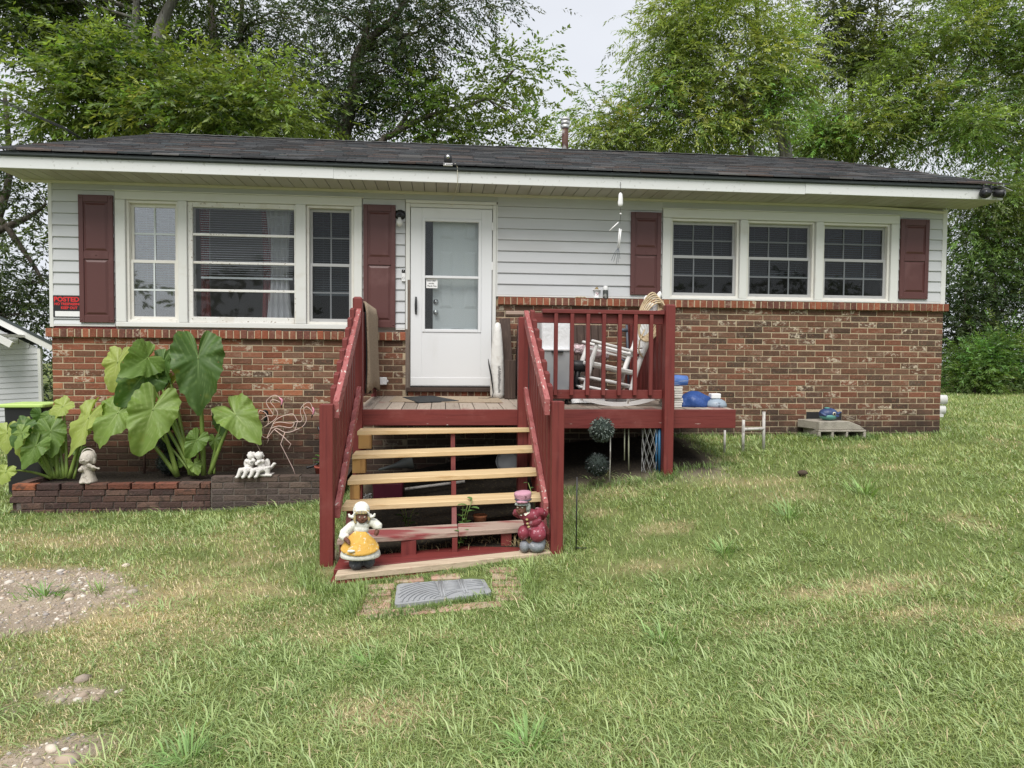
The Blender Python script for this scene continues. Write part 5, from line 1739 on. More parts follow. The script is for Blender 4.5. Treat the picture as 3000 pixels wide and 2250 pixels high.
# ------------------------------------------------------------------ raised brick bed
PL = thing('brick_planter', 'low raised bed of dark old bricks along the house front', 'planter', (-2.7, -.5, .0))
PY = -.93
old = [(.105, .062, .05), (.085, .052, .045), (.13, .068, .05), (.095, .06, .052), (.12, .075, .06), (.075, .048, .043)]
pb_mesh = [brick_mesh(.205, .057, .10, 'planter_brick_mesh', .006) for _ in range(6)]
mt['old_brick'] = M('old_brick', (.1, .06, .05), .95, [((.05, .04, .035), 14, .5, .68, 6, .7), ((.20, .16, .125), 22, .62, .74, 7, .5)], (50, .7, .015), tone='obj', spec=.15)
for me_ in pb_mesh:
    me_.materials.append(mt['old_brick'])
po = WO[PL.name]


def pbrick(x, y, z, rz=0, sx=1, tone=None, tilt=0):
    o = bpy.data.objects.new('brick', random.choice(pb_mesh))
    COL.objects.link(o)
    o.parent = PL
    o.location = Vector((x, y, z)) - po
    o.rotation_euler = (random.uniform(-.02, .02), tilt + random.uniform(-.015, .015), rz + random.uniform(-.012, .012))
    o.scale = (sx, 1, 1)
    c = tone or random.choice(old)
    k = random.uniform(.8, 1.25)
    o.color = (c[0] * k, c[1] * k, c[2] * k, 0)
    return o


for r_, z in enumerate((.255, .193, .131, .069, .007, -.055)):
    x = -4.13 + (0 if r_ in (0, 1) else -.03 + .105 * (r_ % 2))
    k = 0
    while x < -2.33:
        l = .205 if x + .21 < -2.30 else max(.05, -2.29 - x)
        top = r_ == 0
        tn = (.26, .095, .05) if (top and k == 0) else ((.16, .065, .045) if top and k in (4, 5, 6) else None)
        pbrick(x + l / 2, PY + (random.uniform(-.008, .008) if top else random.uniform(-.003, .003)), z, random.uniform(-.04, .04) if top else 0, l / .205, tn)
        x += l + (random.uniform(.006, .018) if top else .009)
        k += 1
for r_, z in enumerate((.315, .252, .189, .126, .063)):
    x = -2.275 + (0 if r_ % 2 else -.0)
    first = .10 if r_ % 2 else .205
    while x < -1.25:
        l = min(first, -1.22 - x)
        first = .205
        pbrick(x + l / 2, PY + .002, z, 0, l / .205, random.choice([(.10, .075, .065), (.085, .066, .06), (.115, .085, .07)]))
        x += l + .010
for r_, z in enumerate((.255, .193, .131, .069, .007)):
    for k in range(4):
        y = -.80 + k * .215
        pbrick(-4.15 + .015 * k * 0, y, z, -PI / 2)
core = MB()
core.box(-4.10, -2.285, PY + .012, PY + .085, -.15, .215)
core.box(-2.283, -1.24, PY + .008, PY + .10, -.1, .335)
core.box(-4.12, -4.07, PY + .086, -.02, -.15, .2)
core.build('mortar_core', M('old_mortar', (.13, .11, .095), .95, [((.06, .05, .045), 12, .5, .7)], (60, .6, .01)), PL)
so = MB()
rows = []
for j in range(14):
    y = PY + .08 + (.93 - .08) * j / 13
    rows.append([(x_, y, .205 + .04 * float(fbm(x_ * 3, y * 3, 8)) + .05 * float(sstep(-2.4, -1.6, x_)) + .02 * j / 13) for x_ in np.linspace(-4.08, -1.0, 40)])
so.grid(rows)
so.build('soil', M('bed_soil', (.045, .034, .026), .98, [((.12, .09, .06), 30, .58, .7, 6, .7)], (60, 1.0, .03)), PL)

# ------------------------------------------------------------------ elephant ears
def ear_mat(name, col, vein):
    m = M(name, col, .50, [(tuple(c * .72 for c in col), 7, .45, .7, 5, .6), ((.30, .30, .04), 5, .62, .8, 5, .45), ((.22, .13, .05), 34, .70, .73, 4), ((.16, .10, .04), 9, .74, .77, 8, .8)], (26, .15, .006), spec=.35)
    nt = m.node_tree
    N, L = nt.nodes, nt.links
    b = N['Principled BSDF']
    src = b.inputs['Base Color'].links[0].from_socket
    at = N.new('ShaderNodeAttribute')
    at.attribute_name = 'vein'
    mx = N.new('ShaderNodeMix')
    mx.data_type = 'RGBA'
    L.new(at.outputs['Fac'], mx.inputs['Factor'])
    L.new(src, mx.inputs['A'])
    mx.inputs['B'].default_value = (*vein, 1)
    L.new(mx.outputs['Result'], b.inputs['Base Color'])
    tr = N.new('ShaderNodeBsdfTranslucent')
    g = N.new('ShaderNodeMix')
    g.data_type = 'RGBA'
    g.blend_type = 'MULTIPLY'
    g.inputs['Factor'].default_value = 1
    L.new(mx.outputs['Result'], g.inputs['A'])
    g.inputs['B'].default_value = (2.2, 2.4, .8, 1)
    L.new(g.outputs['Result'], tr.inputs['Color'])
    ms = N.new('ShaderNodeMixShader')
    ms.inputs[0].default_value = .22
    L.new(b.outputs[0], ms.inputs[1])
    L.new(tr.outputs[0], ms.inputs[2])
    L.new(ms.outputs[0], N['Material Output'].inputs['Surface'])
    return m


EAR = [ear_mat('ear_dark', (.058, .118, .024), (.17, .26, .09)), ear_mat('ear_mid', (.105, .180, .032), (.24, .34, .11)),
       ear_mat('ear_light', (.175, .265, .055), (.33, .42, .16)), ear_mat('ear_pale', (.29, .36, .08), (.42, .47, .2))]
mt['petiole'] = M('petiole', (.17, .25, .05), .4, [((.26, .34, .09), (20, 20, 3), .45, .7, 4, .6), ((.10, .15, .04), 6, .5, .7, 4, .5)], spec=.5)
ANG = [(0, 1.0), (12, .86), (25, .72), (40, .62), (58, .56), (78, .54), (98, .55), (118, .57), (138, .585), (152, .56), (163, .49), (171, .30), (177, .11), (180, .05)]


def ear_outline(t):
    t = abs(t)
    for (a, ra), (b_, rb) in zip(ANG, ANG[1:]):
        if t <= b_:
            k = (t - a) / (b_ - a)
            return ra + (rb - ra) * k
    return .1


def ear_leaf(parent, attach, tip, width, roll, tone, base, seed):
    A, T = Vector(attach), Vector(tip)
    Lv = T - A
    ln = Lv.length
    Lh = Lv / ln
    view = (Vector((0, -8.03, 1.55)) - A).normalized()
    Nn = (view + Vector((0, 0, .35))).normalized()
    Nn = (Nn - Lh * Nn.dot(Lh)).normalized()
    Nn = Matrix.Rotation(R(roll), 3, Lh) @ Nn
    Wd = Lh.cross(Nn).normalized()
    rs = random.Random(seed)
    wsc = width / 1.13
    ph, am = rs.uniform(0, 6), rs.uniform(.6, 1.2)
    nr, na = 15, 88
    vs, vein = [], []
    fold = rs.uniform(.10, .26)
    curl = rs.uniform(.10, .22)
    asym = rs.uniform(-.06, .06)
    for i in range(nr + 1):
        f = i / nr
        for j in range(na):
            th = -180 + 360 * (j + .5) / na
            t_ = R(th)
            r_ = ear_outline(th) * (1 + .030 * math.sin(R(th) * 11 + ph) * f + .022 * math.sin(R(th) * 23 + 2 * ph) * f + asym * math.sin(t_))
            t = t_
            s = math.cos(t) * r_ * f
            w = math.sin(t) * r_ * f
            back = max(0, -s)
            z = fold * abs(w) * .9 - curl * max(0, s) ** 2 - .30 * back * back + .075 * am * math.sin(R(th) * 6 + ph) * f * f + .024 * math.sin(R(th) * 17 + ph) * f ** 3
            z -= .35 * max(0, abs(w) - .3) ** 2 * 2
            # veins: midrib, two basal ribs, side ribs leaving the midrib
            v = math.exp(-(w / .012) ** 2) if s > -.02 else 0
            aw = abs(w)
            for sgn in (1,):
                u = aw * math.cos(R(28)) * 0 + (s + .0) + aw * .0
            if s > -.05:
                q = (s - aw * .62) / .135
                d_ = abs(q - round(q)) * .135
                if q > .3:
                    v = max(v, .75 * math.exp(-(d_ / .010) ** 2) * (1 - .4 * f))
            br = abs(aw - .42 * back) if s < 0 else 9
            v = max(v, .9 * math.exp(-(br / .014) ** 2))
            if s < .1:
                q = (aw * .9 + s * .55) / .12
                d_ = abs(q - round(q)) * .12
                v = max(v, .55 * math.exp(-(d_ / .010) ** 2) * (f > .2))
            z += .006 * v + (-.010 if v < .2 else 0) * (1 - f) * 0
            q2 = (s - aw * .62) / .135
            z += .010 * math.cos(2 * PI * q2) * (-1) * f * (1 - abs(2 * f - 1) * .5) * (1 if s > -.05 else .4)
            vein.append(min(1, v * .85))
            vs.append(A + Lh * (s * ln) + Wd * (w * wsc) + Nn * (z * (ln + wsc) * .5))
    fs = []
    for i in range(nr):
        for j in range(na):
            if j == na - 1:
                continue                    # the cleft between the two lobes stays open
            a = i * na + j
            fs.append((a, a + 1, a + 1 + na, a + na))
    mb = MB()
    mb.add(vs, fs, True)
    ti = 0 if tone < .18 else (1 if tone < .38 else (2 if tone < .68 else 3))
    o = mb.build('leaf', EAR[ti], parent)
    at = o.data.attributes.new('vein', 'FLOAT', 'POINT')
    at.data.foreach_set('value', np.array(vein, dtype=np.float32))
    # stalk
    B = Vector(base)
    out = (A - B)
    mid = B + out * .55 + Vector((0, .03, .10 * out.length + .02))
    pts = []
    for k in range(11):
        t = k / 10
        pts.append(B * (1 - t) ** 2 + mid * 2 * t * (1 - t) + A * t * t)
    r0 = .008 + .021 * min(1, width / .5)
    st = MB().tube(pts + [A + Lh * .02], [r0 * (1 - .72 * (k / 11)) for k in range(12)], 8)
    st.build('stem', mt['petiole'], parent)


E1 = thing('elephant_ear_plant', 'tall elephant ear plant with the largest heart shaped leaves in the raised bed', 'plant', (-2.57, -.45, .25), 'elephant ear plants in the brick bed')
for k, (a, t, w, ro, tn, bs) in enumerate(LEAF_R):
    ear_leaf(E1, a, t, w, ro, tn, bs, 100 + k)
E2 = thing('elephant_ear_plant', 'shorter spreading elephant ear plant at the left end of the raised bed', 'plant', (-3.83, -.5, .25), 'elephant ear plants in the brick bed')
for k, (a, t, w, ro, tn, bs) in enumerate(LEAF_L):
    ear_leaf(E2, a, t, w, ro, tn, bs, 300 + k)

# dark three-ball topiary behind the leaves
TL = thing('tiered_topiary', 'dark artificial topiary of stacked balls behind the elephant ear stems', 'topiary', (-2.95, -.22, .25))
for (c, r) in (((-2.90, -.22, .80), .065), ((-2.95, -.22, .60), .105), ((-2.94, -.22, .385), .125)):
    b = MB().ell(c, r * .94)
    B_ = b.build('leaf_ball', mt['core'], TL)
    b = MB()
    leaf_ball(b, c, r, int(52000 * r * r), .012)
    b.build('leaves', mt['topi_d'], B_)
MB().tube([(-2.94, -.22, .2), (-2.93, -.22, .75)], .012, 8).build('pole', mt['dark_wood'], TL)
tag(MB().tube([(-3.25, -.10, .20), (-3.245, -.10, .525)], .014, 8).build('iron_rod', M('rusty_rod', (.06, .03, .022), .8), None, origin=(-3.25, -.1, .2)), 'short rusty rod standing in the bed against the brick wall', 'rod')

# waste bin with a lime lid
BN = thing('waste_bin', 'black waste bin with a lime green lid at the left house corner', 'bin', (-4.54, .15, 0))
b = MB()
rbox(b, -4.74, -4.34, -.02, .38, .0, .96, .02, .04)
b.build('bin_body', mt['black_p'], BN, .006)
b = MB()
rbox(b, -4.78, -4.31, -.05, .41, .96, 1.0, 0, .04)
b.build('bin_lid', M('lime_lid', (.45, .62, .18), .45), BN, .01)

# ------------------------------------------------------------------ flamingos of bent wire
mt['wire'] = M('pale_pink_wire', (.62, .47, .42), .4, [((.45, .25, .16), 20, .55, .7)])
mt['pink'] = M('pink_plastic', (.72, .30, .40), .4)


def fp(u, v, y=-.47):
    return (-2.216 + .001124 * u, y, 1.195 - .001144 * v)


def smooth_path(P, n=5):
    P = [Vector(p) for p in P]
    o = []
    for i in range(len(P) - 1):
        p0, p1, p2, p3 = P[max(i - 1, 0)], P[i], P[i + 1], P[min(i + 2, len(P) - 1)]
        for k in range(n):
            t = k / n
            o.append(.5 * ((2 * p1) + (p2 - p0) * t + (2 * p0 - 5 * p1 + 4 * p2 - p3) * t * t + (3 * p1 - p0 - 3 * p2 + p3) * t ** 3))
    o.append(P[-1])
    return o


def flamingo(lines, legs, head, beak, label, base, y):
    T = thing('wire_flamingo', label, 'garden ornament', base, 'wire flamingos by the wall')
    b = MB()
    for ln in lines:
        b.tube(smooth_path([fp(u, v, y) for u, v in ln]), .0042, 6)
    b.build('wire_body', mt['wire'], T)
    for lg in legs:
        MB().tube([fp(u, v, y) for u, v in lg], .0042, 6).build('leg', mt['wire'], T)
    P = [Vector(fp(u, v, y)) for u, v in head]
    b = MB()
    b.tube(smooth_path(P), [.008, .010, .013, .016, .017, .018, .018, .017, .015, .013, .011][:5 * (len(P) - 1) + 1], 10, flat=.6)
    b.build('head', mt['pink'], T)
    P = [Vector(fp(u, v, y)) for u, v in beak]
    MB().tube(P, [.011, .012, .006], 8, flat=.6).build('beak', mt['black_p'], T)


flamingo([[(320, 460), (350, 390), (395, 300), (450, 260), (540, 233), (572, 243), (600, 290), (615, 306), (640, 300), (648, 275), (632, 215), (645, 165), (695, 126), (725, 133), (742, 172)],
          [(322, 460), (395, 372), (430, 374), (480, 400), (530, 402), (580, 385), (650, 350), (684, 300), (680, 250), (662, 200), (676, 170), (702, 170), (728, 192), (742, 214)],
          [(375, 325), (440, 308), (540, 318), (605, 299)], [(355, 370), (430, 345), (540, 360), (577, 320)], [(605, 300), (592, 350), (578, 386)]],
         [[(395, 378), (470, 440), (543, 512), (520, 560)], [(490, 400), (448, 512), (560, 740), (588, 820)]],
         [(742, 170), (756, 198), (748, 238)], [(744, 238), (738, 254), (735, 270)], 'pale wire flamingo with a pink head nearest to the stairs', (-1.56, -.47, .25), -.47)
flamingo([[(268, 366), (350, 312), (394, 270), (402, 225), (372, 172), (340, 132), (352, 106), (392, 111), (428, 130)],
          [(245, 300), (280, 270), (315, 254), (350, 258), (358, 235), (312, 165), (300, 122), (330, 86), (375, 63), (408, 74), (424, 92)],
          [(240, 206), (282, 222), (308, 258), (318, 310), (304, 345), (268, 366)], [(150, 420), (200, 380), (268, 366)], [(150, 420), (190, 300), (240, 206)]],
         [[(200, 400), (200, 470), (205, 512), (300, 720), (310, 830)], [(230, 420), (280, 460), (320, 472), (302, 520)]],
         [(420, 86), (446, 112), (440, 152)], [(440, 150), (437, 165), (438, 184)], 'pale wire flamingo half hidden by an elephant ear leaf', (-1.88, -.38, .25), -.38)

# ------------------------------------------------------------------ statuettes
mt['stone'] = M('weathered_stone', (.46, .42, .36), .9, [((.22, .19, .16), 26, .50, .66, 7, .7), ((.60, .57, .52), 40, .58, .7, 5, .6)], (60, .5, .008))
mt['stone_w'] = M('pale_stone', (.66, .64, .61), .85, [((.22, .21, .20), 34, .52, .66, 7, .65)], (60, .5, .008))
AN = thing('angel_statue', 'small grey stone angel playing a violin on the planter wall', 'statue', (-3.465, -.86, .286))
ax_, ay_, az_ = -3.465, -.86, .286
b = MB()
b.lathe([(.072, 0), (.078, .008), (.076, .022), (.066, .05), (.056, .09), (.046, .125), (.048, .15), (.040, .175), (.022, .185)], (ax_, ay_, az_), 22, wob=lambda i, t: 1 + .05 * math.sin(6 * t) * max(0, 1 - i / 6))
b.ell((ax_ - .005, ay_ - .010, az_ + .235), (.066, .062, .066))
b.ell((ax_ - .002, ay_ + .012, az_ + .250), (.073, .066, .066))
b.ell((ax_ - .062, ay_ - .005, az_ + .215), (.020, .022, .03))
b.ell((ax_ + .055, ay_ - .005, az_ + .215), (.020, .022, .035))
b.ell((ax_ - .010, ay_ - .073, az_ + .228), (.010, .012, .010))
for s in (-1, 1):
    b.ell((ax_ - .005 + s * .030, ay_ - .060, az_ + .222), (.018, .016, .015))
    b.ell((ax_ + s * .030, ay_ - .062, az_ + .010), (.026, .030, .014))
b.tube([(ax_ - .045, ay_, az_ + .155), (ax_ - .058, ay_ - .035, az_ + .125), (ax_ - .035, ay_ - .070, az_ + .135)], [.022, .022, .018], 10)
b.tube([(ax_ + .040, ay_, az_ + .155), (ax_ + .065, ay_ - .02, az_ + .14), (ax_ + .075, ay_ - .05, az_ + .155)], [.022, .022, .018], 10)
b.ell((ax_ - .03, ay_ - .074, az_ + .14), (.018, .014, .020))
b.build('figure', mt['stone'], AN, remesh=.0045, smooth_it=2)
v = MB()
v.ell((ax_ + .040, ay_ - .068, az_ + .175), (.030, .012, .022))
v.ell((ax_ + .072, ay_ - .066, az_ + .163), (.022, .011, .017))
v.tube([(ax_ + .08, ay_ - .066, az_ + .160), (ax_ + .125, ay_ - .064, az_ + .148)], [.008, .007], 8)
v.ell((ax_ + .128, ay_ - .064, az_ + .147), (.012, .010, .010))
v.tube([(ax_ - .055, ay_ - .082, az_ + .128), (ax_ + .05, ay_ - .088, az_ + .205)], .0035, 6)
v.build('violin', mt['stone'], AN, remesh=.004, smooth_it=1)
MB().tube([(ax_ - .012 + .064 * math.cos(t), ay_ + .030, az_ + .268 + .064 * math.sin(t)) for t in np.linspace(0, 2 * PI, 25)[:-1]], .0055, 8, closed=True).build('halo', mt['stone'], AN)
ey = MB()
for s in (-1, 1):
    ey.tube([(ax_ - .005 + s * .030 - .012, ay_ - .072, az_ + .240), (ax_ - .005 + s * .030, ay_ - .0765, az_ + .236), (ax_ - .005 + s * .030 + .012, ay_ - .0715, az_ + .240)], .0018, 5)
ey.tube([(ax_ - .02, ay_ - .070, az_ + .203), (ax_ - .008, ay_ - .073, az_ + .199), (ax_ + .006, ay_ - .071, az_ + .203)], .0018, 5)
ey.build('face_lines', M('stone_crease', (.16, .14, .12), .95), AN)

CH = thing('cherub_statue', 'white statue of two cherubs embracing on a bench beside the flamingos', 'statue', (-1.86, -.88, .345))
cx_, cy_, cz_ = -1.86, -.88, .345
b = MB()
b.box(cx_ - .165, cx_ + .165, cy_ - .06, cy_ + .07, cz_, cz_ + .018)
for i in range(12):                        # bench back curls up at the right
    t = i / 11
    b.ell((cx_ + .06 + .11 * t, cy_ + .03, cz_ + .03 + .08 * t * t), (.02, .03, .014))
b.ell((cx_ - .02, cy_ + .02, cz_ + .045), (.12, .05, .035))
for hx, lean, fx in ((-.070, .07, -1), (.052, -.06, 1)):
    bx = cx_ + hx
    b.ell((bx, cy_, cz_ + .085), (.042, .038, .045))
    b.ell((bx + lean * .2, cy_ - .002, cz_ + .13), (.040, .034, .042))
    b.ell((bx + lean * .35, cy_ - .008, cz_ + .195), (.036, .036, .038))
    for k in range(16):                    # curls
        a = k * 2.4
        h = -0.2 + 1.1 * k / 15
        b.ell((bx + lean * .35 + .034 * math.cos(a) * (1 - .4 * h), cy_ + .006 + .030 * math.sin(a) * (1 - .4 * h), cz_ + .200 + .034 * h), .014, nu=8, nv=6)
    for k, (dx, dy) in enumerate(((-.03, -.0), (.03, -.01))):
        b.tube([(bx + dx, cy_ - .02, cz_ + .065), (bx + dx - .035, cy_ - .075, cz_ + .06), (bx + dx - .055, cy_ - .085, cz_ + .005), (bx + dx - .07, cy_ - .105, cz_ - .005)], [.026, .024, .017, .014], 9)
    b.tube([(bx + .03 * fx, cy_ - .01, cz_ + .15), (bx - .045 * fx, cy_ - .045, cz_ + .125), (bx - .01 * fx + .02, cy_ - .055, cz_ + .155)], [.018, .017, .014], 8)
b.ell((cx_ + .10, cy_ + .035, cz_ + .115), (.03, .015, .05))
b.ell((cx_ - .10, cy_ + .035, cz_ + .115), (.03, .015, .05))
b.ell((cx_ - .015, cy_ - .035, cz_ + .155), (.02, .016, .02))
b.lathe([(.022, 0), (.026, .06), (.02, .064)], (cx_ - .14, cy_ - .02, cz_ + .015), 12)
b.lathe([(.024, 0), (.028, .075), (.02, .08)], (cx_ + .12, cy_ - .03, cz_ + .015), 12)
b.build('figures', mt['stone_w'], CH, remesh=.0042, smooth_it=1)

# Dutch girl
def chip(name, col, chips, sc=28, lo=.56, r=.7):
    return M(name, col, r, [(tuple(c * .5 for c in col), 16, .5, .72, 8, .6), (tuple(min(.8, c * 1.35 + .03) for c in col), 26, .52, .7, 7, .5), (chips, sc * 1.7, lo + .02, lo + .055, 12, .8)], (90, .6, .006))


mt['d_white'] = chip('worn_white', (.74, .73, .66), (.20, .27, .25), 30, .60)
mt['d_yel'] = chip('worn_yellow', (.62, .36, .07), (.66, .62, .45), 20, .58)
mt['d_skin'] = chip('brown_skin', (.125, .050, .030), (.26, .13, .09), 34, .66, .6)
mt['d_hair'] = chip('worn_blond', (.42, .33, .15), (.16, .16, .17), 34, .5)
mt['d_dark'] = chip('dark_clog', (.060, .065, .078), (.17, .17, .18), 26, .58)
mt['d_red'] = chip('worn_maroon', (.24, .038, .060), (.46, .26, .30), 22, .57, .5)
mt['d_pink'] = chip('worn_pink', (.50, .26, .33), (.17, .07, .09), 22, .60)
mt['d_grey'] = chip('grey_clog', (.20, .215, .235), (.40, .40, .40), 24, .55)
mt['d_hair2'] = chip('grey_hair', (.33, .36, .33), (.10, .12, .12), 40, .5)
mt['d_eye'] = M('eye_white', (.66, .62, .5), .4)
DG = thing('dutch_girl_figurine', 'painted garden figurine of a girl in a white bonnet and yellow apron', 'figurine', (-.555, -3.215, .09))
gx_, gy_, gz2 = -.555, -3.215, .086


def gp(u, v, dy=0.0):                      # heights and widths taken off the figure, metres about its foot
    return Vector((gx_ + (u - 500) / 2928, gy_ + dy, gz2 + (1500 - v) / 2928))


b = MB()
b.ell(gp(405, 1375, -.012), (.050, .056, .044))
b.ell(gp(655, 1355, .002), (.042, .056, .044))
b.ell(gp(520, 1330, .02), (.055, .04, .05))
b.build('clogs', mt['d_dark'], DG, remesh=.005, smooth_it=2)
b = MB()
b.lathe([(.04, .080), (.128, .084), (.137, .092), (.134, .11), (.124, .14), (.108, .175), (.088, .21), (.062, .24), (.046, .258), (.02, .262)], (gx_ - .005, gy_, gz2), 40, wob=lambda i, t: 1 + .020 * math.sin(16 * t) * max(0, 1 - i / 7), sy=.82)
b.build('skirt', mt['d_white'], DG)
b = MB()
P = []
for i in range(11):                        # apron over the front of the skirt
    t = i / 10
    z = gz2 + .268 - .150 * t
    rr = .046 + .082 * t ** .8
    hw = R(38 + 58 * min(1, t * 1.8) - 24 * max(0, t - .75) * 4)
    P.append([(gx_ - .005 + (rr + .007) * math.sin(-hw + 2 * hw * j / 16), gy_ - (rr + .007) * .84 * math.cos(-hw + 2 * hw * j / 16), z + .05 * max(0, t - .5) * (2 * j / 16 - 1) ** 2) for j in range(17)])
b.grid(P)
b.build('apron', mt['d_yel'], DG, thick=.007)
MB().ell(gp(345, 1050, -.112), (.026, .008, .010)).build('apron_patch', mt['d_white'], DG)
b = MB()
b.ell(gp(510, 690, -.004), (.052, .046, .040))
b.ell(gp(525, 600, -.002), (.054, .044, .036))
b.tube([gp(430, 545), gp(300, 640, -.005), gp(165, 770, -.01), gp(150, 815, -.02), gp(225, 850, -.045)], [.028, .032, .034, .033, .026], 12)
b.tube([gp(650, 540), gp(760, 580, .005), gp(835, 650, .0), gp(835, 700, -.005)], [.028, .033, .034, .028], 12)
b.build('blouse', mt['d_white'], DG, remesh=.005, smooth_it=2)
b = MB()
b.tube([gp(205, 850, -.05), gp(262, 880, -.07), gp(290, 905, -.085)], [.016, .016, .012], 8)
b.tube([gp(830, 710, -.01), gp(810, 770, -.02), gp(790, 810, -.025)], [.015, .017, .012], 8)
for k in range(4):
    b.tube([gp(270 + 7 * k, 880 + 4 * k, -.080), gp(282 + 9 * k, 915 + 3 * k, -.094), gp(280 + 9 * k, 935, -.092)], [.005, .005, .004], 6)
b.build('hands', mt['d_skin'], DG, remesh=.003, smooth_it=1)
hc = gp(525, 425, -.018)
b = MB()
b.ell(hc, (.042, .044, .046))
b.ell(hc + Vector((.002, -.020, -.018)), (.032, .028, .026))
b.ell(hc + Vector((.008, -.046, -.008)), (.008, .010, .008))
b.ell(hc + Vector((.008, -.042, -.026)), (.011, .006, .0035))
b.ell(hc + Vector((.008, -.041, -.032)), (.009, .006, .0035))
for s in (-1, 1):
    b.ell(hc + Vector((.006 + s * .022, -.030, -.012)), (.013, .012, .012))
    b.ell(hc + Vector((.006 + s * .017, -.039, .010)), (.010, .004, .003))
b.build('face', mt['d_skin'], DG, remesh=.0035, smooth_it=1)
b = MB()
for s in (-1, 1):
    b.ell(hc + Vector((.006 + s * .0165, -.0405, .003)), (.0068, .004, .0042), nu=10, nv=7)
EY_ = b.build('eyes', mt['d_eye'], DG)
b = MB()
for s in (-1, 1):
    b.ell(hc + Vector((.008 + s * .0165, -.0440, .003)), (.0026, .0016, .0028), nu=8, nv=6)
b.build('pupils', mt['black'], EY_)
b = MB()
b.ell(hc + Vector((0, .002, .032)), (.047, .044, .024))
for k in range(9):
    a = -1.15 + 2.3 * k / 8
    b.tube([hc + Vector((.044 * math.sin(a), -.038 * math.cos(a), .045)), hc + Vector((.047 * math.sin(a), -.045 * math.cos(a), .024))], [.010, .009], 7)
for s in (-1, 1):
    b.tube([hc + Vector((s * .044, -.012, .02)), hc + Vector((s * .048, -.014, -.015)), hc + Vector((s * .040, -.016, -.045))], [.010, .011, .008], 8)
b.build('hair', mt['d_hair'], DG, remesh=.004, smooth_it=1)
b = MB()
b.ell(hc + Vector((-.006, .018, .040)), (.058, .050, .060))
for s in (-1, 1):
    b.tube([hc + Vector((s * .050, .0, .01)), hc + Vector((s * .066, -.006, -.004)), hc + Vector((s * .082, -.012, .004)), hc + Vector((s * .088, -.014, .022))], [.018, .018, .015, .008], 10, flat=.7)
b.tube([hc + Vector((.056 * math.sin(a), -.040 * math.cos(a * .9) + .004, .050 - .026 * a * a)) for a in np.linspace(-1.5, 1.5, 11)], .008, 8)
b.build('bonnet', mt['d_white'], DG, remesh=.0042, smooth_it=2)

# Dutch boy
DBY = thing('dutch_boy_figurine', 'painted garden figurine of a boy in a pink cap and maroon suit leaning forward', 'figurine', (.675, -2.94, .105))
bx_, by_, bz_ = .672, -2.945, .101


def bp(u, v, dy=0.0):
    return Vector((bx_ + (u - 350) / 1614, by_ + dy, bz_ + (882 - v) / 1614))


b = MB()
b.ell(bp(245, 805, -.01), (.036, .055, .044))
b.ell(bp(395, 808, -.02), (.062, .052, .045))
b.ell(bp(455, 770, .0), (.034, .045, .045))
b.build('clogs', mt['d_grey'], DBY, remesh=.005, smooth_it=2)
b = MB()
b.ell(bp(235, 640, -.012), (.044, .052, .056))
b.ell(bp(405, 660, -.030), (.062, .054, .058))
b.ell(bp(440, 610, .005), (.045, .056, .066))
b.ell(bp(345, 600, .015), (.075, .055, .055))
b.build('trousers', mt['d_red'], DBY, remesh=.005, smooth_it=3)
b = MB()
b.ell(bp(345, 500, .0), (.072, .056, .055))
b.ell(bp(300, 430, -.015), (.076, .055, .050))
b.ell(bp(260, 400, -.02), (.062, .046, .034))
b.tube([bp(385, 395, .0), bp(450, 405, .012), bp(490, 435, .03), bp(470, 480, .05), bp(400, 500, .06)], [.034, .034, .032, .027, .02], 12)
b.tube([bp(185, 400, .0), bp(140, 395, .01), bp(135, 420, .03), bp(200, 470, .05)], [.026, .022, .02, .018], 12)
b.build('coat', mt['d_red'], DBY, remesh=.005, smooth_it=2)
hc = bp(195, 335, -.045)
b = MB()
b.ell(hc + Vector((.008, .006, 0)), (.043, .042, .044))
b.ell(hc + Vector((-.006, -.022, -.018)), (.030, .026, .024))
b.ell(hc + Vector((-.016, -.042, -.002)), (.0085, .010, .009))
b.ell(hc + Vector((-.014, -.040, -.024)), (.013, .006, .0035))
b.ell(hc + Vector((-.014, -.039, -.031)), (.011, .006, .0035))
b.ell(hc + Vector((.010, -.028, -.016)), (.014, .012, .013))
b.ell(hc + Vector((-.030, -.024, -.014)), (.011, .011, .012))
b.tube([bp(225, 385, -.02), bp(255, 420, -.01)], [.03, .036], 10)
b.build('face', mt['d_skin'], DBY, remesh=.0035, smooth_it=1)
b = MB()
b.ell(hc + Vector((-.027, -.030, .012)), (.0062, .006, .0052), nu=10, nv=7)
b.ell(hc + Vector((.006, -.036, .012)), (.0076, .005, .0052), nu=10, nv=7)
EB = b.build('eyes', mt['d_eye'], DBY)
b = MB()
b.ell(hc + Vector((-.029, -.0355, .012)), (.0026, .0016, .003), nu=8, nv=6)
b.ell(hc + Vector((.003, -.0407, .012)), (.0028, .0016, .003), nu=8, nv=6)
b.build('pupils', mt['black'], EB)
b = MB()
b.ell(hc + Vector((.012, .008, .036)), (.056, .050, .022))
b.ell(hc + Vector((.050, .002, .008)), (.024, .036, .042))
b.ell(hc + Vector((.03, .035, .01)), (.04, .03, .045))
for k in range(8):
    a = -1.2 + 2.0 * k / 7
    b.tube([hc + Vector((.008 + .046 * math.sin(a), -.040 * math.cos(a), .042)), hc + Vector((.008 + .052 * math.sin(a), -.045 * math.cos(a), .026))], [.010, .009], 7)
b.build('hair', mt['d_hair2'], DBY, remesh=.004, smooth_it=1)
cc_ = hc + Vector((.018, .004, .052))
b = MB()
b.lathe([(.054, 0), (.056, .012), (.056, .022), (.062, .030), (.066, .058), (.060, .070), (.02, .076)], cc_, 24, axis=(-.08, -.06, 1), sy=.92)
b.ell(cc_ + Vector((-.014, -.048, .004)), (.044, .024, .012))
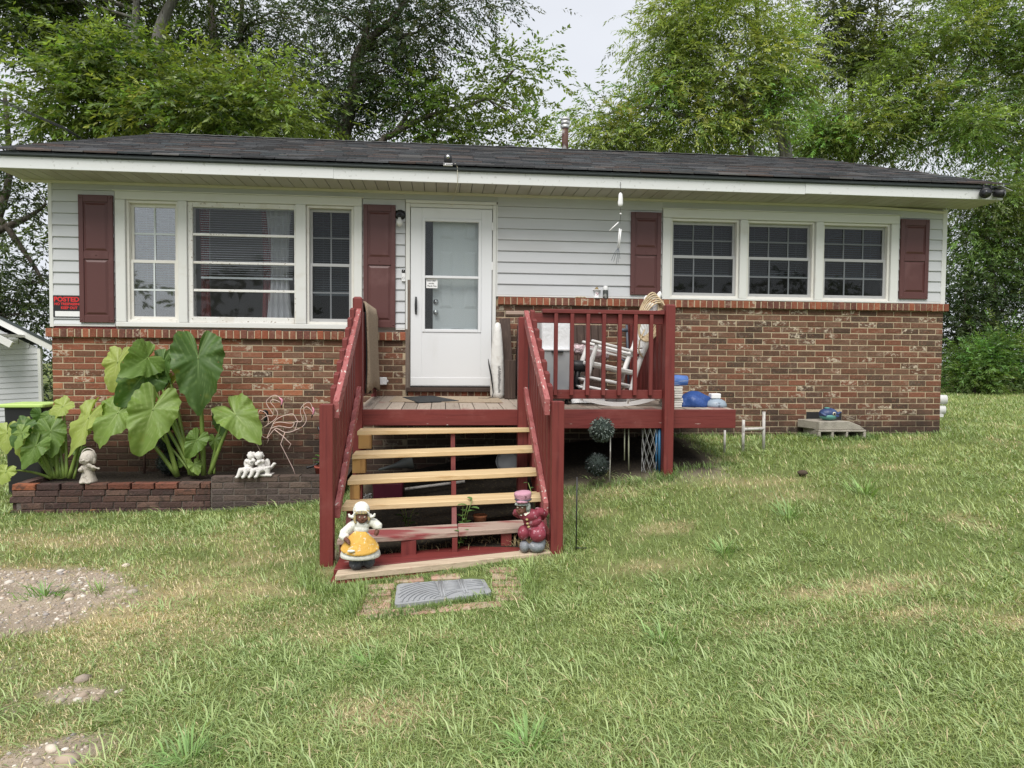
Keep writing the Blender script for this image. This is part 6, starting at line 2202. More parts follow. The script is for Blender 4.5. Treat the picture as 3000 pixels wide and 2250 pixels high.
CP = b.build('cap', mt['d_pink'], DBY, remesh=.004, smooth_it=2)
b = MB()
b.tube([cc_ + Vector((-.002 + .059 * math.sin(a), -.0565 * math.cos(a), .017 - .004 * math.cos(a))) for a in np.linspace(-1.5, 1.5, 13)], .006, 8)
for a in (-.9, .9):
    b.ell(cc_ + Vector((-.002 + .062 * math.sin(a), -.060 * math.cos(a), .016)), .006, nu=8, nv=6)
b.build('cap_band', mt['d_dark'], CP)
b = MB()
b.add([bp(222, 398, -.062), bp(300, 350, -.050), bp(296, 385, -.062), bp(245, 418, -.072)], [(0, 1, 2, 3)])
b.add([bp(175, 395, -.072), bp(205, 405, -.075), bp(200, 415, -.078), bp(180, 408, -.076)], [(0, 1, 2, 3)])
b.build('collar', mt['d_eye'], DBY, thick=.005)
b = MB()
for (u, v_) in ((262, 462), (272, 512), (285, 552)):
    b.ell(bp(u, v_, -.072 + (v_ - 462) * .0001), (.011, .008, .009))
b.build('buttons', mt['d_hair'], DBY)

# ------------------------------------------------------------------ concrete block and whale
mt['conc'] = M('rough_concrete', (.36, .33, .28), .95, [((.22, .20, .17), 9, .45, .7, 7, .7), ((.48, .44, .36), 60, .6, .7, 3, .5)], (90, .9, .012))
CB = thing('concrete_block', 'hollow concrete block with a sloped cap against the brick wall', 'block', (4.62, -.2, .62))
gz_ = hz(4.6, -.3)
b = MB()
b.prism([(4.36, -.375, .735), (4.36, -.375, .832), (4.725, -.375, .834), (4.86, -.375, .785), (4.925, -.375, .735)], (-.085, .345, .0))
b.build('cap', mt['conc'], CB, .006)
b = MB()
b.box(4.345, 4.93, -.39, -.03, .712, .734)
for xa, xb in ((4.345, 4.375), (4.505, 4.535), (4.685, 4.71), (4.90, 4.93)):
    b.box(xa, xb, -.388, -.032, gz_ - .1, .712)
b.box(4.375, 4.90, -.06, -.033, gz_ - .1, .712)
b.build('hollow_base', mt['conc'], CB, .004)
WH = thing('whale_watering_can', 'blue and teal plastic whale watering can on the concrete block', 'watering can', (4.55, -.22, .835))
mt['wh'] = M('whale_blue', (.028, .05, .135), .45, [((.05, .085, .19), 8, .5, .7)])
mt['wh2'] = M('whale_teal', (.10, .28, .25), .5)
wc = Vector((4.552, -.23, .912))
b = MB()
b.ell(wc, (.108, .085, .070))
b.ell(wc + Vector((-.05, 0, -.004)), (.062, .075, .062))
b.tube([wc + Vector((.095, -.01, -.01)), wc + Vector((.125, -.015, .01))], [.022, .016], 8)
b.ell(wc + Vector((.133, -.02, .018)), (.010, .026, .012))
b.tube([wc + Vector((-.108, -.02, .012)), wc + Vector((-.100, -.055, -.005)), wc + Vector((-.07, -.080, -.022))], .007, 7)
b.build('body', mt['wh'], WH, remesh=.005, smooth_it=2)
b = MB()
b.ell(wc + Vector((-.004, -.003, -.030)), (.103, .088, .048))
b.lathe([(.03, 0), (.032, .012), (.02, .016)], wc + Vector((-.02, 0, .060)), 14)
b.build('belly', mt['wh2'], WH)
b = MB()
b.lathe([(.021, 0), (.021, .005), (.004, .007)], wc + Vector((.022, -.083, .006)), 18, axis=(.1, -1, .05))
EYW = b.build('eye', mt['d_eye'], WH)
b = MB()
b.lathe([(.014, 0), (.013, .004), (.002, .005)], wc + Vector((.022, -.089, .006)), 16, axis=(.1, -1, .05))
b.build('pupil', mt['black'], EYW)
b = MB()
b.ell(wc + Vector((.066, -.076, -.024)), (.026, .010, .012))
b.build('fin', mt['wh'], WH)

# ------------------------------------------------------------------ stepping mat and flat bricks before the stairs
mt['mat_stone'] = M('grey_stone_mat', (.30, .31, .32), .8, [((.20, .20, .205), 5, .45, .7, 6, .6), ((.42, .42, .42), 40, .6, .72)], (60, .4, .006))
SM = thing('stone_mat', 'grey stepping mat with moulded arcs and bars before the bottom step', 'mat', (0, -3.53, .02))
cor = [(-.300, -3.385), (.285, -3.300), (.325, -3.60), (-.290, -3.775)]
mz = .030
out_ = []
for i in range(4):
    p0, p1, p2 = Vector((*cor[i - 1], 0)), Vector((*cor[i], 0)), Vector((*cor[(i + 1) % 4], 0))
    d0, d1 = (p0 - p1).normalized() * .04, (p2 - p1).normalized() * .04
    for k in range(5):
        t = k / 4
        out_.append((p1 + d0) * (1 - t) ** 2 + p1 * 2 * t * (1 - t) + (p1 + d1) * t * t)
b = MB()
out_.reverse()
b.prism([(p.x, p.y, mz - .03) for p in out_], (0, 0, .03))
b.build('slab', mt['mat_stone'], SM, .004)


def mp(u, v, dz=.003):                     # bilinear over the mat
    a = Vector((*cor[3], 0)).lerp(Vector((*cor[2], 0)), u)
    c = Vector((*cor[0], 0)).lerp(Vector((*cor[1], 0)), u)
    p = a.lerp(c, v)
    return Vector((p.x, p.y, mz + dz))


for k in range(11):
    rr = .12 + .088 * k
    pts = [mp(.47 - rr * math.cos(t) * .62, .02 + rr * math.sin(t)) for t in np.linspace(.05, 1.5, 16) if .03 < .47 - rr * math.cos(t) * .62 < .46 and .02 + rr * math.sin(t) < .96]
    if len(pts) > 2:
        MB().tube(pts, .0058, 6).build('arc_ridge', mt['mat_stone'], SM)
for u in (.475, .505, .715, .745):
    MB().tube([mp(u, .12 if u > .6 else .06), mp(u, .95)], .0065, 6).build('bar_ridge', mt['mat_stone'], SM)
for k in range(10):
    MB().tube([mp(.53, .40 + .055 * k), mp(.69, .40 + .055 * k)], .0045, 6).build('line_ridge', mt['mat_stone'], SM)
for k in range(5):
    MB().tube([mp(.77, .40 + .11 * k), mp(.95, .40 + .11 * k)], .005, 6).build('line_ridge', mt['mat_stone'], SM)
for k in range(2):
    MB().tube(smooth_path([mp(.50, .06 + .09 * k), mp(.60, .22 + .08 * k), mp(.75, .30 + .05 * k), mp(.95, .32 + .05 * k)]), .006, 6).build('curve_ridge', mt['mat_stone'], SM)
BE = thing('brick_edging', 'faded red bricks laid flat round the grey stepping mat', 'paving', (0, -3.55, .0))
mt['flat_brick'] = M('faded_flat_brick', (.36, .24, .18), .95, [((.40, .33, .24), 14, .44, .6, 7, .85), ((.20, .11, .08), 8, .5, .7, 5, .6)], (50, .5, .01), tone='obj', spec=.15)
fb = []
for k in range(4):
    me_ = MB()
    l, w, h = .2, .095, .05
    me_.box(-l / 2, l / 2, -w / 2, w / 2, -h, 0)
    o = me_.build('brick', mt['flat_brick'], BE, .006, origin=(0, 0, 0))
    fb.append(o.data)
    bpy.data.objects.remove(o)
spots = [(-.42, -3.415 - .105 * k, .02) for k in range(5)] + [(.435, -3.215 - .108 * k, -.03) for k in range(5)] + [(-.36 + .215 * k, -3.865 + .035 * k, .12) for k in range(4)] + [(-.22, -3.30, .1), (.02, -3.27, .1)]
for (x, y, rz) in spots:
    o = bpy.data.objects.new('brick', random.choice(fb))
    COL.objects.link(o)
    o.parent = BE
    o.location = Vector((x + random.uniform(-.01, .01), y, max(hz(x, y), 0) + .010)) - WO[BE.name]
    o.rotation_euler = (random.uniform(-.03, .03), random.uniform(-.03, .03), rz + random.uniform(-.06, .06))
    k = random.uniform(.85, 1.15)
    o.color = (.40 * k, .255 * k, .19 * k, 0)
    bv = o.modifiers.new('b', 'BEVEL')
    bv.width = .006
    bv.segments = 1

# ------------------------------------------------------------------ hoses and pot at the stair side of the bed
hb = MB()
hb.tube(smooth_path([fp(740, 388, -.1), fp(755, 415, -.12), fp(790, 432, -.14), fp(860, 436, -.16), fp(900, 430, -.2)]), .015, 8)
hb.tube(smooth_path([fp(755, 382, -.09), fp(775, 402, -.11), fp(810, 412, -.13), fp(880, 412, -.16)]), .012, 8)
hb.tube(smooth_path([fp(870, 500, -.3), fp(846, 570, -.34), fp(820, 650, -.4), fp(770, 712, -.46), fp(690, 732, -.5)]), .014, 8)
tag(hb.build('black_hose', mt['black_p'], None, origin=(-1.3, -.2, .7)), 'black garden hose looped on the bricks beside the stair post', 'hose')
hb = MB().tube(smooth_path([(-1.93, -.30, .945), (-1.90, -.28, .93), (-1.91, -.27, .87), (-1.93, -.26, .84)]), .018, 8)
tag(hb.build('hose_hook', mt['black_p'], None, origin=(-1.92, -.1, .9)), 'black hose end behind the left wire flamingo', 'hose')


def oval_leaf(b, p, d, s, w=.42, droop=.3):
    d = Vector(d).normalized()
    sd_ = d.cross(Vector((0, 0, 1)))
    if sd_.length < .1:
        sd_ = Vector((1, 0, 0))
    sd_.normalize()
    n = sd_.cross(d)
    p = Vector(p)
    pts = [p]
    for t, ww in ((.25, .8), (.55, 1), (.85, .55)):
        c = p + d * s * t - Vector((0, 0, droop * s * t * t))
        pts += [c + sd_ * s * w * .5 * ww + n * .06 * s, c - n * .02 * s, c - sd_ * s * w * .5 * ww + n * .06 * s]
    pts.append(p + d * s - Vector((0, 0, droop * s)))
    b.add(pts, [(0, 1, 2), (0, 2, 3), (1, 4, 5, 2), (2, 5, 6, 3), (4, 7, 8, 5), (5, 8, 9, 6), (7, 10, 8), (8, 10, 9)], True)


mt['weed'] = M('weed_leaf', (.10, .20, .05), .5, [((.17, .27, .08), 14, .5, .7)], transl=.25)
mt['weed_d'] = M('weed_leaf_dark', (.055, .12, .035), .5, transl=.2)


def weed(x, y, z, h, n, s, lab, mat='weed', seed=0, lean=0):
    rs = random.Random(seed)
    T = thing('weed_plant', lab, 'weed', (x, y, z), 'weeds round the porch stairs')
    st, lf = MB(), MB()
    for k in range(3):
        a = rs.uniform(0, 6.28)
        top = Vector((x + lean + .25 * h * math.cos(a), y - .02 + .15 * h * math.sin(a), z + h * rs.uniform(.7, 1)))
        st.tube([(x, y, z - .02), ((x + top.x) / 2, (y + top.y) / 2, z + h * .55), top], .003, 5)
        for i in range(n):
            t = .35 + .65 * i / max(1, n - 1)
            p = Vector((x, y, z)).lerp(top, t)
            a2 = i * 2.4 + k
            oval_leaf(lf, p, (math.cos(a2), math.sin(a2) * .8 - .25, .35), s * rs.uniform(.7, 1.1), .55)
    st.build('stem', mt['petiole'], T)
    lf.build('foliage', mt[mat], T)


weed(.16, -2.52, hz(.16, -2.5), .30, 4, .085, 'weed with broad oval leaves behind the worn tread', seed=3)
weed(.12, -2.80, hz(.1, -2.8), .17, 6, .055, 'leafy weed growing in the gap under the worn tread', seed=5)
weed(-.28, -2.35, hz(-.3, -2.35), .30, 4, .075, 'dark weed in the shade behind the girl figurine steps', 'weed_d', seed=9)
weed(.80, -2.30, hz(.8, -2.3), .35, 5, .06, 'weed beside the right stringer under the stairs', 'weed_d', seed=12)
PT = thing('flower_pot', 'small terracotta pot with a drooping plant behind the stair post', 'pot', (-1.30, -.5, .27))
MB().lathe([(.055, 0), (.075, .11), (.08, .112), (.08, .13), (.07, .13), (.06, .05)], (-1.27, -.55, .255), 20).build('pot_body', M('terracotta_red', (.30, .07, .045), .85), PT)
b = MB()
for k in range(16):
    a = k * 2.4
    oval_leaf(b, (-1.29 + .02 * math.cos(a), -.55, .40 + .014 * (k % 8)), (math.cos(a), math.sin(a), .4), .07, .4)
b.build('foliage', mt['weed'], PT)
tag(MB().box(-1.475, -1.36, -.80, -.72, .262, .272).build('white_tile', mt['white_plain'], None, origin=(-1.42, -.76, .26)), 'thin white tile lying in the bed near the stair post', 'tile')

# ------------------------------------------------------------------ neighbour's shed at the far left
SH = thing('garden_shed', 'white sided shed with a dark roof edge beyond the left house corner', 'shed', (-9.2, 7.5, 0))
tl = R(3.2)


def shp(x, y, z):                          # the shed leans a little
    dx = x + 7.59
    return Vector((-7.59 + dx * math.cos(tl) - (z - .2) * math.sin(-tl) * 0 + .028 * (1.65 - z) * 0, y, z + dx * math.sin(tl)))


b = MB()
b.prism([shp(-7.60, 6.03, -.3), shp(-7.60, 6.03, 1.62), shp(-9.15, 6.03, 2.48), shp(-10.7, 6.03, 1.75), shp(-10.7, 6.03, -.3)], (-4.2, 3.4, 0))
b.build('wall', mt['siding'], SH)
for k in range(19):
    z0 = -.02 + .105 * k
    xr = -7.62 if z0 < 1.55 else -7.62 - (z0 - 1.55) / .55
    if xr < -10.2:
        break
    xl = -10.7
    p = [shp(xr, 6.0, z0), shp(xr, 6.012, z0 + .10), shp(xr, 6.03, z0 + .10), shp(xr, 6.03, z0)]
    q = shp(xl, 6.0, z0) - shp(xr, 6.0, z0)
    b = MB().prism(p, q)
    b.build('siding_board', mt['siding'], SH)
MB().hexa([shp(-7.64, 5.985, -.2), shp(-7.585, 5.985, -.2), shp(-7.585, 6.05, -.2), shp(-7.64, 6.05, -.2), shp(-7.66, 5.985, 1.64), shp(-7.605, 5.985, 1.64), shp(-7.605, 6.05, 1.64), shp(-7.66, 6.05, 1.64)]).build('corner_trim', mt['white_paint'], SH)
rp, rq = Vector((-7.36, 5.95, 1.655)), Vector((-9.15, 5.95, 2.60))
MB().bar(rp, rq, .03, .12, up=(0, 0, 1)).build('rake_board', mt['white_paint'], SH)
b = MB()
n_ = Vector((.47, 0, .88))
b.hexa([rp + Vector((0, -.03, .06)), rp + Vector((0 - 4.3, 3.6, .06)), rq + Vector((0 - 4.3, 3.6, .06)), rq + Vector((0, -.03, .06)),
        rp + Vector((.02, -.03, .11)), rp + Vector((.02 - 4.3, 3.6, .11)), rq + Vector((0 - 4.3, 3.6, .11)), rq + Vector((0, -.03, .11))])
rl = Vector((-10.95, 5.95, 1.70))
b.hexa([rq + Vector((0, -.03, .06)), rq + Vector((0 - 4.3, 3.6, .06)), rl + Vector((0 - 4.3, 3.6, .06)), rl + Vector((0, -.03, .06)),
        rq + Vector((0, -.03, .11)), rq + Vector((0 - 4.3, 3.6, .11)), rl + Vector((0 - 4.3, 3.6, .11)), rl + Vector((0, -.03, .11))])
b.build('roof', mt['drip'], SH)
b = MB()
b.hexa([rp + Vector((0, .02, -.05)), rp + Vector((0, .4, -.05)), rq + Vector((0, .4, -.05)), rq + Vector((0, .02, -.05)), rp + Vector((0, .02, -.02)), rp + Vector((0, .4, -.02)), rq + Vector((0, .4, -.02)), rq + Vector((0, .02, -.02))])
b.build('soffit', mt['white_paint'], SH)
MB().bar((-7.60, 5.1, 1.70), (-8.6, 5.1, 2.25), .05, .11).build('porch_beam', mt['white_paint'], SH)
MB().box(-8.6, -7.85, 5.12, 5.95, 1.85, 1.90).build('porch_soffit', mt['white_paint'], SH)

# odds on the lawn
cl = MB().ell((0, 0, 0), (.05, .035, .028), nu=10, nv=7)
cl.v = [(x * (1 + .2 * random.uniform(-1, 1)), y * (1 + .2 * random.uniform(-1, 1)), z) for x, y, z in cl.v]
c_ = (3.42, -1.75)
cl.v = [(x + c_[0], y + c_[1], z + hz(*c_) + .035) for x, y, z in cl.v]
tag(cl.build('soil_clod', M('clod', (.07, .05, .035), .95), None, origin=(c_[0], c_[1], hz(*c_))), 'dark clod of soil on the open lawn to the right', 'clod')
for k, (x, y, s, lb) in enumerate(((.62, -4.72, .05, 'narrow orange fallen leaf standing in the grass below the stairs'), (2.75, -5.28, .05, 'round orange fallen leaf near the lower right of the lawn'), (-3.3, -1.05, .07, 'crumpled brown leaf on the grass below the brick planter'))):
    b = MB()
    oval_leaf(b, (x, y, hz(x, y) + .055), (.3 - .3 * k, -.4, .5 if k == 0 else .1), s, .6 if k else .35, .1)
    tag(b.build('fallen_leaf', M('dry_leaf_%d' % k, [(.55, .26, .07), (.60, .30, .07), (.30, .16, .07)][k], .7), None, origin=(x, y, hz(x, y))), lb, 'leaf')

# ------------------------------------------------------------------ trees
def unit(v):
    return v / np.maximum(np.linalg.norm(v, axis=-1, keepdims=True), 1e-9)


def sprays(P, D, n_leaf, length, leaf, width, cols, droop=.5, jit=1.0):
    """P twig origins, D twig directions: pinnate twigs of n_leaf narrow leaves; returns vertices, faces, colours"""
    n = len(P)
    up = np.array([0, 0, 1.0])
    D = unit(D)
    S = unit(np.cross(D, up + .3 * rng.normal(size=(n, 3))))
    t = (np.arange(n_leaf) + .5) / n_leaf
    side = np.where(np.arange(n_leaf) % 2 == 0, 1.0, -1.0)
    ln = length * rng.uniform(.6, 1.25, (n, 1))
    base = P[:, None, :] + D[:, None, :] * (t[None, :, None] * ln[:, :, None]) - up * (droop * .5 * ln[:, :, None] * (t ** 2)[None, :, None])
    ld = D[:, None, :] * (.55 + .5 * t[None, :, None]) + S[:, None, :] * side[None, :, None] * (1 - .5 * t[None, :, None]) - up * droop * (.5 + .6 * t[None, :, None])
    ld = unit(ld + .35 * jit * rng.normal(size=ld.shape))
    ls = leaf * rng.uniform(.65, 1.25, (n, n_leaf, 1))
    wv = unit(np.cross(ld, up + .7 * rng.normal(size=ld.shape)))
    tipp = base + ld * ls
    mid = base + ld * ls * .45
    a, b = mid + wv * ls * width * .5, mid - wv * ls * width * .5
    V = np.stack([base, a, tipp, b], 2).reshape(-1, 3)
    F = np.arange(len(V)).reshape(-1, 4)
    c = cols[:, None, :] * rng.uniform(.75, 1.25, (n, n_leaf, 1))
    c = np.concatenate([c, np.ones((n, n_leaf, 1))], -1).reshape(-1, 4)
    return V, F, c


def leaf_mat(name, tr=.32):
    m = M(name, (.1, .2, .05), .42, tone='attr', spec=.5)
    nt = m.node_tree
    N, L = nt.nodes, nt.links
    b = N['Principled BSDF']
    src = b.inputs['Base Color'].links[0].from_socket
    t = N.new('ShaderNodeBsdfTranslucent')
    g = N.new('ShaderNodeMix')
    g.data_type = 'RGBA'
    g.blend_type = 'MULTIPLY'
    g.inputs['Factor'].default_value = 1
    L.new(src, g.inputs['A'])
    g.inputs['B'].default_value = (1.5, 1.5, .7, 1)
    L.new(g.outputs['Result'], t.inputs['Color'])
    ms = N.new('ShaderNodeMixShader')
    ms.inputs[0].default_value = tr
    L.new(b.outputs[0], ms.inputs[1])
    L.new(t.outputs[0], ms.inputs[2])
    L.new(ms.outputs[0], N['Material Output'].inputs['Surface'])
    return m


mt['leaf'] = leaf_mat('tree_leaf', .40)
mt['bark'] = M('bark', (.085, .07, .055), .95, [((.16, .15, .13), (9, 9, 3), .5, .68, 7), ((.035, .03, .025), (22, 22, 5), .52, .7, 5)], ((25, 25, 6), .9, .03))
mt['bark_g'] = M('bark_grey', (.17, .16, .14), .95, [((.28, .27, .25), (8, 8, 3), .5, .68, 7), ((.07, .06, .05), (22, 22, 5), .54, .7, 5)], ((25, 25, 6), .9, .03))


def tree(name, label, cat, key, tone, var, dens, leaf, width, droop, r0, bark='bark', twig=.42, clump=.42, nleaf=11, gz=None, sub=7, limb=1.0):
    trunks, blobs = TREES[key]
    b0 = trunks[0][0]
    base = (b0[0], b0[1], hz(b0[0], b0[1]))
    T = thing(name, label, cat, base, None)
    tk = MB()
    nodes = []
    for k, tr_ in enumerate(trunks):
        pts = [Vector(p) for p in tr_]
        first = k == 0 or (pts[0] - Vector(trunks[0][0])).length < 2.5 and not any((Vector(p) - pts[0]).length < .05 for t2 in trunks[:k] for p in t2)
        if first and pts[0].z > hz(pts[0].x, pts[0].y) + .2:
            g = Vector((pts[0].x + (pts[0].x - pts[1].x) * .3, pts[0].y + .2, hz(pts[0].x, pts[0].y) - .15))
            pts = [g, g.lerp(pts[0], .5) + Vector((.05, 0, 0))] + pts
        sp = smooth_path(pts, 4)
        rr = r0 * (1 if k == 0 else (.72 if first else .5))
        n = len(sp)
        tk.tube(sp, [rr * (1 - .78 * i / (n - 1)) for i in range(n)], 9)
        nodes += [(p, rr * (1 - .78 * i / (n - 1))) for i, p in enumerate(sp) if i > n * .25]
    PP, DD, CC = [], [], []
    for bi, (x, y, z, rx_, rz_) in enumerate(blobs):
        ry_ = min(max(rx_, rz_), 1.5)
        c = np.array([x, y, z])
        vol = rx_ * rz_
        nsub = max(3, int(sub * vol ** .6 + 2))
        for s in range(nsub):
            d = unit(rng.normal(size=3))
            sc = c + d * np.array([rx_, ry_, rz_]) * rng.uniform(.35, .92)
            q = Vector(sc)
            nd = min(nodes, key=lambda a: (a[0] - q).length + .9 * max(0, a[0].z - q.z))
            if limb and rng.random() < limb:
                m_ = nd[0].lerp(q, .5) + Vector((0, 0, .12 * (q - nd[0]).length))
                rb = min(nd[1] * .5, .012 + .016 * (q - nd[0]).length)
                tk.tube([nd[0], m_, q, q + (q - m_).normalized() * .3], [rb, rb * .65, rb * .3, rb * .1], 5, False)
            sr = clump * rng.uniform(.75, 1.35)
            nt_ = int(dens * rng.uniform(.6, 1.3))
            off = rng.normal(size=(nt_, 3)) * np.array([sr, sr, sr * .62])
            p = sc + off
            dirs = unit(off + .35 * d * sr + np.array([0, 0, .15 * sr]))
            tn = 1 + var * rng.normal()
            col = np.array(tone) * max(.45, tn)
            col = col * np.array([1 + .12 * rng.normal(), 1, 1])
            cl_ = np.clip(col * (1 + .16 * rng.normal(size=(nt_, 1))), .008, 1)
            PP.append(p)
            DD.append(dirs)
            CC.append(cl_)
    P, D, Cc = np.concatenate(PP), np.concatenate(DD), np.concatenate(CC)
    V, F, c = sprays(P, D, nleaf, twig, leaf, width, Cc, droop)
    tk.build('trunk', mt[bark], T)
    np_mesh('crown', V, F, mt['leaf'], T, c)
    return T


DK, MD, BR_, YG = (.030, .052, .018), (.045, .085, .022), (.085, .145, .022), (.10, .155, .025)
tree('leaning_tree', 'tall dark tree with a leaning grey trunk behind the left roof', 'tree', 'A', (.075, .110, .028), .28, 54, .15, .36, .5, .30, 'bark_g')
tree('slender_tree', 'dark narrow leaved tree with two upright trunks left of the roof middle', 'tree', 'B', (.050, .078, .028), .24, 44, .125, .33, .8, .26, limb=.5)
tree('dark_tree', 'big dark tree with forking black limbs left of the sky gap', 'tree', 'C', (.054, .076, .032), .22, 40, .11, .36, .7, .26, sub=9, limb=.7)
tree('sparse_tree', 'thin airy tree with light green leaves beside the sky gap', 'tree', 'D', (.125, .180, .040), .24, 34, .12, .46, .4, .12, clump=.34, limb=.6)
tree('bright_sapling', 'bright green feathery small tree close behind the left roof slope', 'tree', 'E', (.145, .205, .045), .40, 60, .155, .33, .55, .09, twig=.5, sub=8, limb=.4)
tree('edge_tree', 'dark tree with bare low branches at the left edge beside the house', 'tree', 'F', (.044, .068, .025), .24, 32, .12, .36, .5, .20, sub=6)
tree('willow_tree', 'tall light green willow leaved tree right of the flue pipe', 'tree', 'G', (.245, .320, .085), .26, 70, .135, .26, .75, .15, 'bark_g', sub=10, clump=.38, limb=.5)
tree('far_tree', 'dark far tree with thin black stems behind the light green one', 'tree', 'H', (.085, .112, .045), .2, 46, .13, .38, .4, .14)
tree('broad_tree', 'broad green tree with slanting dark limbs above the right roof end', 'tree', 'I', (.195, .270, .072), .38, 70, .14, .28, .65, .13, sub=10, clump=.38, limb=.5)
tree('drooping_tree', 'mid green drooping tree right of the house corner', 'tree', 'J', (.135, .200, .055), .45, 84, .125, .27, .8, .13, sub=8, limb=.5)
tree('round_shrub', 'round leafy shrub on the lawn edge right of the house', 'shrub', 'K', (.13, .22, .06), .30, 50, .10, .36, .3, .05, clump=.27, twig=.32, sub=13, limb=.5)
tree('low_shrub', 'low shrub at the right edge beside the round shrub', 'shrub', 'L', (.11, .19, .05), .30, 50, .10, .36, .3, .05, clump=.27, twig=.32, sub=13, limb=.5)


def thicket(name, boxes, n, tone, leaf, label=None):
    """dark wood behind: one mass of leaf clumps"""
    PP, DD, CC = [], [], []
    tot = sum((b[1] - b[0]) * (b[5] - b[4]) for b in boxes)
    for (x0, x1, y0, y1, z0, z1) in boxes:
        k = int(n * (x1 - x0) * (z1 - z0) / tot / 26)
        c = np.stack([rng.uniform(x0, x1, k), rng.uniform(y0, y1, k), z0 + (z1 - z0) * rng.uniform(0, 1, k) ** 1.15], -1)
        off = rng.normal(size=(k, 26, 3)) * np.array([.6, .6, .45])
        PP.append((c[:, None] + off).reshape(-1, 3))
        DD.append((off + np.array([0, -.2, .1])).reshape(-1, 3))
        cc = np.array(tone) * np.clip(1 + .3 * rng.normal(size=(k, 1, 1)), .4, 2) * np.ones((k, 26, 1))
        CC.append(cc.reshape(-1, 3))
    P, D, Cc = np.concatenate(PP), np.concatenate(DD), np.concatenate(CC)
    V, F, c = sprays(P, D, 9, .55, leaf, .42, Cc, .4)
    return stuff(np_mesh(name, V, F, mt['leaf'], None, c))


tree('dark_understorey', 'dark shaded small tree in the gap between the house corner and the drooping tree', 'tree', 'M', (.040, .064, .024), .3, 46, .12, .34, .6, .07, twig=.4, sub=7, limb=.5)  # shade under the taller trees put into the leaf tone


thicket('woodland', [(14.5, 34, 14, 22, .3, 4.5), (18, 36, 11, 16, .3, 6.5), (-26, -9.5, 14, 20, -.2, 3.2), (-12, 15, 24, 30, 0, 3.5), (-24, -11, 9.5, 14, -.2, 3.0)], 9000, (.040, .062, .022), .19)
thicket('woodland', [(-26, .5, 19, 24, 4.5, 10.5), (10, 36, 20, 25, 4.5, 12.5), (21, 36, 13, 18, 4, 9)], 4600, (.075, .105, .035), .22)
thicket('woodland', [(-40, 45, -34, -28, -1, 5.5)], 2600, (.04, .07, .02), .5)

# ------------------------------------------------------------------ grass and gravel
def sample_ground(n, power, rmin=1.7, rmax=26.0):
    u = rng.random(n)
    e = 2 - power
    r = (rmin ** e + u * (rmax ** e - rmin ** e)) ** (1 / e)
    a = R(5.7) + rng.uniform(-R(44), R(44), n)
    return r * np.sin(a), -8.03 + r * np.cos(a), r


def blocked(x, y):
    b = (x > -4.26) & (x < 6.17) & (y > -.01) & (y < 7.2)
    b |= (x > -4.17) & (x < -1.22) & (y > -.94) & (y < .1)
    yl = -3.36 + (x + .715) * .248
    b |= (x > -.73) & (x < .87) & (y > yl) & (y < yl + .44)
    # flat mat
    b |= (x > -.29) & (x < .30) & (y > -3.76 + (x + .29) * .27) & (y < -3.375 + (x + .3) * .14)
    b |= (x > 4.34) & (x < 4.94) & (y > -.39) & (y < 0)
    return b


def blades(x, y, h, w, lean, az, col, curve=.6):
    n = len(x)
    z = height(x, y)
    base = np.stack([x, y, z - .004], -1)
    d = np.stack([np.sin(az), np.cos(az), np.zeros(n)], -1)
    s = np.stack([np.cos(az + .6), -np.sin(az + .6), np.zeros(n)], -1)
    cl, sl = np.cos(lean), np.sin(lean)
    up = np.array([0, 0, 1.0])
    mid = base + (d * (sl * .75)[:, None] + up * cl[:, None]) * (h * .55)[:, None]
    l2 = np.minimum(lean + curve * (.4 + lean), 2.0)
    tip = mid + (d * np.sin(l2)[:, None] + up * np.cos(l2)[:, None]) * (h * .5)[:, None]
    tip[:, 2] = np.maximum(tip[:, 2], z + .006)
    hw = (w * .5)[:, None]
    V = np.stack([base - s * hw * .8, base + s * hw * .8, mid + s * hw, mid - s * hw, tip], 1).reshape(-1, 3)
    i = np.arange(n)[:, None] * 5
    Q = (i + np.array([[0, 1, 2, 3]]))
    T = (i + np.array([[3, 2, 4]]))
    C = np.repeat(np.concatenate([col, np.ones((n, 1))], 1), 5, 0)
    return V, Q, T, C


def grass_mesh(name, sets, mat):
    Vs, Qs, Ts, Cs, k = [], [], [], [], 0
    for V, Q, T, C in sets:
        Vs.append(V)
        Qs.append(Q + k)
        Ts.append(T + k)
        Cs.append(C)
        k += len(V)
    V, Q, T, C = map(np.concatenate, (Vs, Qs, Ts, Cs))
    me = bpy.data.meshes.new(name)
    me.vertices.add(len(V))
    me.vertices.foreach_set('co', V.astype(np.float32).ravel())
    li = np.concatenate([Q.ravel(), T.ravel()]).astype(np.int32)
    me.loops.add(len(li))
    me.loops.foreach_set('vertex_index', li)
    nq, nt_ = len(Q), len(T)
    me.polygons.add(nq + nt_)
    me.polygons.foreach_set('loop_start', np.concatenate([np.arange(nq) * 4, nq * 4 + np.arange(nt_) * 3]).astype(np.int32))
    me.polygons.foreach_set('loop_total', np.concatenate([np.full(nq, 4), np.full(nt_, 3)]).astype(np.int32))
    me.materials.append(mat)
    at = me.attributes.new('tone', 'FLOAT_COLOR', 'POINT')
    at.data.foreach_set('color', C.astype(np.float32).ravel())
    me.update(calc_edges=True)
    o = bpy.data.objects.new(name, me)
    link(o)
    return stuff(o)


mt['grass'] = leaf_mat('grass_blade', .22)
LUSH_N = lambda x, y: fbm(x * 1.15 + 3, y * 1.5, 71)


def lush_f(x, y):
    return np.clip(sstep(.40, .60, LUSH_N(x, y)) + .5 * sstep(-3.9, -5.2, y), 0, 1)


